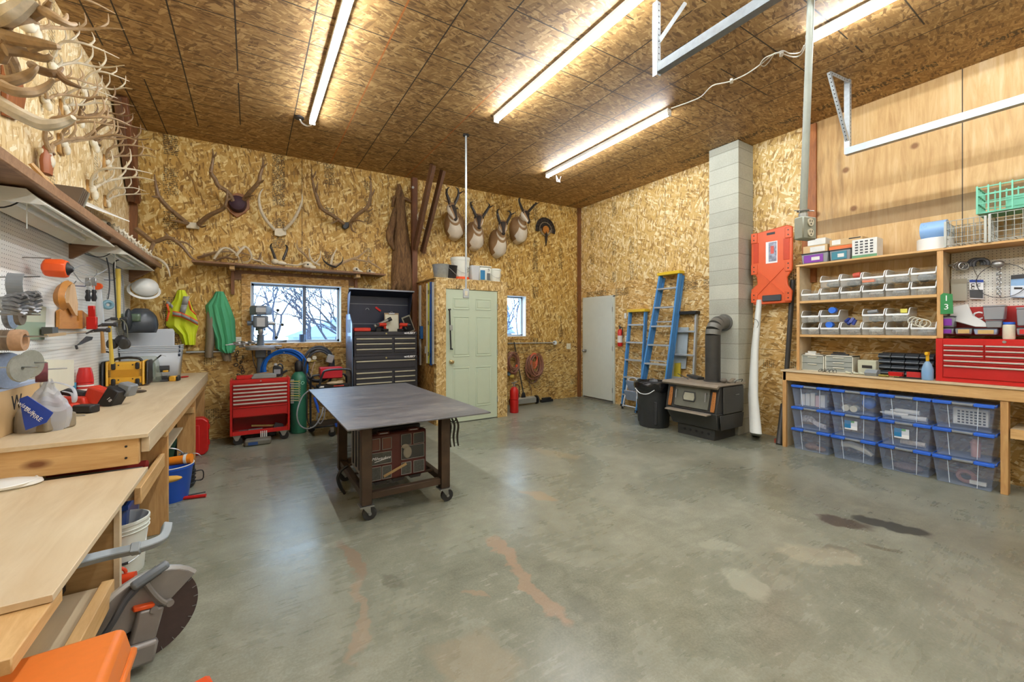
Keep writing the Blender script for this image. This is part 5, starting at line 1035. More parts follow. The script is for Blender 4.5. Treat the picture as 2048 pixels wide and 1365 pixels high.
# ---------------------------------------------------------------- clothing on hooks
HV = mat('hi_vis_yellow', 'd6e52a', .6, vary=.05); HVO = mat('hi_vis_orange', 'f0622a', .6, vary=.05); REF = mat('reflective_grey', '9a9c98', .4)
def cloth(t, name, outline_rows, m, d=.06, folds=5, amp=.02, seed=1, n=14):
    """outline_rows: (v, u_left, u_right) rows from top to bottom, hung in front of the back wall"""
    r_ = random.Random(seed); ph = r_.uniform(0, 6); rows = []
    mb = MB(); R_ = len(outline_rows)
    def front(i, j, back):
        x = j*(R_-1); k = min(int(x), R_-2); f = x-k; a, b = outline_rows[k], outline_rows[k+1]
        v = a[0]*(1-f)+b[0]*f; ul = a[1]*(1-f)+b[1]*f; ur = a[2]*(1-f)+b[2]*f
        p = B(ul + (ur-ul)*i, v, .012)
        bulge = math.sin(PI*i)**.5; 
        if not back: p.y -= .01 + bulge*d*(.5+.5*j) + amp*(.3+j)*math.sin(folds*2*PI*i + ph + j*1.5)*bulge
        return p
    m1 = 12; R2 = (R_-1)*4
    for back in (False, True): mb.grid(lambda i, j, b=back: front(i, j, b), n, R2)
    o = obj(name, mb, m, t); bm = bmesh.new(); bm.from_mesh(o.data); bmesh.ops.remove_doubles(bm, verts=bm.verts, dist=.004); bmesh.ops.recalc_face_normals(bm, faces=bm.faces); bm.to_mesh(o.data); bm.free(); o.data.polygons.foreach_set('use_smooth', [True]*len(o.data.polygons)); return o
t = thing('safety_vest', 'yellow-green high visibility vest with orange and grey bands hanging on the wall', 'vest', (0,0,0))
cloth(t, 'vest_body', [(581,355,370), (600,348,379), (616,334,385), (640,333,395), (652,332,397), (670,358,392), (690,366,391)], HV, .07, 3, .015, 3)
def band(t, pts, wd, m, off=.10):
    p = [B(u, v, off) for u, v in pts]; mb = MB()
    for a, b in zip(p, p[1:]): mb.beam(a, b, .006, wd, (0,1,0)) if False else mb.add([a+Vector((0,0,wd/2)), a-Vector((0,0,wd/2)), b-Vector((0,0,wd/2)), b+Vector((0,0,wd/2))], [(0,1,2,3)])
    return obj('reflective_band' if m is REF else 'orange_band', mb, m, t, solid=.004)
band(t, [(345,627), (362,630), (380,638), (396,647)], .062, HVO, .115); band(t, [(345,627), (362,630), (380,638), (396,647)], .034, REF, .12)
band(t, [(333,606), (340,609), (348,618)], .05, REF, .06)
def vband(t, pts, wd, m, off=.105):
    p = [B(u, v, off) for u, v in pts]; mb = MB()
    for a, b in zip(p, p[1:]): mb.add([a-Vector((wd/2,0,0)), a+Vector((wd/2,0,0)), b+Vector((wd/2,0,0)), b-Vector((wd/2,0,0))], [(0,1,2,3)])
    return obj('reflective_band' if m is REF else 'orange_band', mb, m, t, solid=.004)
vband(t, [(373,593), (369,610), (364,628)], .06, REF, .105); vband(t, [(377,602), (382,620), (392,630)], .02, HVO, .1); vband(t, [(334,608), (338,625), (333,643)], .022, HVO, .1)
GJ = mat('green_cotton', '4fa878', .7, vary=.05); LE = mat('suede_grey', '8a7c68', .85, vary=.12)
t = thing('welding_jacket', 'green jacket with grey suede sleeves hanging by the big window', 'jacket', (0,0,0))
cloth(t, 'jacket_body', [(584,431,447), (596,424,453), (612,411,460), (640,414,470), (680,430,472), (697,431,471), (706,445,466)], GJ, .12, 4, .02, 5)
cloth(t, 'sleeve', [(616,414,432), (640,412,431), (680,411,430), (715,409,426)], LE, .11, 1, .01, 7, 8); cloth(t, 'sleeve', [(690,445,466), (705,440,462), (722,446,463)], LE, .08, 2, .01, 9, 8)
# ---------------------------------------------------------------- outlets and conduit
def outlet(label, p, face, m=WHITE, cat='outlet', w_=.07, h=.115, sw=False):
    rz = {'b': 0, 'r': PI/2*3}[face]; t = thing('wall_outlet' if not sw else 'light_switch', label, cat, p, rz)
    obj('cover_plate', MB().box(-w_/2, w_/2, -.008, 0, -h/2, h/2), m, t, bev=.002)
    for dz in ((-.022, .022) if not sw else (0,)):
        obj('receptacle' if not sw else 'toggle', MB().cyl((0,-.008,dz), (0,-.011,dz), .016, n=14) if not sw else MB().box(-.006, .006, -.02, -.008, -.012, .012), m, t)
        if not sw:
            for dx in (-.006, .006): obj('slot', MB().box(dx-.0015, dx+.0015, -.0125, -.011, dz-.003, dz+.007), BLACK, t)
    return t
outlet('white outlet with a black plug between the green jacket and the drill press', B(477, 683, .008), 'b')
obj('plug', MB().cb((0,-.03,-.02), .03, .04, .03), BLACK, [o for o in SC.objects if o.name.startswith('wall_outlet')][-1])
mb = MB(); mb.cyl(B(372, 705, .03), B(470, 703, .03), .012, n=10); one('conduit', mb, GALV, 'thin grey conduit running along the wall under the vest and jacket', 'conduit')
t = thing('conduit_outlet', 'round metal outlet box at the end of a pipe under the small window', 'outlet', (0,0,0)); 
obj('pipe', MB().cyl(B(1016, 687, .03), B(1105, 686, .03), .011, n=10), GALV, t); obj('outlet_box', MB().cyl(B(1110, 686, .06), B(1110, 686, .01), .045, n=8), GALV, t); 
for du in (-2, 2): obj('receptacle', MB().cyl(B(1110+du, 686, .065), B(1110+du, 686, .06), .014, n=10), BLACK, t)
outlet('cream switch plate left of the corner post by the door', B(1137, 693, .008), 'b', mat('ivory', 'd8d2ba', .4, vary=.02), w_=.11, sw=True, cat='switch')
outlet('small square thermostat plate left of the fire extinguisher by the door', R(1251, 632, .002), 'r', WHITE, w_=.05, h=.10, sw=True, cat='switch')
outlet('white outlet on the right wall left of the short ladder', R(1253, 678, .002), 'r', WHITE); outlet('lower black-slotted outlet on the right wall by the step stool', R(1252, 711, .002), 'r', GREY)
# ---------------------------------------------------------------- window sill things
one('sill_cup', MB().lathe([(.03,0), (.035,.01), (.04,.11), (.034,.11), (.03,.02)], n=18), mat('blue_steel', '5a708c', .4, .3), 'small blue-grey cup standing on the big window sill', 'cup', loc=Vector((P(604, 680, Y=YB+.03).x, YB+.03, 1.237)))
one('sill_wedge', MB().prism([(-.09,0), (.05,0), (.05,.035), (.0,.02)], -.02, .02), DGREY, 'dark wedge lying on the big window sill behind the drill press', 'wedge', loc=Vector((P(565, 684, Y=YB+.03).x, YB+.03, 1.237)))
# ---------------------------------------------------------------- drill press
DP = mat('press_grey', '6d7680', .45, .2); t = thing('drill_press', 'grey floor drill press standing in front of the big window', 'drill press', (.115, 6.385, 0), 0)
obj('base', MB().box(-.18, .18, -.08, .13, 0, .05), DP, t, bev=.01); obj('column', MB().cyl((0,.07,.05), (0,.07,1.35), .042, n=20), DP, t)
obj('work_table', MB().cyl((.0,-.06,1.15), (0,-.06,1.19), .17, n=28).box(-.24, .24, -.12, -.02, 1.185, 1.205), mat('table_metal', '8f9091', .4, .4), t, bev=.004)
obj('table_bracket', MB().cb((0,.06,1.10), .12, .14, .12), DP, t, bev=.01); obj('bracket_knob', MB().cyl((.08,.05,1.1), (.12,.05,1.1), .035, n=12), DP, t)
obj('head', MB().box(-.085, .085, -.14, .12, 1.44, 1.60), DP, t, bev=.02, seg=2); obj('belt_cover', MB().loft([[Vector((math.cos(a)*rx, -.02+math.sin(a)*ry*.8, z)) for a in [PI/8+2*PI*q/8 for q in range(8)]] for rx, ry, z in ((.13,.2,1.61), (.135,.2,1.70), (.115,.18,1.73))]), DP, t, bev=.008)
obj('name_plate', MB().box(-.045, .045, -.146, -.14, 1.455, 1.57), mat('plate_light', 'b8bcc0', .4), t); obj('cover_label', MB().box(-.055, .055, -.176, -.168, 1.64, 1.70), mat('plate_light', 'b8bcc0', .4), t)
obj('motor', MB().cyl((0,.07,1.40), (0,.07,1.6), .06, n=18), DP, t); obj('chuck', MB().lathe([(.02,1.34), (.034,1.37), (.034,1.41), (.025,1.44)], (0,-.05,0), 18), STEEL, t); obj('quill', MB().cyl((0,-.05,1.42), (0,-.05,1.46), .035, n=16), DP, t)
obj('feed_hub', MB().cyl((.085,-.02,1.5), (.16,-.02,1.5), .028, n=14), STEEL, t)
for k in range(3):
    a = math.radians((62, -5, -72)[k]); e = Vector((.15+math.cos(a)*.10, -.03, 1.5+math.sin(a)*.20)); f = obj('feed_lever', MB().cyl((.15,-.02,1.5), e, .007, n=8), STEEL, t); obj('lever_knob', MB().ball(e, .021, 10, 8), BLACK, f)
obj('left_knob', MB().cyl((-.085,-.02,1.5), (-.15,-.02,1.5), .03, n=12), DP, t)
mb = MB(); curve(mb, [(-.1,-.04,1.18), (-.08,-.1,1.0), (-.05,-.08,.9), (-.03,-.1,.8)], .005, 6); obj('power_cord', mb, BLACK, t)
t = thing('bench_vise_clamps', 'cluster of steel clamps resting on the left of the drill press table', 'clamps', (-.1, 6.17, 1.205), 0)
for k in range(3): obj('clamp_frame', MB().ring((-.02+.07*k, 0, .03+.01*k), (.3,.2,1), .06-.01*k, .011, 18, 6, .4, 5.2), STEEL, t); obj('clamp_screw', MB().cyl((-.16+.04*k, -.02, .02+.012*k), (.06+.04*k, .0, .03+.012*k), .006, n=8), STEEL, t)
t = thing('hanging_clamp_chain', 'bundle of small clamps and chain hanging left of the drill press', 'chain', B(477, 705, .05), 0)
r_ = random.Random(3)
for k in range(16): obj('chain_link', MB().ring((r_.uniform(-.03,.05), r_.uniform(-.04,.0), -.03*k*1.1), (r_.uniform(-1,1), r_.uniform(-1,1), r_.uniform(-.3,.3)), .022, .006, 10, 5), mat('rusty_dark', '4a433c', .6, .4), t)
# ---------------------------------------------------------------- red tool cart
def chest_drawer(t, x0, x1, y, z0, z1, m, pull, hz=None, ph=.012):
    d = obj('drawer', MB().box(x0, x1, y-.012, y, z0, z1), m, t, bev=.002); hz = z1-.012 if hz is None else hz
    obj('drawer_pull', MB().box(x0+.004, x1-.004, y-.026, y-.012, hz-ph, hz+ph*.6), pull, d, bev=.003); return d
PULL = mat('satin_pull', 'cfc9bf', .35, .35); REDD = mat('red_enamel_drawer', 'b61f1e', .32, vary=.05)
t = thing('rolling_tool_cart', 'red rolling tool cart with six drawers left of the green gas cylinder', 'tool cart', (.11, 6.2, 0), -.0)
W2 = .32; yf = -.2
obj('cabinet', MB().box(-W2, W2, yf+.01, .08, .33, .78), RED, t, bev=.004)
for s in (-1, 1): obj('side_panel', MB().box(s*W2-.025*(s > 0), s*W2+.025*(s < 0), yf, .08, .12, .8), RED, t, bev=.003)
obj('top_rail', MB().box(-W2+.025, W2-.025, yf, yf+.02, .755, .8), RED, t); obj('lock', MB().cyl((0,yf-.004,.775), (0,yf,.775), .009, n=12), STEEL, t)
obj('shelf_tray', MB().box(-W2+.025, W2-.025, yf+.005, .08, .12, .135).box(-W2+.025, W2-.025, yf, yf+.015, .12, .17), RED, t, bev=.002); obj('back_panel', MB().box(-W2+.025, W2-.025, .065, .08, .135, .33), mat('red_dark', '9c1c1a', .4), t)
for k in range(6): chest_drawer(t, -W2+.03, W2-.03, yf, .75-.045*(k+1), .75-.045*k-.004, REDD, PULL)
chest_drawer(t, -W2+.03, W2-.03, yf, .345, .472, REDD, REDD, ph=.004)
for x, y in ((-.25,-.15), (.25,-.15), (-.25,.03), (.25,.03)):
    c = obj('caster', MB().prism([(x-.045,.115), (x+.045,.115), (x+.012,.05), (x-.012,.05)], y-.02, y+.02), STEEL, t); obj('wheel', MB().cyl((x+.01,y-.018,.05), (x+.01,y+.018,.05), .05, n=20), BLACK, c)
# things on and in the cart
Z8 = .8
def on(name, label, cat, p, rz=0): return thing(name, label, cat, p, rz)
one('red_tray_box', MB().box(-.085, .085, -.05, .05, 0, .045), RED, 'small red metal box on the left end of the red cart top', 'box', loc=(-.06, 6.1, Z8), bev=.004)
one('grey_tool_case', MB().prism([(-.13,0), (.14,0), (.14,.05), (.1,.055), (-.10,.055), (-.13,.02)], -.07, .07), mat('case_grey', '8b8d88', .5), 'long grey plastic case lying on the red cart top', 'case', loc=(.14, 6.09, Z8), bev=.006)
one('wood_strip', MB().beam((-.12,.1,.07), (.14,.06,.10), .03, .012), LUM, 'thin wooden slat lying behind the grey case on the cart', 'slat', loc=(.1, 6.17, Z8-.04))
t = on('oil_jug', 'dark plastic jug with handle standing on the right of the red cart', 'jug', (.30, 6.16, Z8)); obj('jug_body', MB().prism([(-.055,0), (.06,0), (.06,.11), (.0,.15), (-.03,.15), (-.055,.13)], -.05, .04), BLACK, t, bev=.01); obj('cap', MB().cyl((-.025,0,.15), (-.025,0,.175), .018, n=12), mat('cap_grey', 'b9bcc0', .4), t); mb = MB(); curve(mb, [(.0,0,.15), (.03,0,.165), (.055,0,.14), (.06,0,.10)], .009, 7); obj('handle', mb, BLACK, t); obj('label', MB().box(-.045,.03,-.054,-.05,.04,.10), mat('label_grey', '8d8f96', .5), t)
t = on('sprayer_gun', 'black corded gun lying beside the dark jug on the red cart', 'tool', (.38, 6.12, Z8)); obj('body', MB().beam((-.05,0,.035), (.03,0,.08), .03, .03), BLACK, t, bev=.006); obj('grip', MB().beam((-.03,0,.03), (-.05,0,.0), .025, .02), DGREY, t)
one('flat_tools', MB().box(-.12,.0,-.06,.06,0,.012).box(-.02,.13,-.02,.02,.012,.024), GREY, 'flat grey tools lying on the cart lower shelf at the left', 'tools', loc=(.0, 6.12, .136))
one('cross_level', MB().beam((-.15,0,.06), (.16,.03,.02), .03, .02), m_wood('tan_slat', 'b39a5c', '8f7840', (3,22,22), knots=False), 'tan wooden level slanting across the lower shelf of the red cart', 'level', loc=(.16, 6.14, .14))
one('grey_scoop', MB().prism([(-.06,0), (.07,0), (.06,.05), (-.03,.075)], -.04, .04), DGREY, 'dark grey angular guard on the right of the cart lower shelf', 'guard', loc=(.30, 6.1, .136))
one('orange_tool', MB().cyl((0,0,0), (.02,0,.07), .014, n=10), ORANGE, 'small orange handle on the right edge of the cart lower shelf', 'handle', loc=(.395, 6.05, .136))
t = on('clamp_bundle', 'four white-tipped bar clamps hooked over the cart lower shelf edge', 'clamps', (.14, 5.985, .10))
for k in range(4): obj('clamp_bar', MB().cyl((-.03+.02*k,0,-.03), (-.03+.02*k,0,.05), .006, n=8), WHITE, t)
t = on('drill_bit_case', 'rounded grey and blue plastic case lying on the floor under the red cart', 'case', (.08, 5.93, 0), -.05); obj('shell', MB().box(-.14,.14,-.06,.08,0,.075), mat('case_olive', '6d6c62', .5), t, bev=.02, seg=2); obj('front_label', MB().box(-.10,.0,-.064,-.06,.015,.05), mat('label_blue', '2c4f8a', .4), t)
# ---------------------------------------------------------------- gas cylinder with wrench rack
t = thing('gas_cylinder', 'tall green gas cylinder with dark valve cap right of the red cart', 'gas cylinder', (.56, 6.33, 0)); CG = mat('cylinder_green', '2f7358', .4, vary=.08)
obj('tank', MB().lathe([(.09,0), (.1,.012), (.1,.72), (.088,.78), (.055,.825), (.035,.84)], n=28), CG, t); obj('valve_cap', MB().lathe([(.045,.84), (.05,.86), (.05,.95), (.03,.985), (.012,.99)], n=18), BLACK, t)
t = thing('wrench_rack', 'row of wrenches on a rail hanging on the right side of the red cart', 'wrench rack', (.445, 6.0, .48)); obj('rail', MB().box(-.006,.03,-.012,.0,-.02,.29), GREY, t)
for k in range(9): obj('wrench', MB().beam((-.01,-.02,.27-.031*k), (.085,-.025,.262-.031*k), .008, .012).ring((.09,-.025,.262-.031*k), (0,1,0), .010, .004, 10, 5), mat('chrome_warm', 'c9c0a0', .3, .7) if k % 3 else mat('chrome_yellow', 'cdbf6a', .3, .6), t)
obj('keyring', MB().ring((.13,-.03,.24), (0,1,0), .018, .003, 12, 5), mat('mint', '9fd0b8', .4), t)
# coiled hoses
def coil(name, label, c, r, m, turns, seed, rr=.012, ell=1.0, cat='hose', thick=.08, jit=.02, top=None):
    t = thing(name, label, cat, (0,0,0)); r_ = random.Random(seed); mb = MB()
    for k in range(turns):
        a, b, dx, dz = r*(1+r_.uniform(-jit, jit)*4), r*ell*(1+r_.uniform(-jit, jit)*3), r_.uniform(-jit, jit), r_.uniform(-jit, jit); y = -k/max(turns-1,1)*thick + r_.uniform(-.004,.004); ph = r_.uniform(-.3,.3)
        if top: dz -= (b - r*ell)   # all loops hang from the same hook
        pts = [c + Vector((math.cos(q)*a+dx, y+math.sin(q+ph)*.008, math.sin(q)*b+dz)) for q in [2*PI*i/32 for i in range(33)]]
        mb.tube(pts, rr, 6, False)
    obj('loops', mb, m, t); return t
t = coil('air_hose', 'bright blue coiled air hose on the wall behind the dark jug', B(570, 738, .12), .245, mat('hose_blue', '1767c8', .35), 7, 2, .014, 1.0, thick=.07, jit=.02); obj('hook', MB().cyl(B(568, 706, .02), B(568, 705, .2), .006, n=8), STEEL, t)
t = coil('welding_cable', 'thick black coiled cable with a grey plug hanging under the big window', B(634, 732, .14), .19, mat('cable_black', '3a3e44', .45), 4, 5, .016, 1.25, 'cable', thick=.06, jit=.04, top=1); obj('grey_plug', MB().cb(B(660, 718, .2), .09, .06, .12, (0,.3,0)), mat('plug_grey', '9aa0a0', .4), t, bev=.01); obj('black_boot', MB().cb(B(661, 732, .2), .05, .05, .1, (0,.2,0)), BLACK, t, bev=.01); obj('hook', MB().cyl(B(632, 690, .02), B(632, 689, .2), .006, n=8), STEEL, t)
# welder cart
t = thing('welder_cart', 'black tubular welding cart with red welder behind the steel table', 'welding cart', (.93, 6.05, 0))
TB = mat('tube_black', '26282c', .35, .3)
mb = MB(); curve(mb, [(-.24,.12,.1), (-.24,.12,.68), (-.22,.1,.76), (-.17,.1,.79), (.15,.1,.79), (.2,.1,.76), (.22,.12,.68), (.22,.12,.1)], .014, 8); obj('frame', mb, TB, t)
mb = MB(); curve(mb, [(-.16,-.1,.66), (-.12,-.1,.82), (-.06,-.1,.87), (.18,-.1,.87), (.24,-.1,.82), (.24,-.1,.60)], .014, 8); obj('push_handle', mb, TB, t)
obj('base_plate', MB().box(-.24,.3,-.15,.25,.12,.14), TB, t, bev=.003); obj('blue_tray', MB().box(.02,.36,-.22,-.15,.12,.16), BLUE, t, bev=.004)
obj('upper_shelf', MB().box(-.2,.2,-.08,.15,.60,.63), TB, t, bev=.004)
for x, y in ((-.02,-.2), (.25,.2), (-.22,.2)): c = obj('caster', MB().cb((x,y,.09), .04, .04, .06), STEEL, t); obj('wheel', MB().cyl((x,y-.015,.045), (x,y+.015,.045), .045, n=18), BLACK, c)
one('red_welder', MB().box(-.13,.15,-.06,.14,0,.15), mat('welder_red', 'c42230', .4), 'red welding machine on the cart behind the steel table', 'welder', loc=(.93, 6.12, .745), bev=.01)
one('leather_gloves', MB().ball((0,0,.02), (.09,.04,.025), 12, 6).ball((.08,.0,.035), (.05,.02,.015), 8, 6).ball((.07,-.03,.02), (.05,.015,.013), 8, 6), mat('tan_leather', 'b3a184', .8), 'pale work gloves lying on the welding cart shelf', 'gloves', loc=(.95, 5.98, .67))
t = thing('welder_box', 'black welder control box with white and red labels on the cart shelf', 'welder', (.95, 6.02, .632)); obj('case', MB().box(-.2,.2,-.05,.1,0,.035), BLACK, t, bev=.006); obj('label', MB().box(.0,.13,-.054,-.05,.012,.025), mat('label_red', 'cf4a3a', .4), t); obj('label', MB().box(-.18,-.12,-.054,-.05,.008,.028), WHITE, t)
t = thing('torch_leads', 'grey looping welding leads and blue torch hanging on the front of the cart', 'welding leads', (0,0,0)); GL = mat('lead_grey', '8a8d92', .4); CY = 5.86
def C(u, v, o=0): return P(u, v, Y=CY-o)
mb = MB(); curve(mb, [C(620,780), C(604,795), C(594,825,.05), C(598,848,.06), C(612,858,.06), C(630,852,.06), C(643,830,.04), C(646,815)], .009, 7); obj('lead', mb, GL, t)
mb = MB(); curve(mb, [C(615,785), C(614,820,.02), C(616,845,.03), C(628,855,.03), C(638,840)], .007, 7); obj('lead', mb, BLACK, t); mb = MB(); curve(mb, [C(650,815), C(648,835), C(640,848), C(634,835), C(636,818)], .008, 7); obj('lead', mb, GL, t)
obj('torch_handle', MB().tube([C(628,795), C(634,812), C(637,826)], [.014,.018,.012], 10), BLUE, t); obj('ground_clamp', MB().beam(C(636,828), C(633,840), .02, .02), STEEL, t)
# flow gauges
t = thing('gas_regulator', 'pair of round brass gauges in front of the hanging black cable', 'regulator', (0,0,0)); 
for u, v in ((618,720), (629,716)): obj('gauge', MB().cyl(B(u, v, .25), B(u, v, .22), .028, n=16), mat('gauge_face', 'c9c9b8', .4), t)
obj('regulator_body', MB().cyl(B(618, 724, .22), B(632, 722, .22), .018, n=10), mat('brass', 'a08a4c', .35, .7), t); obj('inlet_pipe', MB().cyl(B(625, 723, .22), B(625, 723, .02), .01, n=8), mat('brass', 'a08a4c', .35, .7), t)
mb = MB(); curve(mb, [B(630, 724, .24), B(625, 738, .26), B(622, 755, .26)], .006, 6); obj('gas_hose', mb, mat('hose_tan', 'b49a88', .5), t)
# ---------------------------------------------------------------- black tool chest
CHB = mat('chest_black', '34343a', .38, .1, vary=.06); CHS = mat('chest_side_window_lit', '7f93b2', .3, .6, vary=.05); PUL2 = mat('pull_cream', 'c4c0a8', .35, .4); NAVY = mat('lid_navy', '262c3e', .35, .1)  # CHS: blue window light painted into the chest's left side colour
t = thing('black_tool_chest', 'tall black rolling tool chest with open lid beside the steel table', 'tool chest', (0,0,0))
hx0, hx1, hy = 1.215, 2.14, 6.0
obj('lower_cabinet', MB().box(hx0, hx1, hy+.012, 6.46, .12, 1.03), CHB, t, bev=.006); obj('upper_chest', MB().box(hx0+.008, hx1-.008, hy+.012, 6.46, 1.035, 1.385), CHB, t, bev=.005)
obj('side_panel', MB().poly3([(hx0-.008, hy+.02, .14), (hx0-.008, hy+.02, 1.5), (hx0-.008, 6.2, 1.64), (hx0-.008, 6.46, 1.64), (hx0-.008, 6.46, .14)], (-.012, 0, 0)), CHS, t, bev=.003)
for z0, z1 in ((1.37, 1.56), (1.22, 1.32)): obj('side_opening', MB().box(hx0-.022, hx0-.0195, 6.12, 6.33, z0, z1), mat('opening_dark', '2b3550', .5), t)
def row(z, full=False, zz=.06):
    if full: chest_drawer(t, hx0+.03, hx1-.04, hy+.012, z-zz, z+.016, CHB, PUL2, z, .011)
    else: xm = hx0+.565; chest_drawer(t, hx0+.03, xm-.03, hy+.012, z-zz, z+.016, CHB, PUL2, z, .011); chest_drawer(t, xm+.005, hx1-.04, hy+.012, z-zz, z+.016, CHB, PUL2, z, .011)
for z in (1.285, 1.21, 1.135): row(z, False, .052)
row(.965, True, .11); row(.80); row(.725); row(.65)
for z in (.55, .42, .28): row(z, True, .1)
obj('trim_band', MB().box(hx0+.01, hx1-.01, hy-.002, hy+.012, 1.335, 1.385).box(hx0+.01, hx1-.01, hy-.002, hy+.012, .985, 1.035), CHB, t, bev=.003)
for z in (1.362, 1.01):
    obj('lock', MB().cyl((hx0+.45,hy-.006,z-.004), (hx0+.45,hy,z-.004), .012, n=12), mat('lock_brass', 'c9bb80', .3, .6), t)
    text('lettering', 'HUSKY', .042, (hx1-.115, hy-.004, z), FACE_BACK, WINK, t, shear=.25, bold=.0015); obj('diamond_mark', MB().poly3([(hx1-.215,hy-.004,z), (hx1-.195,hy-.004,z+.012), (hx1-.175,hy-.004,z), (hx1-.195,hy-.004,z-.012)], (0,.002,0)), WINK, t)
LY = 6.44
mb = MB(); mb.box(hx0, hx1, LY, LY+.012, 1.40, 1.92); obj('lid_back', mb, NAVY, t); lid = obj('lid_top', MB().poly3([(hx0, LY, 1.92), (hx1, LY, 1.92), (hx1+.02, 6.22, 2.0), (hx0-.02, 6.22, 2.0)], (0,0,.012)), NAVY, t)
for s, x in ((0, hx0), (1, hx1-.008)): obj('lid_side', MB().poly3([(x, LY, 1.40), (x, LY-.07, 1.62), (x, LY-.2, 1.97), (x, LY, 1.93)], (.008,0,0)), NAVY if s else CHS, t)
obj('lid_edge', MB().beam((hx0-.02, 6.218, 2.008), (hx1+.02, 6.218, 2.008), .018, .02), mat('lid_rim', '9da3ae', .35, .5), t)
for z in (1.50, 1.80): obj('lid_seam', MB().box(hx0+.01, hx1-.01, LY-.003, LY, z, z+.007), GREY, t)
obj('red_tag', MB().beam((1.62, LY-.01, 1.76), (1.70, LY-.012, 1.70), .008, .03), RED, t, bev=.003); obj('sticker', MB().ring((1.5, LY-.004, 1.715), (0,1,0), .025, .002, 12, 4, 0, PI), WINK, t)
HZ = 1.387
t = thing('clipboard', 'brown clipboard with cream paper leaning inside the open black chest lid', 'clipboard', (1.83, 6.28, HZ)); t.rotation_euler = (-.12, 0, 0)
obj('board', MB().cb((0,0,.14), .22, .008, .29), mat('hardboard', 'a08a68', .6), t); obj('paper', MB().cb((0,-.006,.13), .20, .002, .26), mat('cream_paper', 'dcdac4', .6, vary=.03), t); obj('clip', MB().cb((0,-.012,.275), .09, .02, .02).ring((0,-.015,.295), (0,1,0), .014, .004, 12, 5), STEEL, t, bev=.003)
t = thing('foam_tray', 'dark framed tray leaning at the right end of the open chest', 'tray', (2.1, 6.2, HZ)); t.rotation_euler = (-.1, -.35, .3); obj('frame', MB().cb((0,0,.12), .15, .015, .26), mat('tray_frame', '8b8a7a', .5), t); obj('inset', MB().cb((0,-.009,.12), .12, .004, .22), BLACK, t)
def small_drill(label, x, y, rz, mm=MRED, pitch=0):
    t = thing('cordless_drill', label, 'drill', (x, y, HZ), rz)
    obj('body', MB().cyl((-.1,0,.10), (.02,0,.10), .026, .03, 12), mm, t); obj('chuck', MB().cyl((-.14,0,.10), (-.1,0,.10), .012, .022, 10), DGREY, t); obj('grip', MB().beam((.0,0,.08), (.02,0,.03), .03, .035), mm, t, bev=.006); obj('battery', MB().box(-.03,.06,-.03,.03,0,.04), BLACK, t, bev=.006); return t
small_drill('red cordless drill standing on the chest in front of the clipboard', 1.68, 6.16, .4); small_drill('red cordless drill at the middle right of the open chest', 1.93, 6.12, 2.4); small_drill('red cordless drill near the right end of the open chest', 2.03, 6.2, .9)
t = thing('grease_tool', 'silver and black barrel tool tilted upward in the open chest', 'power tool', (1.65, 6.22, HZ)); obj('barrel', MB().cyl((-.1,0,.07), (.1,0,.17), .03, .024, 14), mat('worn_silver', '8c8880', .45, .4), t); obj('tip', MB().cyl((.1,0,.17), (.15,0,.195), .03, n=12), BLACK, t); obj('stand', MB().box(-.08,.02,-.03,.03,0,.05), BLACK, t, bev=.006)
one('red_tool_box', MB().box(-.13,.1,-.05,.05,0,.055), MRED, 'bright red flat plastic case at the left of the open chest', 'case', loc=(1.37, 6.14, HZ), bev=.01); one('battery_pack', MB().box(-.05,.05,-.05,.05,0,.05), BLACK, 'dark battery pack behind the red flat case', 'battery', loc=(1.36, 6.26, HZ+.0), bev=.01)
# ---------------------------------------------------------------- closet
CX0, CX1, CYF, CZ = 2.30, 3.53, 5.665, 2.172
d0, d1 = P(892, 576, Y=CYF).x, P(995.5, 580, Y=CYF).x; dz = 2.03
mb = MB(); mb.box(CX0, d0, CYF, CYF+.09, 0, CZ).box(d1, CX1, CYF, CYF+.09, 0, CZ).box(d0, d1, CYF, CYF+.09, dz, CZ); struct('wall_closet_front', mb, OSB_BOX)
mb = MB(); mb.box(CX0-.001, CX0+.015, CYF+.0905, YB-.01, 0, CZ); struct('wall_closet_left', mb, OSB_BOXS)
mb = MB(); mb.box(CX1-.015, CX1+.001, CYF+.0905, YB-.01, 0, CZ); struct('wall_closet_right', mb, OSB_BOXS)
struct('ceiling_closet', MB().box(CX0-.03, CX1+.002, CYF-.004, YB-.01, CZ+.001, CZ+.015), OSB_BOX)
GDW = mat('door_pale_green', 'c3d0b8', .4, vary=.02)
d = bpy.data.objects.new('door_2', None); COL.objects.link(d); d['kind'] = 'structure'
lf = obj('door_leaf', MB().box(d0+.004, d1-.004, CYF+.012, CYF+.05, .012, dz-.006), GDW, d)
W_ = d1-d0
for cx in (d0+W_*.285, d0+W_*.715):
    for z0, z1 in ((1.72, 1.90), (1.00, 1.62), (.22, .84)):
        pn = MB(); hw = W_*.155
        pn.box(cx-hw, cx+hw, CYF+.005, CYF+.012, z1-.018, z1).box(cx-hw, cx+hw, CYF+.005, CYF+.012, z0, z0+.018).box(cx-hw, cx-hw+.012, CYF+.005, CYF+.012, z0, z1).box(cx+hw-.012, cx+hw, CYF+.005, CYF+.012, z0, z1)
        obj('panel_moulding', pn, GDW, d, bev=.004); obj('raised_panel', MB().box(cx-hw+.03, cx+hw-.03, CYF+.006, CYF+.012, z0+.035, z1-.035), GDW, d, bev=.005)
obj('door_knob', MB().lathe([(.032,0), (.03,.008), (.012,.014), (.012,.035), (.028,.045), (.03,.06), (.018,.072)], (d0+.085, CYF+.012, .93), 18, 'y'), mat('brass_knob', 'b9a878', .25, .8), d)
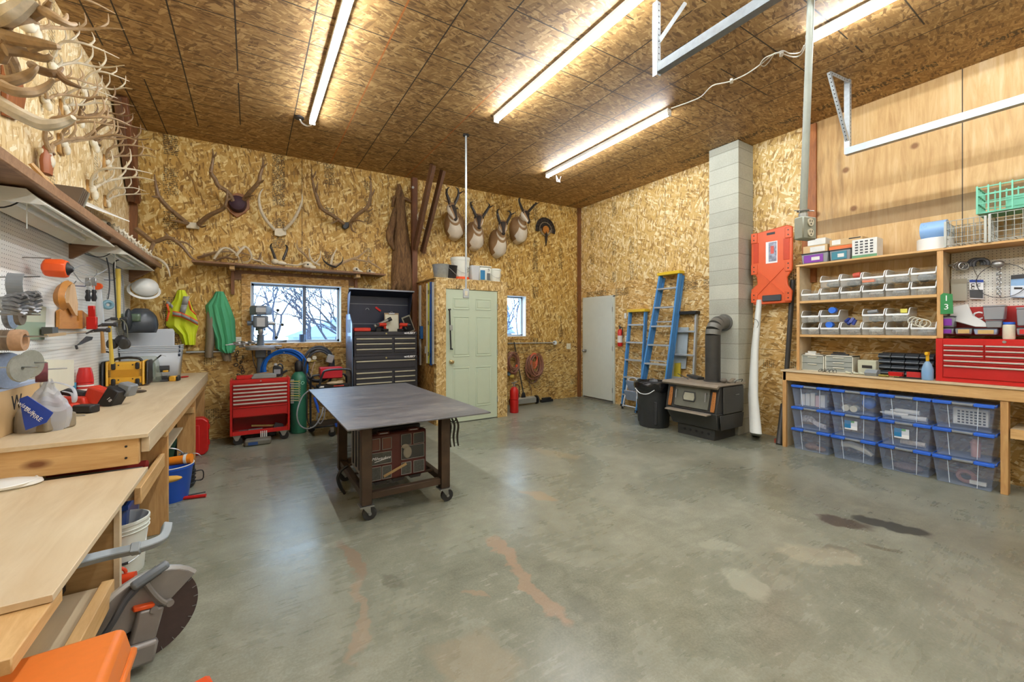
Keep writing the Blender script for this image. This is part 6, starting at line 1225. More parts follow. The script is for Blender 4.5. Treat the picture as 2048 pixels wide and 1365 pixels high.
for z in (.3, 1.05, 1.78): obj('hinge', MB().cyl((d1-.004, CYF+.004, z-.045), (d1-.004, CYF+.004, z+.045), .007, n=8), STEEL, d)
t = thing('bar_clamp', 'black bar clamp hanging upright on the green closet door', 'clamp', (0,0,0)); 
def D(u, v, o=.03): return P(u, v, Y=CYF-o)
obj('bar', MB().beam(D(899,620), D(902,700), .01, .02), BLACK, t); obj('top_jaw', MB().beam(D(896,620), D(902,619,.05), .015, .02), BLACK, t); obj('bottom_jaw', MB().beam(D(900,698), D(906,699,.05), .015, .02), BLACK, t); obj('slide_jaw', MB().cb(D(902,656,.04), .045, .03, .08), mat('clamp_grey', '9c9f9a', .4), t, bev=.005)
# levels and straightedges on the closet's left side
for k, (y, z0, z1, w_, c, lb) in enumerate(((6.30, .85, 2.12, .05, 'c6c8c6', 'silver straightedge leftmost on the closet side'), (6.22, 1.27, 1.47, .05, '2a66a8', 'short blue level hanging beside the silver straightedge'), (5.98, .9, 2.12, .035, 'e0dccb', 'white narrow batten left of the yellow level on the closet side'), (5.90, .9, 2.13, .05, 'd3cf4a', 'long yellow-green level on the closet side'), (5.83, .88, 2.13, .05, '2456a4', 'long blue level right of the yellow-green one'), (5.75, .9, 2.12, .03, 'b8bcbf', 'thin silver rule nearest the closet corner'))):
    t = thing('long_level', lb, 'level', (CX0, y, z0), 0, None); obj('beam', MB().box(-.03 if k != 1 else -.05, -.003, -w_/2, w_/2, 0, z1-z0), mat('level_%d' % k, c, .35, .2 if k in (0,5) else 0, vary=.05), t, bev=.002)
    if k in (1,3,4):
        for f in (.12, .5, .88): obj('vial', MB().box(-.054 if k == 1 else -.034, -.05 if k == 1 else -.03, -.012, .012, (z1-z0)*f-.03, (z1-z0)*f+.03), BLACK, t)
one('small_white_tag', MB().box(-.004, 0, -.02, .02, -.055, .055), WHITE, 'small white tag low on the closet side by the black chest', 'tag', loc=(CX0-.002, 6.1, 1.10))
# buckets on top of the closet
CT = CZ + .016; BW = mat('bucket_white', 'e3e6dc', .35, vary=.04)
def pail(label, x, y, r, h, m, upside=False, lidm=None, z=CT, bail=True, square=False):
    t = thing('bucket', label, 'bucket', (x, y, z)); n = 32
    pr = [(r*.86, 0), (r*.88, .006), (r, h-.03), (r*1.05, h-.028), (r*1.05, h), (r*.97, h), (r*.95, h-.02), (r*.84, .01)]
    if upside: pr = [(r*1.05,0), (r*1.05,.03), (r,.032), (r*.88,h-.006), (r*.86,h), (.01,h)]
    if square:
        mb = MB(); mb.taper((0,0,0), r*1.7, r*1.7, h-.02, 1.1); obj('pail', mb, m, t, bev=.03, seg=3); obj('lid', MB().box(-r*.97, r*.97, -r*.97, r*.97, h-.02, h), m, t, bev=.008)
    else: obj('pail', MB().lathe(pr, n=n), m, t)
    if lidm: obj('lid', MB().cyl((0,0,h), (0,0,h+.02), r*1.08, n=n), lidm, t)
    if bail: mb = MB(); curve(mb, [(-r*.98,-.02,h*.82), (-r*.7,-r*.85,h*.45), (0,-r*1.08,h*.3), (r*.7,-r*.85,h*.45), (r*.98,-.02,h*.82)], .0025, 5); obj('bail', mb, STEEL, t)
    return t
t = thing('metal_tub', 'grey galvanised tub and black basin nested at the left end of the closet top', 'tub', (2.47, 5.86, CT)); obj('tub', MB().lathe([(.105,0), (.115,.01), (.145,.21), (.15,.215), (.142,.215), (.10,.012)], n=28), GALV, t); obj('black_basin', MB().lathe([(.10,0), (.125,.20), (.13,.205), (.12,.2)], (.12,-.02,.002), 24), BLACK, t)
mb = MB(); curve(mb, [(.02,-.1,.2), (.08,-.15,.14), (.16,-.16,.07), (.23,-.12,.04)], .003, 5); obj('bail', mb, STEEL, t)
t = pail('tall white bucket with lid and orange base second on the closet top', 2.78, 5.86, .145, .33, BW, lidm=None); obj('lid', MB().cyl((0,0,.325), (0,0,.35), .155, n=30), BW, t); obj('orange_base', MB().cyl((0,0,-.0), (0,0,.045), .142, n=30), ORANGE, t); text('lettering', '7nt', .06, (.07,-.135,.16), (PI/2, PI/2, .4), INK, t)
t = thing('clear_bin', 'frosted clear bin between the white buckets on the closet top', 'bin', (3.0, 5.85, CT)); obj('bin', MB().taper((0,0,0), .13, .18, .24, 1.15), CL, t, bev=.01)
t = pail('square white bucket with blue label on the closet top', 3.17, 5.84, .115, .245, BW, square=True, bail=False); obj('blue_label', MB().box(-.10,-.02,-.115,-.111,.02,.17), mat('label_blue2', '2b7db0', .4), t); obj('dark_label', MB().box(.02,.075,-.115,-.111,.02,.13), mat('label_dark', '5c5f60', .5), t); text('lettering', '5', .06, (.05,-.117,.18), FACE_BACK, INK, t)
pail('round white bucket at the right end of the closet top', 3.385, 5.85, .115, .22, BW)
# ---------------------------------------------------------------- right part of the back wall
def cords(name, label, u, v, r, ell, m, turns, seed, rr=.006, **k):
    t = coil(name, label, B(u, v, .09), r, m, turns+5, seed, rr+.0035, ell, 'extension cord', thick=.07, jit=.045, top=1); return t
t = cords('extension_cord', 'big hanging bundle of brown and orange extension cords right of the small window', 1068, 731, .15, 1.35, mat('cord_brown', '8e5e48', .5), 12, 11); 
mb = MB(); r_ = random.Random(2)
for k in range(6): c = B(1068, 716+k*1.5, .15); mb.tube([c + Vector((math.cos(a)*.08, 0, math.sin(a)*(.09+.01*k))) for a in [2*PI*i/20 for i in range(21)]], .006, 6, False)
obj('orange_loops', mb, mat('cord_orange', 'd8613c', .5), t)
mb = MB()
for k in range(3): curve(mb, [B(1050+3*k, 735, .08), B(1052+4*k, 755, .08), B(1063+k, 768, .08), B(1078-3*k, 757, .08), B(1084-3*k, 735, .08)], .006, 6)
curve(mb, [B(1061, 752, .06), B(1058, 765, .05), B(1062, 778, .05), B(1063, 790, .03)], .006, 6); obj('dangling_cord', mb, mat('cord_dark_brown', '6e5040', .5), t); obj('hook', MB().cyl(B(1070, 682, .0), B(1070, 682, .2), .006, n=8), STEEL, t)
t = cords('extension_cord', 'smaller hanging bundle of brown cords close to the closet edge', 1025, 726, .12, 1.35, mat('cord_brown', '8e5e48', .5), 9, 12); obj('orange_plug', MB().cb(B(1033, 733, .15), .03, .03, .06), ORANGE, t, bev=.005)
t = thing('fire_extinguisher', 'red fire extinguisher standing on the floor by the closet corner', 'fire extinguisher', (3.79, 5.86, 0)); obj('cylinder', MB().lathe([(.07,0), (.075,.01), (.075,.22), (.065,.225), (.075,.23), (.075,.38), (.05,.42), (.025,.44)], n=24), RED, t); obj('valve', MB().cyl((0,0,.44), (0,0,.49), .02, n=10), STEEL, t); obj('lever', MB().beam((-.05,0,.50), (.05,0,.52), .02, .012), STEEL, t); mb = MB(); curve(mb, [(.02,0,.47), (.08,-.02,.46), (.09,-.02,.35), (.08,-.02,.25)], .008, 6); obj('hose', mb, BLACK, t)
t = thing('magnetic_sweeper', 'long-handled magnetic sweeper with two wheels on the floor under the small window', 'sweeper', (4.35, 6.33, 0), -.0); obj('magnet_bar', MB().box(-.29,.22,-.05,.05,.03,.13), mat('sweeper_grey', '8b8d86', .45), t, bev=.01); obj('top_plate', MB().box(-.24,.2,-.03,.055,.13,.145), mat('sweeper_light', 'b4b2a2', .45), t)
for x in (-.31, .25): obj('wheel', MB().cyl((x-.015,0,.08), (x+.015,0,.08), .08, n=22), BLACK, t)
obj('yoke', MB().prism([(-.10,.13), (.0,.13), (-.03,.24), (-.07,.24)], -.02, .02), BLACK, t, bev=.006); obj('pole', MB().cyl((-.05,0,.22), (-.16,.15,1.18), .011, n=8), BLACK, t)
t = thing('push_broom', 'yellow and blue brush head on a thin pole leaning behind the closet edge', 'brush', (0,0,0)); obj('pole', MB().cyl((3.99, 6.40, .02), (3.99, 6.42, .72), .008, n=8), BROWNZ, t); obj('brush_head', MB().ball(B(1023, 753, .1), (.055,.05,.045), 12, 8), mat('brush_yellow', 'cdb455', .7), t); obj('blue_socket', MB().cb(B(1017, 748, .1), .06, .05, .06, (0,.6,0)), mat('socket_blue', '5b7488', .5), t)
one('floor_brush', MB().box(-.14,.14,-.035,.035,.0,.05).box(-.10,.10,-.03,.03,.05,.085), BLACK, 'black scrub brush on the floor right of the magnetic sweeper', 'brush', loc=(4.88, 6.38, 0), bev=.004)
t = thing('fire_extinguisher', 'small wall-mounted red fire extinguisher right of the cream door', 'fire extinguisher', R(1240, 692, .07)); obj('cylinder', MB().lathe([(.042,-.01), (.045,0), (.045,.26), (.03,.3), (.018,.31)], n=20), RED, t); obj('label', MB().lathe([(.0455,.06), (.0455,.19)], n=20, caps=False), mat('label_white', 'd8d2ca', .5), t); obj('valve', MB().cyl((0,0,.31), (0,0,.36), .015, n=8).beam((-.03,0,.36), (.03,.03,.375), .02, .01), DGREY, t); mb = MB(); curve(mb, [(0,0,.34), (0,-.06,.33), (.0,-.05,.2)], .008, 6); obj('hose', mb, BLACK, t); obj('wall_strap', MB().box(.04,.068,-.02,.02,.15,.2), STEEL, t)
# ---------------------------------------------------------------- hanging outlet on a pole
t = thing('pendant_outlet', 'outlet box on a thin straight pipe hanging from the middle of the ceiling', 'hanging outlet', (0,0,0)); a = P(932, 270, Z=ceil_z(2.25)-.002); tt = a.x*FW[0]+a.y*FW[1]
zb = EYE + (HOR-578)*tt/FPX; obj('pipe', MB().cyl(a, (a.x, a.y, zb), .0125, n=12), GALV, t); obj('ceiling_flange', MB().cyl(a, a - Vector((0,0,.015)), .04, n=14), BLACK, t); bx = obj('outlet_box', MB().cb((a.x, a.y, zb-.06), .075, .05, .12, (0,0,-.4)), GALV, t, bev=.005); obj('receptacle', MB().cb((a.x-.01, a.y-.027, zb-.06), .035, .006, .06, (0,0,-.4)), mat('ivory', 'd8d2ba', .4, vary=.02), bx, bev=.002)
t = thing('pendant_outlet', 'large grey outlet box on a thick pipe hanging near the camera at the right', 'hanging outlet', (0,0,0)); bp = Vector((2.627, 1.05, 1.985)); tp = Vector((2.66, 1.015, ceil_z(2.66)))
obj('pipe', MB().cyl(bp + Vector((-.012,.005,.07)), tp, .018, n=14), mat('pipe_grey', '9aa096', .45, .3), t); obj('coupling', MB().cyl(bp + Vector((-.012,.005,.055)), bp + Vector((-.012,.005,.085)), .022, n=14), GALV, t); mb = MB(); mb.ring(bp + Vector((-.012,.005,.10)), (0,0,1), .027, .004, 16, 5); mb.cyl(bp + Vector((-.06,.03,.10)), bp + Vector((.06,-.02,.105)), .003, n=5); obj('wire_tie', mb, STEEL, t)
bx = obj('outlet_box', MB().cb(bp, .105, .055, .125, (0,0,-.25)), mat('box_grey', '9da294', .45, .2), t, bev=.006)
f = Matrix.Translation(bp) @ Euler((0,0,-.25)).to_matrix().to_4x4()
for dz_ in (-.028, .030):
    mb = MB(); mb.T = f; mb.cyl((0,-.028,dz_), (0,-.033,dz_), .022, n=18); rc = obj('receptacle', mb, mat('ivory', 'd8d2ba', .4, vary=.02), bx)
    mb = MB(); mb.T = f; mb.box(-.010,-.007,-.0345,-.033,dz_,dz_+.012).box(.007,.010,-.0345,-.033,dz_,dz_+.012).cyl((0,-.033,dz_-.010), (0,-.0345,dz_-.010), .004, n=8); obj('slots', mb, BLACK, bx)
# ---------------------------------------------------------------- steel table
def m_steel():
    t = NT('mill_scale_steel'); v = t.coord(); n = t.noise(t.mapping(v, scale=(.8,2.4,1)), 2.2, 6, .7, 1.2); n2 = t.noise(v, 14, 4)
    col = t.ramp(t.math('ADD', t.math('MULTIPLY', n, .8), t.math('MULTIPLY', n2, .2)), [(.3, srgb('5c5c60')), (.5, srgb('77767a')), (.7, srgb('98948f'))]); t.set(col, t.ramp(n, [(.35, (.38,)*3), (.65, (.52,)*3)]), .45); return t.m
MS = m_steel(); RUST = mat('rusty_steel', '4c3c2e', .5, .4, .35, 7)
t = thing('steel_table', 'heavy steel-topped welding table on four casters in the middle of the floor', 'table', (0,0,0)); TZ = .722
obj('table_top', MB().box(.565, 1.71, 3.005, 5.26, TZ-.012, TZ), MS, t, bev=.002)
lx = (.722, 1.345); ly = (3.145, 4.07)
for x in lx:
    for y in ly:
        obj('leg', MB().box(x-.038, x+.038, y-.038, y+.038, .12, TZ-.012), RUST, t, bev=.004)
        obj('foot_plate', MB().box(x-.05, x+.05, y-.05, y+.05, .11, .12), STEEL, t)
        c = obj('caster', MB().prism([(x-.03,.11), (x+.03,.11), (x+.035,.045), (x+.015,.045)], y-.022, y+.022), STEEL, t, bev=.003); obj('wheel', MB().cyl((x+.025,y-.014,.05), (x+.025,y+.014,.05), .05, n=22), mat('wheel_dark', '2e2e2e', .4), c); obj('axle', MB().cyl((x+.025,y-.027,.05), (x+.025,y+.027,.05), .012, n=10), STEEL, c)
for y in ly: obj('lower_rail', MB().box(lx[0]+.038, lx[1]-.038, y-.025, y+.025, .155, .205), RUST, t, bev=.003)
for x in lx: obj('lower_rail', MB().box(x-.025, x+.025, ly[0]+.038, ly[1]-.038, .155, .205), RUST, t, bev=.003)
for k in range(3): obj('shelf_slat', MB().box(lx[0]+.02, lx[1]-.02, 3.32+.26*k, 3.36+.26*k, .2055, .215), RUST, t)
obj('top_rail', MB().box(.6, 1.66, 4.5, 4.54, TZ-.06, TZ-.012), RUST, t)
# organizer case standing on the lower rails
t = thing('parts_organizer', 'red and clear parts organizer case standing upright under the steel table', 'organizer', (1.0, 3.26, .207), 0)
OG = mat('organizer_red', '55231b', .45); OG2 = mat('organizer_dark', '2e2a28', .5); oh = .39; ow = .235
obj('case_frame', MB().box(-ow, ow, -.01, .07, .02, oh), OG, t, bev=.018, seg=2)
def pane(x0, x1, z0, z1, c=None): 
    obj('compartment', MB().box(x0, x1, -.017, -.008, z0, z1), c or mat('smoky_bin', '3c3b38', .25), t, bev=.006)
    obj('compartment_rim', MB().beam((x0,-.018,z1), (x1,-.018,z1), .004, .004).beam((x0,-.018,z0), (x1,-.018,z0), .004, .004).beam((x0,-.018,z0), (x0,-.018,z1), .004, .004, (0,1,0)).beam((x1,-.018,z0), (x1,-.018,z1), .004, .004, (0,1,0)), mat('rim_clear', '8f8b84', .3), t)
SB = mat('bin_contents_orange', '6e4232', .5); SC2 = mat('bin_contents_grey', '4c4c46', .6, vary=.4, scale=90)
for k, (x0, x1, z0, z1, m) in enumerate(((-.22,-.15,.27,.36,SB), (-.13,-.06,.27,.36,SB), (-.22,-.06,.16,.25,SC2), (-.22,-.14,.04,.14,SC2), (-.13,-.06,.04,.14,SC2), (.02,.10,.28,.365,None), (.12,.21,.28,.365,None), (.02,.21,.165,.27,None), (.02,.10,.045,.14,SC2), (.12,.21,.045,.14,SC2))): pane(x0, x1, z0, z1, m)
text('lettering', 'Milwaukee', .034, (-.14,-.0195,.205), FACE_BACK, WINK, t, shear=.35); obj('logo_swoosh', MB().beam((-.19,-.0195,.18), (-.09,-.0195,.20), .003, .004), WINK, t)
obj('bag_inside', MB().ball((.07,-.02,.22), (.035,.006,.05), 12, 8).ball((.05,-.02,.27), (.03,.006,.02), 10, 6), mat('plastic_pale', '8d8676', .4), t); obj('tan_strip', MB().beam((-.12,-.022,.06), (.06,-.022,.13), .004, .02), mat('tan_strip', 'a98a5c', .5), t)
for x in (-.12, .12): obj('latch', MB().box(x-.045, x+.045, -.02, .03, oh-.005, oh+.02), OG, t, bev=.006); obj('latch_bar', MB().beam((x-.03,-.022,oh+.008), (x+.03,-.022,oh+.008), .004, .005), STEEL, t)
for x in (-.14, .0, .14): obj('foot', MB().prism([(x-.04,.0), (x+.04,.0), (x+.05,.022), (x-.05,.022)], -.005, .06), OG2, t)
t = thing('organizer_case', 'second dark organizer case behind the red one under the steel table', 'organizer', (1.0, 3.42, .207), 0); obj('case_frame', MB().box(-ow, ow, -.03, .05, .0, .41), OG2, t, bev=.015); obj('handle', MB().box(-.07,.07,-.0,.03,.41,.44), BLACK, t, bev=.006)
one('yellow_sign', MB().cb((0,0,0), .5, .012, .09), mat('sign_yellow', 'a09448', .5, vary=.3), 'dull yellow printed strip hanging behind the organizers under the table', 'strip', loc=(1.05, 3.6, TZ-.06))
t = thing('grey_case', 'grey moulded case standing between the left legs of the steel table', 'case', (.80, 3.62, .216), 0); obj('shell', MB().box(-.05,.05,-.22,.2,0,.42), mat('case_grey2', '8f8a80', .5), t, bev=.02, seg=2)
for k in range(3): obj('rib', MB().box(-.058,-.05,-.15+.11*k,-.11+.11*k,.05,.37), BLACK, t, bev=.004)
t = thing('pry_clamp', 'black curved lever hanging from the left side of the steel table', 'lever', (0,0,0)); mb = MB(); curve(mb, [P(696,932,Y=3.7), P(684,940,Y=3.7), P(676,955,Y=3.7), P(680,972,Y=3.7), P(690,988,Y=3.7)], [.012,.013,.014,.016,.012], 8); obj('lever', mb, BLACK, t)
t = thing('welding_clamps', 'bunch of dark steel clamps hanging from the right side of the table', 'clamps', (0,0,0)); DK = mat('clamp_steel', '4b4742', .35, .7)
for k in range(3):
    x = 1.43+.035*k; mb = MB(); curve(mb, [(x-.03,3.2,TZ-.05), (x,3.2,TZ-.12), (x-.01,3.2,TZ-.22), (x+.0,3.2,TZ-.30)], [.008,.009,.009,.006], 7); obj('clamp', mb, DK, t)
mb = MB(); mb.ring((1.45, 3.2, TZ-.06), (0,1,0), .03, .006, 14, 6); mb.cyl((1.42,3.2,TZ-.013), (1.45,3.2,TZ-.04), .004, n=6); obj('clamp_hook', mb, DK, t)
# ---------------------------------------------------------------- overhead door hardware
def perforated(p0, p1, wd, wdir, m, name, t, holes=14):
    """steel angle: two flanges, holes punched along one"""
    p0, p1 = Vector(p0), Vector(p1); d = (p1-p0).normalized(); w1 = Vector(wdir).normalized(); w2 = d.cross(w1).normalized()
    mb = MB(); mb.beam(p0 + w1*wd/2, p1 + w1*wd/2, wd, .003, w2); mb.beam(p0 + w2*wd/2, p1 + w2*wd/2, wd, .003, w1); o = obj(name, mb, m, t)
    for k in range(holes): c = p0.lerp(p1, (k+.5)/holes) + w1*wd/2; obj('punched_hole', MB().cyl(c - w2*.0025, c + w2*.0025, .006, n=6), BLACK, o)
t = thing('door_track', 'galvanised overhead door track hanging at the top middle right of the ceiling', 'door track', (0,0,0)); a = P(1314, 0, Z=3.9); a.z = ceil_z(a.x); zl = 3.36
perforated((a.x, a.y, zl-.02), (a.x, a.y, a.z), .04, (1,0,0), GALV, 'hanger_angle', t, 12); perforated((a.x+.02, a.y-.02, zl+.22), (a.x+.22, a.y-.1, a.z), .03, (0,1,0), GALV, 'brace_angle', t, 6)
ch = [(-.03,.0), (.03,.0), (.03,.012), (.024,.012), (.024,.004), (-.024,.004), (-.024,.06), (-.01,.06), (-.01,.066), (-.03,.066)]
mb = MB(); mb.T = Matrix.Translation((a.x+.03, 0, zl)); mb.prism(ch, YF+.3, a.y+.02); obj('channel', mb, mat('galv_bright', '939b9f', .35, .7, scale=30), t)
t = thing('door_track', 'galvanised overhead door track running along the right wall high up', 'door track', (0,0,0)); a = P(1699, 160, Z=3.94); a.z = ceil_z(a.x); tt = a.x*FW[0]+a.y*FW[1]; zl = EYE + (HOR-305)*tt/FPX
perforated((a.x, a.y, zl), (a.x, a.y, a.z), .045, (1,0,0), GALV, 'hanger_angle', t, 20); b = P(1662, 143, Z=3.94); perforated((a.x-.005, a.y, zl+.12), (b.x, b.y, b.z), .035, (0,1,0), GALV, 'brace_angle', t, 18); perforated((b.x, b.y, a.z-.01), (a.x+.02, a.y, a.z-.01), .035, (0,0,-1), GALV, 'top_angle', t, 8)
mb = MB(); mb.T = Matrix.Translation((a.x, 0, zl-.02)); mb.prism(ch, YF+.3, a.y+.03); obj('channel', mb, mat('galv_bright', '939b9f', .35, .7, scale=30), t)
# white cord between the two right-hand strips
def K(u, v, z=None): p = P(u, v, Z=3.88); return Vector((p.x, p.y, ceil_z(p.x)-.02 if z is None else z))
t = thing('power_cord', 'white power cord drooping along the ceiling between the two right strip lights', 'cord', (0,0,0)); WC = mat('white_cord', 'e8e6dc', .5, vary=.02)
mb = MB(); curve(mb, [K(1342,222), K(1377,210), K(1402,199), K(1425,177), K(1456,170), K(1490,156), K(1520,136), K(1546,115), K(1561,113), K(1587,121), K(1603,115), K(1612,92)], .006, 6); obj('cord', mb, WC, t)
mb = MB(); curve(mb, [K(1546,115), K(1530,122), K(1521,134), K(1528,139), K(1538,130), K(1547,116)], .005, 6); curve(mb, [K(1550,115), K(1566,108), K(1580,114), K(1600,112), K(1608,98)], .005, 6); obj('cord_loop', mb, WC, t)
for u, v in ((1463,168), (1563,114)): obj('connector', MB().cb(K(u, v), .07, .03, .025, (0,0,.5)), WC, t, bev=.006)
t = thing('light_plug', 'white plug and short cord at the far end of the left ceiling strip', 'plug', (0,0,0)); mb = MB(); curve(mb, [K(600,230), K(604,238), K(614,244), K(622,243)], .009, 7); obj('cord', mb, WC, t); obj('socket', MB().cyl(K(598,229), K(598,229)+Vector((0,0,.02)), .05, n=14), BLACK, t)
t = thing('bundled_wire', 'small bundle of white wire hanging at the far end of the right strip light', 'wire', (0,0,0)); mb = MB(); c = K(1117,356)
for k in range(3): curve(mb, [c + Vector((-.05,0,.0)), c + Vector((-.03+.03*k,0,-.1)), c + Vector((.03,0,-.05)), c + Vector((.05,0,.0))], .004, 5)
obj('wire', mb, WC, t)
# ================================================================= RIGHT SIDE
# chimney of concrete blocks
def m_block():
    t = NT('concrete_block'); v = t.coord(); s = t.sep(v); n = t.noise(v, 60, 3); b = t.noise(v, 2.5, 3); z = t.math('DIVIDE', s[2], .203)
    row = t.math('FLOOR', z); j = t.math('LESS_THAN', t.math('FRACT', z), .045); tone = t.math('FRACT', t.math('MULTIPLY', t.math('SINE', t.math('MULTIPLY', row, 12.98)), 437.5))
    col = t.ramp(t.math('ADD', t.math('MULTIPLY', tone, .22), t.math('ADD', t.math('MULTIPLY', n, .3), t.math('MULTIPLY', b, .35))), [(.2, srgb('97978a')), (.65, srgb('bfc0b0'))])
    col = t.mix(t.math('MULTIPLY', j, .55), col, srgb('6c6a5c')); t.set(col, .85); t.bump(t.math('ADD', n, t.math('MULTIPLY', j, -2.0)), .35, .006); return t.m
one('chimney', MB().box(5.50, 5.868, 2.98, 3.395, 0, ceil_z(5.5)-.004), m_block(), 'tall grey concrete block chimney column against the right wall', 'chimney')
# wood stove
SB1 = mat('stove_black', '3f3f3d', .5, .25, vary=.12); SB2 = mat('stove_grey', '6a6a5e', .55, .2, vary=.15); DUST = mat('stove_dusty_top', '857a6a', .7, vary=.15); BRS = mat('brass_mesh', 'b9793f', .45, .5, vary=.4, scale=90)
t = thing('wood_stove', 'black iron wood stove with dusty top and small window in front of the chimney', 'wood stove', (0,0,0))
x0, x1, y0, y1 = 4.88, 5.46, 2.90, 3.64
obj('pedestal', MB().box(4.96, 5.44, 2.99, 3.52, 0, .14), SB1, t, bev=.004)
for k in range(5): obj('air_hole', MB().cyl((4.957, 3.07+.085*k, .075), (4.964, 3.07+.085*k, .075), .016, n=12), BLACK, t)
obj('firebox', MB().hexa([(x0+.05,y0+.03,.145), (x1-.03,y0+.03,.145), (x1-.03,y1-.06,.145), (x0+.05,y1-.06,.145)], [(x0-.03,y0,.36), (x1,y0,.36), (x1,y1,.36), (x0-.03,y1,.36)]), SB1, t, bev=.006)
obj('upper_body', MB().hexa([(x0-.02,y0,.362), (x1,y0,.362), (x1,y1,.362), (x0-.02,y1,.362)], [(x0+.05,y0,.70), (x1,y0,.70), (x1,y1,.70), (x0+.05,y1,.70)]), SB1, t, bev=.006)
obj('top_plate', MB().box(x0-.02, x1+.03, y0-.03, y1+.03, .702, .72), DUST, t, bev=.004); obj('top_lip', MB().beam((x0-.035,y0-.03,.70), (x0-.035,y1+.03,.70), .03, .05, (1,0,.8)), DUST, t)
obj('side_shield', MB().box(x0+.10, x1-.02, y0-.022, y0-.004, .35, .69), mat('shield_ribbed', '4a4a46', .55, .2, .1, 4), t, bev=.01, seg=2); obj('side_lower', MB().poly3([(x0+.06,y0-.004,.15), (x1-.03,y0-.004,.15), (x1-.01,y0-.012,.34), (x0+.02,y0-.012,.34)], (0,-.008,0)), SB1, t, bev=.004); obj('side_pull', MB().beam((5.22,y0-.035,.585), (5.30,y0-.035,.585), .012, .008), STEEL, t)
dx = lambda z: x0-.022+(z-.362)*.207   # the sloping front
def fq(ya, yb, za, zb, th, off): return MB().poly3([(dx(za)-off,ya,za), (dx(za)-off,yb,za), (dx(zb)-off,yb,zb), (dx(zb)-off,ya,zb)], (-th,0,0))
dr = obj('fire_door', fq(3.01, 3.50, .395, .665, .02, .002), SB2, t, bev=.006); wm = obj('window_frame', MB().poly3([(dx(z)-.024, y, z) for y, z in ((3.20,.475), (3.36,.475), (3.375,.52), (3.36,.60), (3.20,.60), (3.185,.52))], (-.012,0,0)), SB1, dr, bev=.004); obj('window_glass', MB().poly3([(dx(z)-.037, y, z) for y, z in ((3.21,.49), (3.35,.49), (3.36,.53), (3.345,.585), (3.215,.585), (3.20,.53))], (-.003,0,0)), mat('sooty_glass', 'a09c86', .3), dr)
for y in (3.04, 3.46): mb = MB(); curve(mb, [(dx(.6)-.03,y,.60), (dx(.6)-.06,y,.60), (dx(.5)-.055,y,.50)], .008, 6); obj('door_handle', mb, STEEL, dr)
for y in (2.955, 3.57): obj('brass_grille', MB().poly3([(dx(z)-.003, y+d, z) for d, z in ((-.025,.38), (.025,.38), (.028,.43), (.022,.63), (-.022,.63), (-.028,.43))], (-.014,0,0)), BRS, t, bev=.004)
obj('ash_shelf', MB().hexa([(x0-.13,2.97,.335), (x0-.02,2.97,.335), (x0-.02,3.58,.335), (x0-.13,3.58,.335)], [(x0-.12,2.97,.355), (x0-.02,2.97,.355), (x0-.02,3.58,.355), (x0-.12,3.58,.355)]), DUST, t, bev=.006)
PI_ = mat('stove_pipe', '4c4b48', .45, .4, vary=.15); pz = 1.51
t = thing('stove_pipe', 'dark grey stove pipe rising from the stove and elbowing into the chimney', 'stove pipe', (5.22, 3.17, .722))
for a, b in ((0,.33), (.33,.62)): obj('pipe_section', MB().lathe([(.093,a), (.095,a+.01), (.095,b-.01), (.098,b)], n=28), PI_, t)
for k in range(4): a0, a1 = k*PI/8, (k+1)*PI/8; c = Vector((.17,0,.62)); obj('elbow_segment', MB().cyl(c + Vector((-math.cos(a0)*.17,0,math.sin(a0)*.17)), c + Vector((-math.cos(a1)*.17,0,math.sin(a1)*.17)), .095, n=28), mat('elbow_grey', '6f6e67', .5, .3), t)
obj('wall_collar', MB().cyl((.17,0,.79), (.275,0,.79), .093, n=28).cyl((.255,0,.79), (.277,0,.79), .115, n=28), mat('elbow_grey', '6f6e67', .5, .3), t); obj('base_collar', MB().cyl((0,0,-.0), (0,0,.02), .115, n=28), PI_, t)
t = thing('stove_brush', 'grey round-headed brush lying on the stove top', 'brush', (5.17, 2.99, .722)); obj('brush_head', MB().ball((0,0,.035), (.045,.04,.032), 12, 8), mat('ash_brush', '6e675c', .8), t); obj('paddle', MB().beam((.06,-.03,.01), (.16,-.04,.05), .05, .012), DUST, t)
mb = MB(); curve(mb, [(5.25,2.89,.725), (5.27,2.88,.76), (5.43,2.89,.765), (5.46,2.92,.73)], .005, 5); one('towel_rail', mb, SB1, 'thin wire rail on the right edge of the stove top', 'rail')
one('fire_tools', MB().beam((5.25,3.36,.74), (5.35,3.6,.755), .1, .03).cyl((5.1,3.45,.73), (5.1,3.62,.79), .006, n=6), SB1, 'black fire tools lying on the stove top behind the pipe', 'fire tools')
# trash can
t = thing('trash_can', 'black rubbish bin with a black liner folded over its rim left of the stove', 'trash can', (5.02, 3.96, 0)); TCM = mat('bin_black', '2e3032', .5, vary=.15)
obj('can', MB().lathe([(.20,0), (.21,.02), (.235,.48), (.25,.52), (.25,.62)], n=30), TCM, t)
for s in (-1, 1): obj('moulded_rib', MB().cb((-.155, -.15*s-.0, .22), .03, .05, .34, (0,-.06,.4*s)), TCM, t, bev=.01)
r_ = random.Random(4); rg = [[Vector((math.cos(a)*r*(1+.03*math.sin(a*9+k*2)), math.sin(a)*r*(1+.03*math.sin(a*11+k)), z + .012*math.sin(a*7+k*3))) for a in [2*PI*q/36 for q in range(36)]] for k, (r, z) in enumerate(((.268,.53), (.29,.58), (.285,.64), (.26,.655), (.23,.62), (.20,.45)))]
obj('bin_liner', MB().loft(rg, False), mat('liner_black', '17181a', .25), t); mb = MB(); curve(mb, [(-.27,.12,.56), (-.285,.02,.50), (-.27,-.1,.50), (-.22,-.18,.56)], .006, 5); obj('handle_cord', mb, WINK, t)
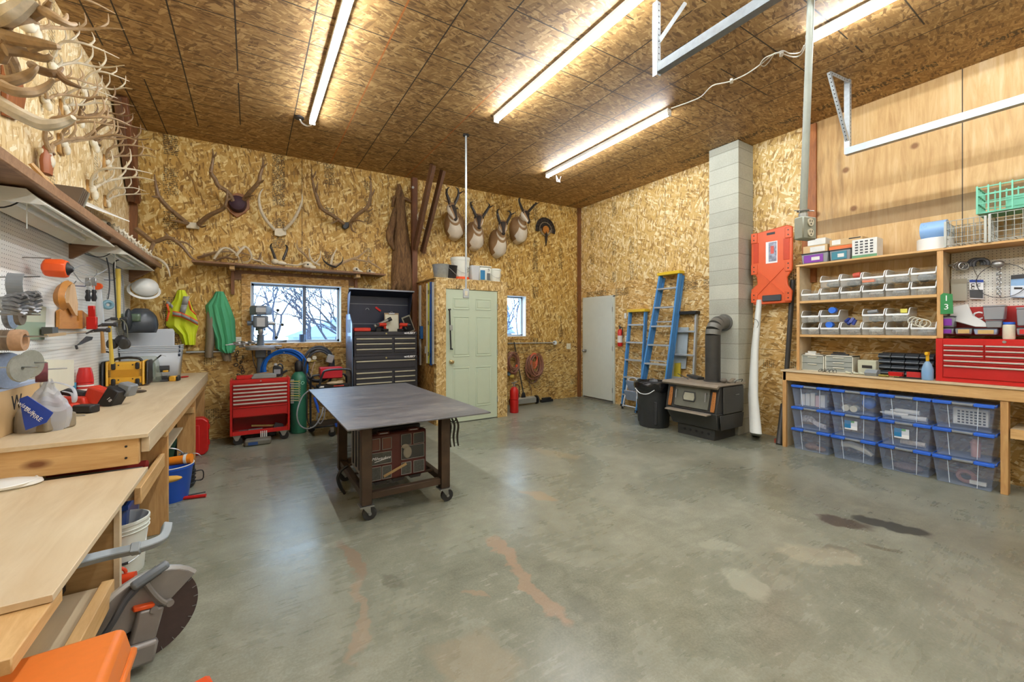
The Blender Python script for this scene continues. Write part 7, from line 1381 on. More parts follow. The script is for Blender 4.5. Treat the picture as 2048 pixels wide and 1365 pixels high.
# ladders
LB = mat('ladder_blue', '4688c6', .4, vary=.08); ALU = mat('ladder_alu', 'b6bdc2', .4, .5); LY = mat('ladder_yellow', 'd9b62c', .45)
def ladder(label, fl, fr, tl, tr, n, m, top, rail=.07, rear=True, rung=ALU, cap=LY):
    t = thing('step_ladder', label, 'ladder', (0,0,0)); fl, fr, tl, tr = map(Vector, (fl, fr, tl, tr)); up = (tl-fl).normalized(); side = (fr-fl).normalized(); nr = side.cross(up).normalized()
    for a, b in ((fl, tl), (fr, tr)): obj('side_rail', MB().beam(a, b, .03, rail, nr), m, t, bev=.003)
    for k in range(n): f = (k+.7)/(n+.5); a, b = fl.lerp(tl, f), fr.lerp(tr, f); obj('step', MB().beam(a, b, .085, .028, (0,0,1)), rung, t, bev=.003)
    obj('top_cap', MB().beam(tl - side*.03, tr + side*.03, .14, .05, (0,0,1)), cap, t, bev=.006)
    if rear:
        o = Vector((.075, 0, 0))
        for a, b in ((fl, tl), (fr, tr)): obj('rear_rail', MB().beam(a+o+Vector((0,0,.05)), b+o-Vector((0,0,.05)), .03, .04, nr), m, t, bev=.003)
        for f in (.12, .38, .66): a, b = fl.lerp(tl, f)+o, fr.lerp(tr, f)+o; obj('rear_brace', MB().beam(a, b, .02, .02), rung, t)
    for a in (fl, fr): obj('foot', MB().cb(a + Vector((0,0,.02)), .08, .05, .04), BLACK, t)
    return t
ladder('tall blue fibreglass step ladder with yellow top leaning by the trash can', (5.47, 4.66, .02), (5.47, 4.16, .02), (5.76, 4.40, 2.33), (5.76, 4.04, 2.33), 7, LB, 0, .085)
ladder('shorter blue step ladder with yellow top left of the tall one', (5.72, 5.20, .02), (5.72, 4.78, .02), (5.79, 5.08, 1.75), (5.79, 4.74, 1.75), 5, LB, 0, .07, False)
ladder('aluminium folding ladder with black top behind the tall blue ladder', (5.68, 4.20, .02), (5.68, 3.78, .02), (5.82, 4.14, 1.68), (5.82, 3.80, 1.68), 4, ALU, 0, .05, False, ALU, BLACK)
t = thing('step_stool', 'small white-framed step stool with grey treads in front of the shorter ladder', 'step stool', (0,0,0)); WM = mat('stool_white', 'd5d8da', .4, .3); TRD = mat('tread_grey', '8b97a8', .6)
A, Bq = Vector((5.58, 5.08, .01)), Vector((5.58, 4.76, .01)); C2, D2 = Vector((5.66, 5.02, .50)), Vector((5.66, 4.82, .50))
mb = MB(); curve(mb, [A, A.lerp(C2, .5), C2, C2+Vector((.02,-.05,.06)), D2+Vector((.02,.05,.06)), D2, D2.lerp(Bq, .5), Bq], .013, 8); obj('frame', mb, WM, t)
for f in (.12, .50, .85): a, b = A.lerp(C2, f), Bq.lerp(D2, f); (obj('tread', MB().beam(a, b, .02, .19, (-.4,0,1)), TRD, t, bev=.004) if f > .2 else obj('cross_bar', MB().cyl(a, b, .012, n=8), WM, t))
for a in (A, Bq): obj('foot', MB().cyl(a, a+Vector((0,0,.04)), .018, n=8), BLACK, t)
one('yellow_sheet', MB().poly3([R(1333, 728, .05), R(1362, 726, .05), R(1362, 755, .05), R(1330, 757, .05)], (-.02,0,0)), mat('panel_yellow', 'c9b53a', .5), 'yellow-green panel on the wall behind the ladders', 'panel')
one('grey_metal_sheet', MB().poly3([R(1343, 655, .03), R(1378, 655, .03), R(1372, 738, .03), R(1340, 738, .03)], (-.012,0,0)), mat('pale_blue_panel', 'a9b6bd', .4), 'pale grey metal sheet standing behind the aluminium ladder', 'panel')
mb = MB(); curve(mb, [G(1285,822,.02), G(1283,810,.12), P(1290,800,X=5.3), P(1300,795,X=5.3)], .025, 6, flat=.3); one('yellow_strap', mb, LY, 'curved yellow band on the floor at the foot of the tall ladder', 'band')
# orange creeper board
t = thing('creeper_board', 'bright orange plastic creeper board hanging beside the chimney', 'creeper', (0,0,0)); OCR = mat('creeper_orange', 'd95c2e', .38, vary=.04)
yl, yr = 2.92, 2.42; zt2, zb2 = 2.70, 1.755; xc = 5.70
pol = [(yl,zt2-.03), (yl-.03,zt2), (yr+.06,zt2+.04), (yr,zt2+.01), (yr,zt2-.53), (yr+.06,zt2-.62), (yr+.05,zt2-.72), (yr,zt2-.80), (yr+.02,zb2), (yl-.04,zb2-.01), (yl,zb2+.04), (yl,zb2+.20), (yl-.08,zb2+.27), (yl-.07,zb2+.36), (yl,zb2+.46)]
obj('deck', MB().prism([(a, b) for a, b in pol], xc, xc+.035, 'x'), OCR, t, bev=.012, seg=2)
for y in (yl-.065, yr+.065): obj('side_recess', MB().box(xc-.006, xc+.002, y-.035, y+.035, zt2-.40, zt2-.13), mat('creeper_shadow', 'c43e14', .45), t, bev=.004)
for y in (yl-.045, yr+.04):
    for z in (zt2-.06, zt2-.48, zb2+.09): b_ = obj('caster_boss', MB().box(xc-.014, xc, y-.04, y+.04, z-.07, z+.065), OCR, t, bev=.008, seg=2); obj('screw', MB().cyl((xc-.016,y,z-.03), (xc-.012,y,z-.03), .009, n=8).cyl((xc-.016,y,z+.03), (xc-.012,y,z+.03), .009, n=8), BLACK, b_)
for a_, b_ in (((yl-.08,zb2+.12), (yr+.1,zt2-.5)), ((yr+.1,zb2+.12), (yl-.08,zt2-.5))): obj('cross_rib', MB().beam((xc-.004,a_[0],a_[1]), (xc-.004,b_[0],b_[1]), .012, .012), OCR, t)
obj('head_pad', MB().box(xc-.02, xc, yr+.12, yl-.15, zb2+.03, zb2+.11), DGREY, t, bev=.008); obj('carry_slot', MB().box(xc-.003, xc+.001, yr+.2, yl-.2, zt2-.05, zt2-.02), BLACK, t, bev=.001)
obj('picture_label', MB().box(xc-.003, xc, yr+.17, yl-.19, zt2-.42, zt2-.14), WINK, t); obj('label_picture', MB().box(xc-.005, xc-.0031, yr+.18, yl-.225, zt2-.40, zt2-.15), mat('picture_print', '8a8fa0', .5, vary=.7, scale=25), t); obj('label_red', MB().box(xc-.007, xc-.0051, yr+.21, yl-.25, zt2-.30, zt2-.20), mat('print_red', 'cf5a50', .5), t)
# white rolled tarp
t = thing('rolled_tarp', 'long white rolled tarp standing between the chimney and the bench', 'tarp', (0,0,0))
mb = MB(); ctr = [(G(1512, 872), .052), (G(1512, 866, .12), .068), (P(1507, 790, X=5.55), .060), (P(1510, 700, X=5.62), .045), (P(1515, 640, X=5.68), .038), (P(1518, 600, X=5.70), .032)]
mb.loft([[c + Vector((math.cos(a)*r*.8, math.sin(a)*r*(1+.1*math.sin(3*a+k)), 0)) for a in [2*PI*q/18 for q in range(18)]] for k, (c, r) in enumerate(ctr)]); obj('roll', mb, mat('tarp_white', 'd9dcd6', .45, vary=.06, scale=4), t)
mb = MB(); curve(mb, [P(1508, 640, X=5.62), P(1513, 640, X=5.615), P(1517, 648, X=5.61), P(1514, 656, X=5.61)], .003, 5); obj('ink_mark', mb, INK, t)
for k, (u0, v0, u1, v1) in enumerate(((1564, 880, 1586, 560), (1558, 890, 1567, 810))): one('dark_pole', MB().cyl(G(u0, v0), P(u1, v1, X=5.8), .028 if k == 0 else .035, n=12), mat('pole_dark', '3c3a38', .5), ('tall dark pole leaning in the gap left of the bench shelves' if k == 0 else 'short dark post standing against the bench end panel'), 'pole')
one('red_brick', MB().box(-.06,.06,-.04,.04,0,.05), mat('brick_red', '8c3f2e', .8), 'small red block on the floor at the foot of the dark post', 'block', loc=G(1560, 886))
# bench
t = thing('workbench', 'pine workbench along the right wall over the clear blue-lidded totes', 'workbench', (0,0,0)); bx, by0, bz = 5.45, -.4, .93; LUMP = m_wood('planed_pine', 'dcb47a', 'bd8d50', (26,3,26))
obj('worktop', MB().box(bx-.03, 5.866, by0, 2.43, bz-.02, bz), PLYT, t, bev=.002); obj('front_board', MB().box(bx-.015, bx+.02, by0, 2.41, bz-.125, bz-.021), LUMP, t, bev=.003)
obj('end_panel', MB().box(bx, 5.86, 2.385, 2.41, 0, bz-.021), PLYT, t); obj('leg', MB().box(bx-.015, bx+.022, 2.375, 2.415, 0, bz-.022), LUMZ, t, bev=.002)
for y in (.66, -.3): obj('leg', MB().box(bx-.005, bx+.085, y, y+.045, 0, bz-.126), LUMZ, t, bev=.002)
obj('side_shelf', MB().box(bx+.02, 5.86, by0, .65, .55, .57), PLYT, t); obj('shelf_edge', MB().box(bx+.0, bx+.019, by0, .65, .49, .57), LUMP, t)
# totes
TC = m_clear('tote_clear', 'b4c8ea', .19, .22); TBL = m_clear('tote_lid_clear', '7c93b8', .55, .2); TLB = mat('tote_blue', '2f66d0', .35)
def tote():
    t = thing('storage_tote', 'x', 'storage tote', (0,0,0), 0, 'clear totes under the right bench')
    lo = [(-.155,-.165), (.155,-.165), (.155,.165), (-.155,.165)]; hi = [(-.18,-.19), (.18,-.19), (.18,.19), (-.18,.19)]; mb = MB()
    for k in range(4): q, r = k, (k+1)%4; mb.add([lo[q]+(.004,), lo[r]+(.004,), hi[r]+(.232,), hi[q]+(.232,)], [(0,1,2,3)])
    mb.add([p+(.004,) for p in lo], [(0,3,2,1)]); obj('tote_body', mb, TC, t)
    obj('tote_lid', MB().box(-.185, .185, -.195, .195, .236, .247), TBL, t, bev=.003)
    for s in (-1, 1): obj('lid_grip', MB().box(-.2, -.14, s*.13-.062, s*.13+.062, .222, .25), TLB, t, bev=.005); obj('rib_line', MB().beam((-.157,s*.085,.01), (-.181,s*.095,.225), .004, .006), mat('rib_pale', 'dfe8f2', .3), t)
    obj('lid_side', MB().box(-.14, .19, -.198, -.19, .224, .25), TLB, t, bev=.003); obj('latch', MB().box(-.194, -.184, -.065, .065, .226, .244), GREY, t, bev=.003)
    return t
t0 = tote(); ys = (2.125, 1.725, 1.315, .92); used = False
names = (('holding white boxes', 'holding striped rope', 'holding small brown odds and ends'), ('holding two rolls and a blue bag', 'with a paper label and thin strips', 'holding a long white cloth'), ('holding caulk tubes', 'with a paper label and a caulk tube', 'holding a loose dark heap'), ('with a square-holed white basket', 'holding a pink cup', 'holding coiled rope and white parts'))
for c, y in enumerate(ys):
    for r in range(3):
        lab = 'clear blue-lidded tote ' + names[c][2-r if False else r]; z = .255*(2-r); kw = 5.62 - .012*c
        if c == 0 and r == 0: t0.location = (kw, y, z); t0['label'] = lab; o = t0
        else: o = dup(t0, (kw, y, z), 0, lab)
t = None
def inside(name, mb, m, lab, cat, c, r, dx_=-.06, dy=0, dz=.01, **k): return one(name, mb, m, lab, cat, loc=(5.62-.012*c+dx_, ys[c]+dy, .255*(2-r)+dz), **k)
PW = mat('package_white', 'd9d9d2', .5)
for k in range(5): inside('white_carton', MB().box(-.03,.03,-.022,.022,0,.13+.012*(k%3)), PW if k != 3 else mat('pinkish_print', 'cfb0b0', .5), ('leftmost', 'second', 'middle', 'pink printed', 'rightmost')[k] + ' slim carton inside the top left tote', 'carton', 0, 0, -.06, .11-.05*k)
mb = MB(); 
for k in range(5): curve(mb, [(-.02,.12,.12-.012*k), (-.03,.03,.13-.014*k), (-.02,-.04,.07-.01*k), (-.02,-.12,.05-.008*k)], .009, 6)
inside('striped_rope', mb, mat('rope_stripe', 'b9b2b0', .7, vary=.7, scale=50), 'striped rope inside the middle tote of the left column', 'rope', 0, 1, -.06)
inside('scrap_heap', MB().ball((0,.03,.03), (.06,.07,.04)).ball((0,-.06,.02), (.05,.05,.03)), mat('scrap_brown', '8a6a52', .7, vary=.4, scale=40), 'brown heap inside the bottom left tote', 'scraps', 0, 2)
for k, y in enumerate((.09, .02)): inside('tape_roll', MB().cyl((-.04,0,.035), (.05,0,.035), .034, n=18), mat('roll_cream', 'd8d2b4', .5), ('left' if k == 0 else 'right') + ' cream roll inside the top tote of the second column', 'roll', 1, 0, -.06, y)
inside('blue_bag', MB().ball((0,0,.12), (.06,.06,.06)), mat('bag_blue', '4f78c4', .6), 'round blue bag inside the top tote of the second column', 'bag', 1, 0, -.05, -.1, .0)
inside('white_cloth', MB().tube([(0,.13,.13), (-.01,.05,.15), (0,-.05,.12), (.0,-.13,.07)], [.03,.035,.035,.02], 10), PW, 'long rolled white cloth inside the bottom tote of the second column', 'cloth', 1, 2)
for k, (dy, dz_, l_) in enumerate(((.08,.05,'left'), (-.0,.085,'upper'), (-.05,.03,'lower'))): inside('sealant_tube', MB().cyl((0,.09,0), (0,-.09,.0), .024, n=14).cyl((0,.09,0), (0,.13,0), .008, n=8), PW, l_ + ' white sealant tube inside the top tote of the third column', 'sealant tube', 2, 0, -.07, dy, dz_)
inside('sealant_tube', MB().cyl((0,.09,0), (0,-.09,.0), .024, n=14), mat('tube_print', 'd2c6b4', .5, vary=.3, scale=60), 'printed sealant tube in the labelled tote of the third column', 'sealant tube', 2, 1, -.07, -.04, .035)
for c in (1, 2):
    s_ = thing('tote_label', 'blue and white paper label inside the ' + ('second' if c == 1 else 'third') + ' column middle tote', 'label', (5.62-.012*c-.166, ys[c]+.02, .255+.13)); obj('paper', MB().box(-.002, 0, -.055, .055, -.045, .05), WINK, s_); obj('blue_print', MB().box(-.004, -.002, .0, .055, -.03, .05), mat('label_blue2', '2b7db0', .4), s_); obj('green_print', MB().box(-.0042, -.002, -.03, .0, .03, .05), mat('label_green', '59a348', .4), s_)
inside('dark_heap', MB().ball((0,0,.03), (.09,.12,.05)), mat('heap_dark', '6a5a58', .8, vary=.4, scale=60), 'dark loose heap inside the bottom tote of the third column', 'scraps', 2, 2)
t = thing('perforated_basket', 'white basket with rows of square holes inside the top right tote', 'basket', (5.52, ys[3]-.03, .545)); obj('basket', MB().box(-.01,.06,-.11,.11,0,.15), PW, t, bev=.004)
for a in range(7):
    for b in range(5): obj('square_hole', MB().box(-.0125,-.0095,-.085+.026*a-.008,-.085+.026*a+.008,.022+.025*b-.007,.022+.025*b+.007), BLACK, t)
inside('pink_cup', MB().lathe([(.03,0), (.035,.12), (.04,.122), (.02,.16)], n=16), mat('cup_pink', 'c0948c', .5), 'pinkish cup with pale lid inside the middle right tote', 'cup', 3, 1, -.05, -.06)
inside('rope_coil', MB().ring((0,.0,.06), (1,0,.2), .05, .018, 18, 6), mat('rope_pink', 'a87a6c', .8), 'coil of pinkish rope inside the bottom right tote', 'rope', 3, 2, -.05, .0, .01); inside('white_part', MB().cb((0,0,.02), .03, .1, .03), PW, 'white flat plastic part in front inside the bottom right tote', 'part', 3, 2, -.09, -.08, .02)
# shelving above the bench
sy0, sy1, sx = 1.08, 2.30, 5.55; Z1, Z2, Z3 = 1.357, 1.757, 2.192
t = thing('shelf_unit', 'pine shelf unit of clear bins standing on the right bench', 'shelves', (0,0,0))
obj('side_panel', MB().box(sx, 5.866, sy1-.02, sy1, bz+.002, Z3-.022), PLYT, t); obj('side_panel', MB().box(sx, 5.866, sy0, sy0+.02, Z1, Z3-.022), PLYT, t)
obj('side_facing', MB().box(sx-.012, sx-.001, sy0-.012, sy0+.03, Z1-.02, Z3-.022), LUMZ, t); obj('side_facing', MB().box(sx-.012, sx-.001, sy1-.025, sy1+.004, bz+.002, Z3-.022), LUMZ, t)
for z in (Z1, Z2): obj('shelf_board', MB().box(sx-.008, 5.866, sy0+.031, sy1-.026, z-.028, z), LUMP, t, bev=.002)
obj('top_board', MB().box(sx-.02, 5.866, -.4, sy1+.01, Z3-.02, Z3), LUMP, t, bev=.002)
BC = m_clear('bin_clear', 'e6eae6', .24, .22); RIMC = m_clear('bin_rim', 'f2f5f5', .92, .25)
def clear_bin():
    t = thing('clear_bin', 'x', 'parts bin', (0,0,0), 0, 'clear parts bins on the shelf unit'); w = .088
    mb = MB(); pr = [(-.13,.0), (.13,.0), (.13,.135), (-.06,.135), (-.105,.125), (-.14,.065)]
    for y in (-w, w): mb.add([(x, y, z) for x, z in pr], [tuple(range(6))])
    mb.add([(-.13,-w,0), (.13,-w,0), (.13,w,0), (-.13,w,0)], [(0,1,2,3)]); mb.add([(-.14,-w,.065), (-.13,-w,0), (-.13,w,0), (-.14,w,.065)], [(0,1,2,3)]); mb.add([(.13,-w,0), (.13,w,0), (.13,w,.135), (.13,-w,.135)], [(0,1,2,3)]); obj('bin_shell', mb, BC, t)
    r = MB(); r.beam((-.142,-w,.068), (-.142,w,.068), .012, .02); obj('front_rim', r, RIMC, t, bev=.002)
    for y in (-w, w): r = MB(); curve(r, [(-.142,y,.068), (-.112,y,.122), (-.06,.0+y,.138), (.13,y,.138)], .0045, 5); obj('side_rim', r, RIMC, t)
    return t
b0 = clear_bin(); first = True; pos = ('leftmost', 'second', 'third', 'fourth', 'fifth', 'rightmost')
lay = [(Z2, 'lower row of the upper shelf', range(6)), (Z2+.142, 'upper row of the upper shelf', range(1, 6)), (Z1, 'lower row of the lower shelf', range(6)), (Z1+.142, 'upper row of the lower shelf', (0, 1, 3, 4))]
cols = ['9c9a90', '8e8d86', 'b0aea4', 'a8a6a0', '8a8f92', 'a59f90']; k = 0
for z, rn, ii in lay:
    for i in ii:
        y = sy1-.125-.193*i; lab = 'clear parts bin, %s in the %s' % (pos[i], rn)
        if first: b0.location = (5.70, y, z+.003); b0['label'] = lab; first = False
        else: dup(b0, (5.70, y, z+.003), 0, lab)
        rr_ = random.Random(k); c_ = 'cfa23a' if (i, rn[0]) == (4, 'u') and z > Z2 else cols[k % 6]
        one('small_parts', MB().ball((0,.02,.0), (.09,.05,.035+.01*(k%3)), 10, 6).ball((-.03,-.035,.0), (.06,.035,.03), 8, 6), mat('parts_'+cols[k % 6], cols[k % 6], .5, .3, .5, 90), 'loose grey hardware inside the %s bin of the %s' % (pos[i], rn), 'hardware', 'hardware in the clear bins', loc=(5.70, y, z+.04)); k += 1
def sm(name, mb, m, lab, cat, u, v, X=5.62, z=None, rz=0, **kw): p = P(u, v, X=X); return one(name, mb, m, lab, cat, loc=(X, p.y, p.z if z is None else z), rz=rz, **kw)
sm('red_tape', MB().cyl((0,.02,0), (0,-.04,.01), .03, n=14), mat('tape_red', 'c0503c', .5), 'red tape roll in the upper left bins of the upper shelf', 'tape', 1712, 552, 5.60); sm('orange_bag', MB().cb((0,0,0), .05, .1, .03), mat('bag_orange', 'e0784c', .5), 'orange packet in the middle bin of the upper shelf', 'packet', 1738, 562, 5.59)
for k, v in enumerate((621, 650)): sm('blue_tape', MB().cyl((-.03,0,0), (.03,0,0), .035, n=18), mat('tape_blue', '2f6fd8', .4), ('upper' if k == 0 else 'lower') + ' roll of bright blue tape in the lower shelf bins', 'tape', (1666, 1660)[k], v, 5.60)
mb = MB(); [mb.cb((.0,.02*q-.03,.02*(q%2)), .03, .025, .06, (.4,.3*q,0)) for q in range(4)]; sm('blue_clips', mb, mat('clip_navy', '2a3c86', .4), 'heap of dark blue clips in the third bin of the lower shelf', 'clips', 1702, 645, 5.60)
mb = MB(); [mb.ring((0,.03*q-.03,.01*q), (1,.3*q,.2), .04, .005, 14, 5) for q in range(4)]; sm('white_wire', mb, mat('wire_cream', 'd9d6c4', .5), 'tangle of white wire in the rightmost bin of the lower shelf', 'wire', 1842, 648, 5.60)
sm('white_bottle', MB().cyl((0,.05,0), (0,-.03,.012), .02, n=12), GREY, 'grey tube lying in the fourth upper bin of the lower shelf', 'tube', 1748, 625, 5.59); sm('yellow_packet', MB().cb((0,0,0), .02, .05, .04), mat('packet_yellow', 'd8cf5a', .5), 'yellow packet in the fifth upper bin of the lower shelf', 'packet', 1808, 622, 5.59)
# on top of the shelves
def box_on(name, lab, cat, u0, u1, v0, v1, X, m, dep=.18, z0=None, group=None, **k):
    a, b = P(u0, v1, X=X), P(u1, v0, X=X); t = thing(name, lab, cat, ((X+dep/2), (a.y+b.y)/2, z0 if z0 else a.z), 0, group); h = b.z - (z0 if z0 else a.z); w = abs(a.y-b.y); obj('body', MB().box(-dep/2, dep/2, -w/2, w/2, 0, h), m, t, **k); return t, w, h, dep
def panel(t, w, h, dep, y0, y1, z0, z1, m, name='label'): return obj(name, MB().box(-dep/2-.003, -dep/2-.001, w*(.5-y1), w*(.5-y0), h*z0, h*z1), m, t)
TUB = m_clear('tub_grey', 'a4a8ac', .7, .2); PUR = mat('label_purple', '7a2a9a', .4)
def sy(u, X=5.56): return P(u, 500, X=X).y
def tub(lab, ya, yb, z, h, lm, X=5.58, dep=.16):
    t = thing('plastic_tub', lab, 'tub', (X+dep/2, (ya+yb)/2, z)); w = abs(ya-yb); obj('tub', MB().taper((0,0,0), dep*.9, w*.9, h-.012, 1.08), TUB, t, bev=.006); obj('lid', MB().box(-dep/2-.004, dep/2, -w/2, w/2, h-.012, h), DGREY, t, bev=.004); obj('label', MB().box(-dep/2-.002, -dep/2+.0, -w*.32, w*.38, h*.12, h*.8), lm, t); obj('label_strip', MB().box(-dep/2-.004, -dep/2-.002, -w*.2, w*.1, h*.3, h*.6), PW, t); return t
ZT = Z3 + .001
tub('grey lidded tub with purple label at the left end of the top shelf', sy(1600), sy(1655), ZT, .13, PUR); tub('grey lidded tub with teal label second on the top shelf', sy(1657), sy(1700), ZT, .13, mat('label_teal', '2a7a8c', .4))
def crt(lab, ya, yb, z, h, m, X=5.60, dep=.18, name='carton'): t = thing(name, lab, 'carton', (X+dep/2, (ya+yb)/2, z)); w = abs(ya-yb); obj('box', MB().box(-dep/2, dep/2, -w/2, w/2, 0, h), m, t, bev=.003); return t, w, h, dep
q = crt('plain tan carton with white label stacked on the left tub', sy(1603), sy(1652), ZT+.131, .085, CBD); panel(*q, .3, .9, .1, .8, PW); q = crt('white printed carton topmost at the left end of the shelf', sy(1612), sy(1648), ZT+.217, .075, PW)
q = crt('orange printed carton on the second tub of the top shelf', sy(1655), sy(1715), ZT+.131, .04, mat('carton_orange', 'e07030', .5)); q = crt('tan carton with a barcode label over the orange one', sy(1656), sy(1722), ZT+.172, .075, CBD); panel(*q, .08, .35, .2, .9, PW); panel(*q, .6, .95, .75, .9, INK, 'print')
q = crt('white carton printed with rows of small pictures on a green base', sy(1705), sy(1755), ZT, .20, PW, X=5.545); panel(*q, 0, 1, 0, .14, mat('carton_green', '5c8f66', .5), 'green_base')
for a in range(4):
    for b in range(5): obj('printed_icon', MB().box(-.0935,-.0905,-q[1]/2+q[1]*(.15+.2*a),-q[1]/2+q[1]*(.27+.2*a),.045+.03*b,.06+.03*b), DGREY, q[0])
t = thing('white_round_tub', 'low white round tub under the blue film roll on the top shelf', 'tub', (5.70, sy(1862), ZT)); obj('tub', MB().cyl((0,0,0), (0,0,.12), .13, n=32), WHITE, t, bev=.004)
t = thing('blue_film_roll', 'roll of pale blue film lying on the white round tub', 'film roll', (5.68, sy(1862), ZT+.122)); fm = mat('film_blue', '8fb8e8', .3, vary=.03); obj('roll', MB().cyl((0,.09,.085), (0,-.09,.085), .085, n=30), fm, t); obj('core_hole', MB().cyl((0,.092,.085), (0,.0905,.085), .04, n=20), mat('core_grey', '7a96bc', .5), t)
def wire_basket(lab, ya, yb, z, h, m, X=5.52, dep=.3):
    t = thing('wire_basket', lab, 'wire basket', (X+dep/2, (ya+yb)/2, z), 0, 'wire baskets on the top shelf'); w = abs(ya-yb)
    for zz in (.02, h*.35, h*.7, h): mb = MB(); mb.tube([(-dep/2,-w/2,zz), (dep/2,-w/2,zz), (dep/2,w/2,zz), (-dep/2,w/2,zz), (-dep/2,-w/2,zz)], .0035, 5, False); obj('wire_hoop', mb, m, t)
    n = 7
    for k in range(n+1): y = -w/2+w*k/n; mb = MB(); mb.tube([(-dep/2,y,h), (-dep/2,y,.02), (dep/2,y,.02), (dep/2,y,h)], .0028, 5); obj('wire', mb, m, t)
    for k in range(1, 5): x = -dep/2+dep*k/5; mb = MB(); mb.tube([(x,-w/2,h), (x,-w/2,.02), (x,w/2,.02), (x,w/2,h)], .0028, 5); obj('wire', mb, m, t)
    for x in (-1, 1):
        for y in (-1, 1): obj('corner_post', MB().box(x*dep/2-.008, x*dep/2+.008, y*w/2-.008, y*w/2+.008, 0, h), m, t)
    return t
WB = mat('basket_wire', 'a2a49c', .4, .5); wire_basket('left wire basket right of the blue film roll on the top shelf', 1.05, .80, ZT, .24, WB); wire_basket('right wire basket under the green crate, cut by the picture edge', .775, .45, ZT, .25, WB)
# green plastic crate
t = thing('milk_crate', 'mint green plastic crate on top of the right wire basket', 'crate', (5.66, .68, ZT+.262)); GC = mat('crate_green', '6cc0a0', .4, vary=.05); cw, cd, chh = .34, .30, .25
for zz in (.008, .09, .165, .235): mb = MB(); mb.box(-cd/2, cd/2, -cw/2, -cw/2+.01, zz-.004, zz+.004).box(-cd/2, cd/2, cw/2-.01, cw/2, zz-.004, zz+.004).box(-cd/2, -cd/2+.01, -cw/2, cw/2, zz-.004, zz+.004).box(cd/2-.01, cd/2, -cw/2, cw/2, zz-.004, zz+.004); obj('rail_band', mb, GC, t)
for k in range(6): y = -cw/2+cw*k/5; obj('upright', MB().box(-cd/2-.003, -cd/2+.008, y-.005, y+.005, 0, chh), GC, t); obj('upright', MB().box(cd/2-.008, cd/2+.003, y-.005, y+.005, 0, chh), GC, t)
for k in range(5): x = -cd/2+cd*k/4; obj('upright', MB().box(x-.005, x+.005, -cw/2-.003, -cw/2+.008, 0, chh), GC, t); obj('upright', MB().box(x-.005, x+.005, cw/2-.008, cw/2+.003, 0, chh), GC, t)
obj('floor_panel', MB().box(-cd/2, cd/2, -cw/2, cw/2, 0, .006), GC, t); obj('inner_panel', MB().box(.0, .004, -cw/2+.03, cw/2-.15, .0, .15), GC, t)
# pegboard over the red chest
one('brown_pegboard', MB().box(5.845, 5.866, -.3, 1.07, 1.63, Z3-.022), m_peg('cream_pegboard', 'YZ', 'bdb198'), 'beige perforated board on the right wall above the red tool chest', 'pegboard')
one('red_shelf_board', MB().box(5.74, 5.844, -.3, 1.06, 1.36, 1.63), mat('red_backboard', 'a82222', .4), 'dark red metal box back standing behind the clutter on the red chest', 'box'); 
text('lettering', 'CO', .10, (5.738, .84, 1.545), FACE_RIGHT, WINK, [o for o in SC.objects if o.name == 'red_shelf_board'][0], bold=.002)
def on_peg(name, lab, cat): return thing(name, lab, cat, (0,0,0))
def Q(u, v, off=.05): return P(u, v, X=5.845-off)
t = on_peg('shackle', 'steel shackles hanging leftmost on the beige pegboard', 'shackle'); 
for k in range(3): obj('ring', MB().ring(Q(1917+5*k, 532, .05+.02*k), (1,.3*k,0), .035, .008, 16, 6), STEEL, t)
obj('pin', MB().cyl(Q(1897, 531), Q(1935, 533), .01, n=8), STEEL, t)
t = on_peg('pipe_clamps', 'black curved pipe clamps hanging right of the shackles', 'clamps')
for k in range(3): obj('clamp_arc', MB().ring(Q(1950+6*k, 528, .05+.02*k), (1,0,0), .045, .014, 16, 6, -.4, PI+.4, (0,1,0)), DGREY, t)
mb = MB(); curve(mb, [Q(1946,533), Q(1950,545), Q(1955,553)], .004, 5); obj('wire_hook', mb, STEEL, t)
t = on_peg('clip_card', 'white and black blister card printed with curved clips', 'card'); obj('card', MB().poly3([Q(1939, 560, .03), Q(1967, 560, .03), Q(1967, 599, .03), Q(1940, 598, .03)], (-.004,0,0)), WINK, t); obj('header', MB().poly3([Q(1939, 560, .036), Q(1967, 560, .036), Q(1967, 565, .036), Q(1939, 565, .036)], (-.002,0,0)), BLUEINK, t); obj('dark_half', MB().poly3([Q(1939, 580, .036), Q(1966, 580, .036), Q(1966, 597, .036), Q(1940, 596, .036)], (-.002,0,0)), DGREY, t)
for u, v in ((1946, 570), (1958, 570), (1946, 576)): obj('printed_clip', MB().ring(Q(u, v, .04), (1,0,0), .012, .0025, 10, 4, .5, 5.5), INK, t)
one('plastic_sheet', MB().poly3([Q(1902, 559, .03), Q(1934, 557, .03), Q(1934, 602, .03), Q(1903, 602, .03)], (-.004,0,0)), m_clear('sheet_clear', 'b9b5a4', .75, .3), 'clear grey plastic sleeve hanging left of the clip card', 'sleeve')
t = on_peg('chain', 'hanging steel chain with hooks inside a thin wire loop', 'chain'); cp = Q(2000, 533); 
for k in range(13): obj('chain_link', MB().ring(cp + Vector((0, .006*(k%2), -.022*k)), (k%2, 1-k%2, 0), .014, .0045, 10, 5), STEEL, t)
obj('hook_bundle', MB().ball(cp + Vector((-.02,.01,.02)), (.03,.045,.035), 10, 6), STEEL, t); obj('wire_loop', MB().ring(Q(2003, 562), (1,0,0), .155, .003, 30, 5), DGREY, t)
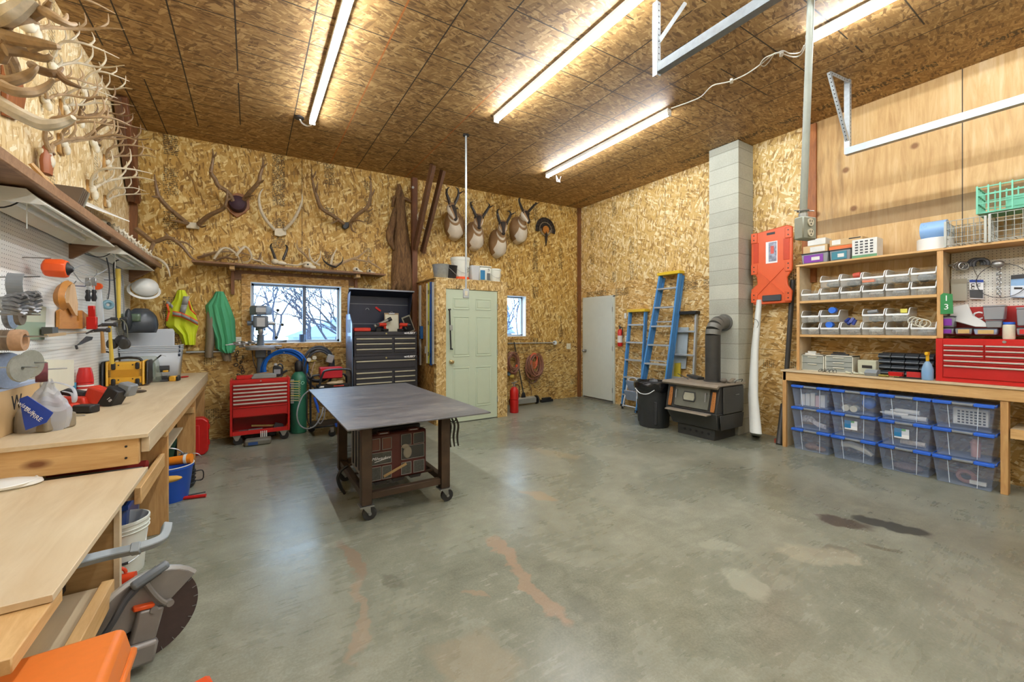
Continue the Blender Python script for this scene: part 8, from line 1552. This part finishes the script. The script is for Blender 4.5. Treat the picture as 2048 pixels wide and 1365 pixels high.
t = on_peg('calendar_sheet', 'blue and white printed sheet hanging at the right picture edge', 'calendar'); obj('page', MB().poly3([Q(2022, 552, .03), Q(2062, 548, .03), Q(2062, 596, .03), Q(2021, 595, .03)], (-.003,0,0)), mat('page_blue', '8db4dc', .5), t); obj('page_grid', MB().poly3([Q(2022, 572, .034), Q(2062, 571, .034), Q(2062, 594, .034), Q(2022, 594, .034)], (-.001,0,0)), mat('page_pale', 'dbe4ee', .5), t); obj('page_print', MB().poly3([Q(2028, 575, .036), Q(2045, 575, .036), Q(2045, 579, .036), Q(2028, 579, .036)], (-.001,0,0)), INK, t); obj('black_top', MB().poly3([Q(2022, 551, .034), Q(2062, 547, .034), Q(2062, 556, .034), Q(2022, 559, .034)], (-.001,0,0)), DGREY, t)
t = thing('green_number_tag', 'green tag with white numbers fixed to the end of the shelf unit', 'tag', (0,0,0)); p = P(1893, 605, X=5.535); obj('tag', MB().prism([(p.y-.045,p.z-.11), (p.y+.04,p.z-.11), (p.y+.04,p.z+.07), (p.y+.02,p.z+.09), (p.y-.04,p.z+.075)], 5.53, 5.536, 'x'), mat('tag_green', '2c7f45', .4), t); text('lettering', '1', .075, (5.529, p.y, p.z+.035), FACE_RIGHT, WINK, t); text('lettering', '3', .075, (5.529, p.y, p.z-.045), FACE_RIGHT, WINK, t)
# red machinist chest
t = thing('machinist_chest', 'bright red multi-drawer tool chest on the right bench', 'tool chest', (5.66, .56, bz+.002), -PI/2); CH = .40; cx = .55
obj('cabinet', MB().box(-cx, cx, -.15, .15, 0, CH), RED, t, bev=.006); obj('lock', MB().cyl((-cx+.42,-.155,CH-.022), (-cx+.42,-.15,CH-.022), .012, n=12), STEEL, t)
for s in (-1, 1): obj('side_post', MB().box(s*cx-.045*(s>0), s*cx+.045*(s<0), -.158, -.15, 0, CH), RED, t)
xs = (-cx+.05, -cx+.31, -cx+.57, -cx+.83, cx-.05)
for r in range(3):
    for k in range(4): chest_drawer(t, xs[k], xs[k+1]-.006, -.15, CH-.09-.046*r, CH-.05-.046*r, REDD, PULL, ph=.008)
for z0, z1 in ((CH-.235, CH-.192), (CH-.36, CH-.24)): chest_drawer(t, xs[0], xs[4]-.006, -.15, z0, z1, REDD, PULL, ph=.009)
obj('bottom_rail', MB().box(-cx+.045, cx-.045, -.16, -.15, 0, .03), RED, t)
CZ2 = bz + CH + .003
def ctub(lab, u0, u1, v0, v1, m=TUB, lm=None, X=5.56):
    a, b = P(u0, v1, X=X), P(u1, v0, X=X); t = thing('parts_tub', lab, 'tub', (X+.07, (a.y+b.y)/2, max(a.z, CZ2)), 0, None); w = abs(a.y-b.y); h = b.z-a.z; obj('tub', MB().taper((0,0,0), .12, w*.88, h*.9, 1.1), m, t, bev=.006); obj('lid', MB().box(-.07,.07,-w/2,w/2,h*.9,h), m if lm is None else DGREY, t, bev=.003)
    if lm: obj('label', MB().box(-.071,-.067,-w*.35,w*.3,h*.15,h*.75), lm, t)
    return t
ctub('lower purple-labelled tub at the left end of the red chest top', 1879, 1907, 656, 669, TUB, PUR); ctub('upper purple-labelled tub at the left end of the red chest top', 1879, 1908, 632, 655, TUB, PUR); ctub('tub with tan label second from the left on the red chest', 1909, 1944, 656, 669, TUB, mat('label_tan', 'c9a96a', .5))
ctub('blue-tinted tub with tan label third on the red chest', 1946, 1995, 657, 670, mat('tub_bluish', '9aa9c4', .4), mat('label_tan', 'c9a96a', .5)); ctub('clear tub of hardware stacked in the middle of the chest clutter', 1970, 2004, 641, 656); ctub('larger clear tub topmost in the middle of the chest clutter', 1965, 2010, 610, 640); ctub('clear lidded tub at the right picture edge over the red chest', 2032, 2070, 614, 652); ctub('low clear tub with red print at the right picture edge', 2032, 2068, 655, 671, TUB, REDINK)
t = thing('white_jar', 'white jar with blue lid standing on the red chest', 'jar', (5.60, P(2018, 660, X=5.6).y, CZ2)); obj('jar', MB().lathe([(.035,0), (.038,.01), (.038,.12), (.03,.13)], n=20), mat('jar_cream', 'ddd8c0', .4), t); obj('lid', MB().cyl((0,0,.13), (0,0,.15), .036, n=20), TLB, t)
mb = MB(); mb.poly3([P(1897, 640, X=5.66), P(1903, 615, X=5.68), P(1935, 608, X=5.7), P(1945, 630, X=5.66), P(1965, 642, X=5.6), P(1985, 655, X=5.58), P(1950, 654, X=5.57)], (.03,0,.0)); one('crumpled_bag', mb, m_clear('bag_white', 'dcdcd8', .75, .3), 'crumpled white plastic bag among the tubs on the red chest', 'bag', bev=.008)
# small things on the right bench
def drawers(lab, ya, yb, h, rows, X=5.60, dep=.2):
    t = thing('drawer_organizer', lab, 'drawer organizer', (X+dep/2, (ya+yb)/2, bz+.001)); w = abs(ya-yb); fm_ = mat('organizer_cream', 'd9d8c8', .4, vary=.03)
    mb = MB(); mb.box(-dep/2, dep/2, -w/2, -w/2+.01, 0, h).box(-dep/2, dep/2, w/2-.01, w/2, 0, h).box(-dep/2, dep/2, -w/2, w/2, h-.01, h).box(-dep/2, dep/2, -w/2, w/2, 0, .008).box(dep/2-.01, dep/2, -w/2, w/2, 0, h); obj('case_frame', mb, fm_, t)
    for k in range(rows): z0, z1 = .01+(h-.02)*k/rows, .01+(h-.02)*(k+1)/rows-.006; d = obj('drawer', MB().box(-dep/2-.004, dep/2-.02, -w/2+.012, w/2-.012, z0, z1), m_clear('drawer_frost', 'c9d0c8', .55, .25), t); obj('drawer_pull', MB().box(-dep/2-.014, -dep/2-.004, -w*.2, w*.2, z1-.014, z1-.004), fm_, d, bev=.002)
    return t
yy_ = lambda u: P(u, 730, X=5.6).y
drawers('left two-drawer frosted organizer on the right bench', yy_(1603), yy_(1648), .185, 2); drawers('wider three-drawer frosted organizer beside the two-drawer one', yy_(1650), yy_(1706), .19, 3)
sm('paper_stack', MB().cb((0,0,0), .12, .11, .02).cb((.01,.01,.02), .1, .08, .018, (0,0,.4)), PW, 'white papers stacked on the two-drawer organizer', 'papers', 1625, 692, 5.69, bz+.197); sm('tools_on_top', MB().cb((0,0,0), .04, .16, .018).cyl((-.03,-.06,.018), (.02,.07,.018), .007, n=8), DGREY, 'dark tools lying on the three-drawer organizer', 'tools', 1680, 692, 5.69, bz+.2)
t, w, h, dp = box_on('label_printer', 'pale grey printer-like box right of the frosted organizers', 'box', 1715, 1752, 722, 745, 5.58, mat('pale_device', 'bfc0a8', .4), .1, bz+.002, bev=.006); panel(t, w, h, dp, .25, .8, .45, .65, INK, 'print')
t = thing('bin_rack', 'four by four rack of small dark grey bins on the right bench', 'bin rack', (5.74, (P(1755,720,X=5.66).y+P(1868,720,X=5.66).y)/2, bz+.001)); w4 = abs(P(1755,720,X=5.66).y-P(1868,720,X=5.66).y)
obj('rack_back', MB().box(.07, .08, -w4/2, w4/2, 0, .24), DGREY, t)
for r in range(4):
    for c in range(4): y = -w4/2+w4*(c+.5)/4; z = .008+.058*r; q_ = w4/8-.004; b_ = obj('small_bin', MB().prism([(.068,z), (-.06,z), (-.085,z+.022), (-.05,z+.05), (.068,z+.05)], y-q_, y+q_, 'y'), mat('bin_charcoal', '3b4147', .35), t); obj('bin_lip', MB().beam((-.087,y-q_,z+.022), (-.087,y+q_,z+.022), .006, .006), mat('lip_grey', '8f989e', .4), b_)
sm('red_bin', MB().taper((0,0,0), .06, .10, .05, 1.1), RED, 'small red open bin in front of the dark bin rack', 'bin', 1792, 738, 5.57, bz+.002, bev=.003); sm('red_white_box', MB().box(-.02,.04,-.05,.05,0,.06), REDINK, 'red and white box of parts left of the spray bottle', 'box', 1828, 740, 5.57, bz+.002); sm('grey_scoop_bin', MB().prism([(.05,0), (-.05,0), (-.07,.03), (-.03,.06), (.05,.06)], -.05, .05), mat('lip_grey', '8f989e', .4), 'grey scoop bin lying in front of the pale box', 'bin', 1745, 742, 5.53, bz+.002)
mb = MB(); [mb.ring((0,.035*q-.07,.014), (.3,1,.2*q), .022, .003, 12, 5) for q in range(5)]; sm('black_cable_coils', mb, BLACK, 'row of small black wire coils in front of the organizers', 'wire', 1655, 738, 5.52, bz+.004)
for k, u in enumerate((1697, 1712, 1726)): sm('plastic_scrap', MB().ball((0,0,.012), (.02,.03,.012), 8, 5).ball((.01,.02,.02), (.012,.015,.01), 6, 4), mat('scrap_pale', 'c4c6b0', .5), ('left', 'middle', 'right')[k] + ' pale heap of small fittings on the bench front', 'fittings', u, 742, 5.52, bz+.001)
sm('screwdriver', MB().cyl((0,.07,.012), (0,-.01,.012), .012, n=10).cyl((0,-.01,.012), (0,-.09,.012), .004, n=6), mat('handle_yellow_black', '8a7a30', .4, vary=.5, scale=40), 'yellow and black screwdriver lying on the front of the right bench', 'screwdriver', 1775, 750, 5.48, bz+.001); sm('dark_rail', MB().cb((0,0,.008), .03, .2, .014), BLACK, 'dark tool strip lying left of the spray bottle', 'strip', 1815, 752, 5.50, bz+.001)
t = thing('spray_bottle', 'spray bottle of blue liquid with yellow nozzle beside the red chest', 'spray bottle', (5.50, P(1855, 745, X=5.5).y, bz+.001)); obj('bottle', MB().lathe([(.04,0), (.043,.01), (.043,.10), (.03,.15), (.014,.18)], n=22), m_clear('bottle_clear', '9cc4e8', .6, .15), t); obj('liquid', MB().cyl((0,0,.004), (0,0,.09), .038, n=22), mat('blue_liquid', '4f9be0', .15), t); obj('nozzle', MB().cyl((0,0,.18), (0,0,.25), .013, n=12).cb((-.01,0,.255), .07, .025, .03), YEL, t, bev=.004)
# ================================================================= OUTSIDE THE WINDOWS
BK = mat('bark_bloom_blue', '222f48', .8, vary=.2)  # blue of the bright window bloom put into the bark colour
def tree(label, base, h, spread, seed, depth=5, r0=.09, cat='tree', lean=(0,0), up=.25):
    t = thing('bare_tree', label, cat, base, 0); mb = MB(); tw = MB(); r_ = random.Random(seed)
    def grow(p, d, ln, r, k):
        m = 4; pts = [p]; q = p.copy(); dd = d.copy()
        for _ in range(m): dd = (dd + Vector((r_.uniform(-.22,.22), r_.uniform(-.15,.15), r_.uniform(-.16,.22)))).normalized(); q = q + dd*ln/m; pts.append(q.copy())
        (mb if k > 1 else tw).tube(pts, lerpr([r, r*.68], len(pts)), 6 if k > 1 else 4, False)
        if k == 0: return
        for _ in range(r_.choice((2, 3, 3)) if k > 1 else 3):
            a = pts[r_.randint(2, m)]; e = (dd + Vector((r_.uniform(-1,1)*spread, r_.uniform(-.5,.5), r_.uniform(-.5,.9)))).normalized(); grow(a, e, ln*r_.uniform(.6,.85), max(r*.6, .007), k-1)
    for s in (-1, 0, 1): grow(Vector((0,0,0)), Vector((lean[0]+s*.5, lean[1], 1)).normalized(), h*.38, r0, depth)
    obj('boughs', mb, BK, t); obj('twigs', tw, BK, t); return t
tree('bare spreading tree filling the view through the big window', (1.3, 9.6, -.4), 3.7, 1.25, 8, 5, .075, lean=(-.2, 0)); tree('second bare tree at the left behind the drill press window view', (-1.6, 11.5, -.4), 3.4, 1.1, 15, 4, .05, lean=(.6, 0)); tree('thin bare tree seen through the small window', (7.0, 11.5, -.4), 4.5, .9, 5, 4, .04)
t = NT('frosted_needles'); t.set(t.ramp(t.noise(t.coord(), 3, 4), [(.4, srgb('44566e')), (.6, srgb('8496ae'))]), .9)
for k, (x, y, h, l_) in enumerate(((14.6, 24, 4.6, 'taller frosted conifer seen at the right of the small window'), (12.2, 23, 2.7, 'shorter frosted conifer seen at the left of the small window'))):
    c = thing('conifer', l_, 'tree', (x, y, -.4)); obj('trunk', MB().cyl((0,0,0), (0,0,h*.9), .12, .03, 8), BK, c); mb = MB(); r_ = random.Random(k)
    for q in range(9): f = q/9; mb.lathe([(.02, h*(.2+.8*f)+h*.14), (h*.24*(1-f)+.06, h*(.15+.8*f)), (h*.12*(1-f), h*(.17+.8*f))], n=11, caps=False)
    for v_ in mb.v: v_ += Vector((r_.uniform(-.12,.12), r_.uniform(-.12,.12), r_.uniform(-.08,.08)))
    obj('needles', mb, t.m, c)
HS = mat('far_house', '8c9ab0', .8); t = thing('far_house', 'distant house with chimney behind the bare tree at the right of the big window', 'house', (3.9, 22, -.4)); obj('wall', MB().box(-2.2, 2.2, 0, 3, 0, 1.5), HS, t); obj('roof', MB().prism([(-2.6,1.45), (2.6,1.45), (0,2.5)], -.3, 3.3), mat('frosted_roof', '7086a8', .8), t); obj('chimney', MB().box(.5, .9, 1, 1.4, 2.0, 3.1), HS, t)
# ---------------------------------------------------------------- put every thing's origin at its base
def rebase():
    dg = bpy.context.evaluated_depsgraph_get(); bpy.context.view_layer.update()
    for o in list(SC.objects):
        if o.parent or o.type in ('CAMERA', 'LIGHT'): continue
        if o.location.length > 1e-6 or Vector(o.rotation_euler[:]).length > 1e-6: continue
        pts = []
        def walk(c):
            if c.type == 'MESH': pts.extend(c.matrix_world @ Vector(q) for q in c.bound_box)
            for k in c.children: walk(k)
        walk(o)
        if not pts: continue
        base = Vector(((min(p.x for p in pts)+max(p.x for p in pts))/2, (min(p.y for p in pts)+max(p.y for p in pts))/2, min(p.z for p in pts)))
        if o.type == 'MESH':
            if o.data.users > 1 or 'kind' in o and o['kind'] in ('structure',): continue
            if o.children:
                for c in o.children: c.location -= base
            o.data.transform(Matrix.Translation(-base)); o.location = base
        elif o.type == 'EMPTY':
            o.location = base
            for c in o.children: c.location = Vector(c.location) - base
rebase()
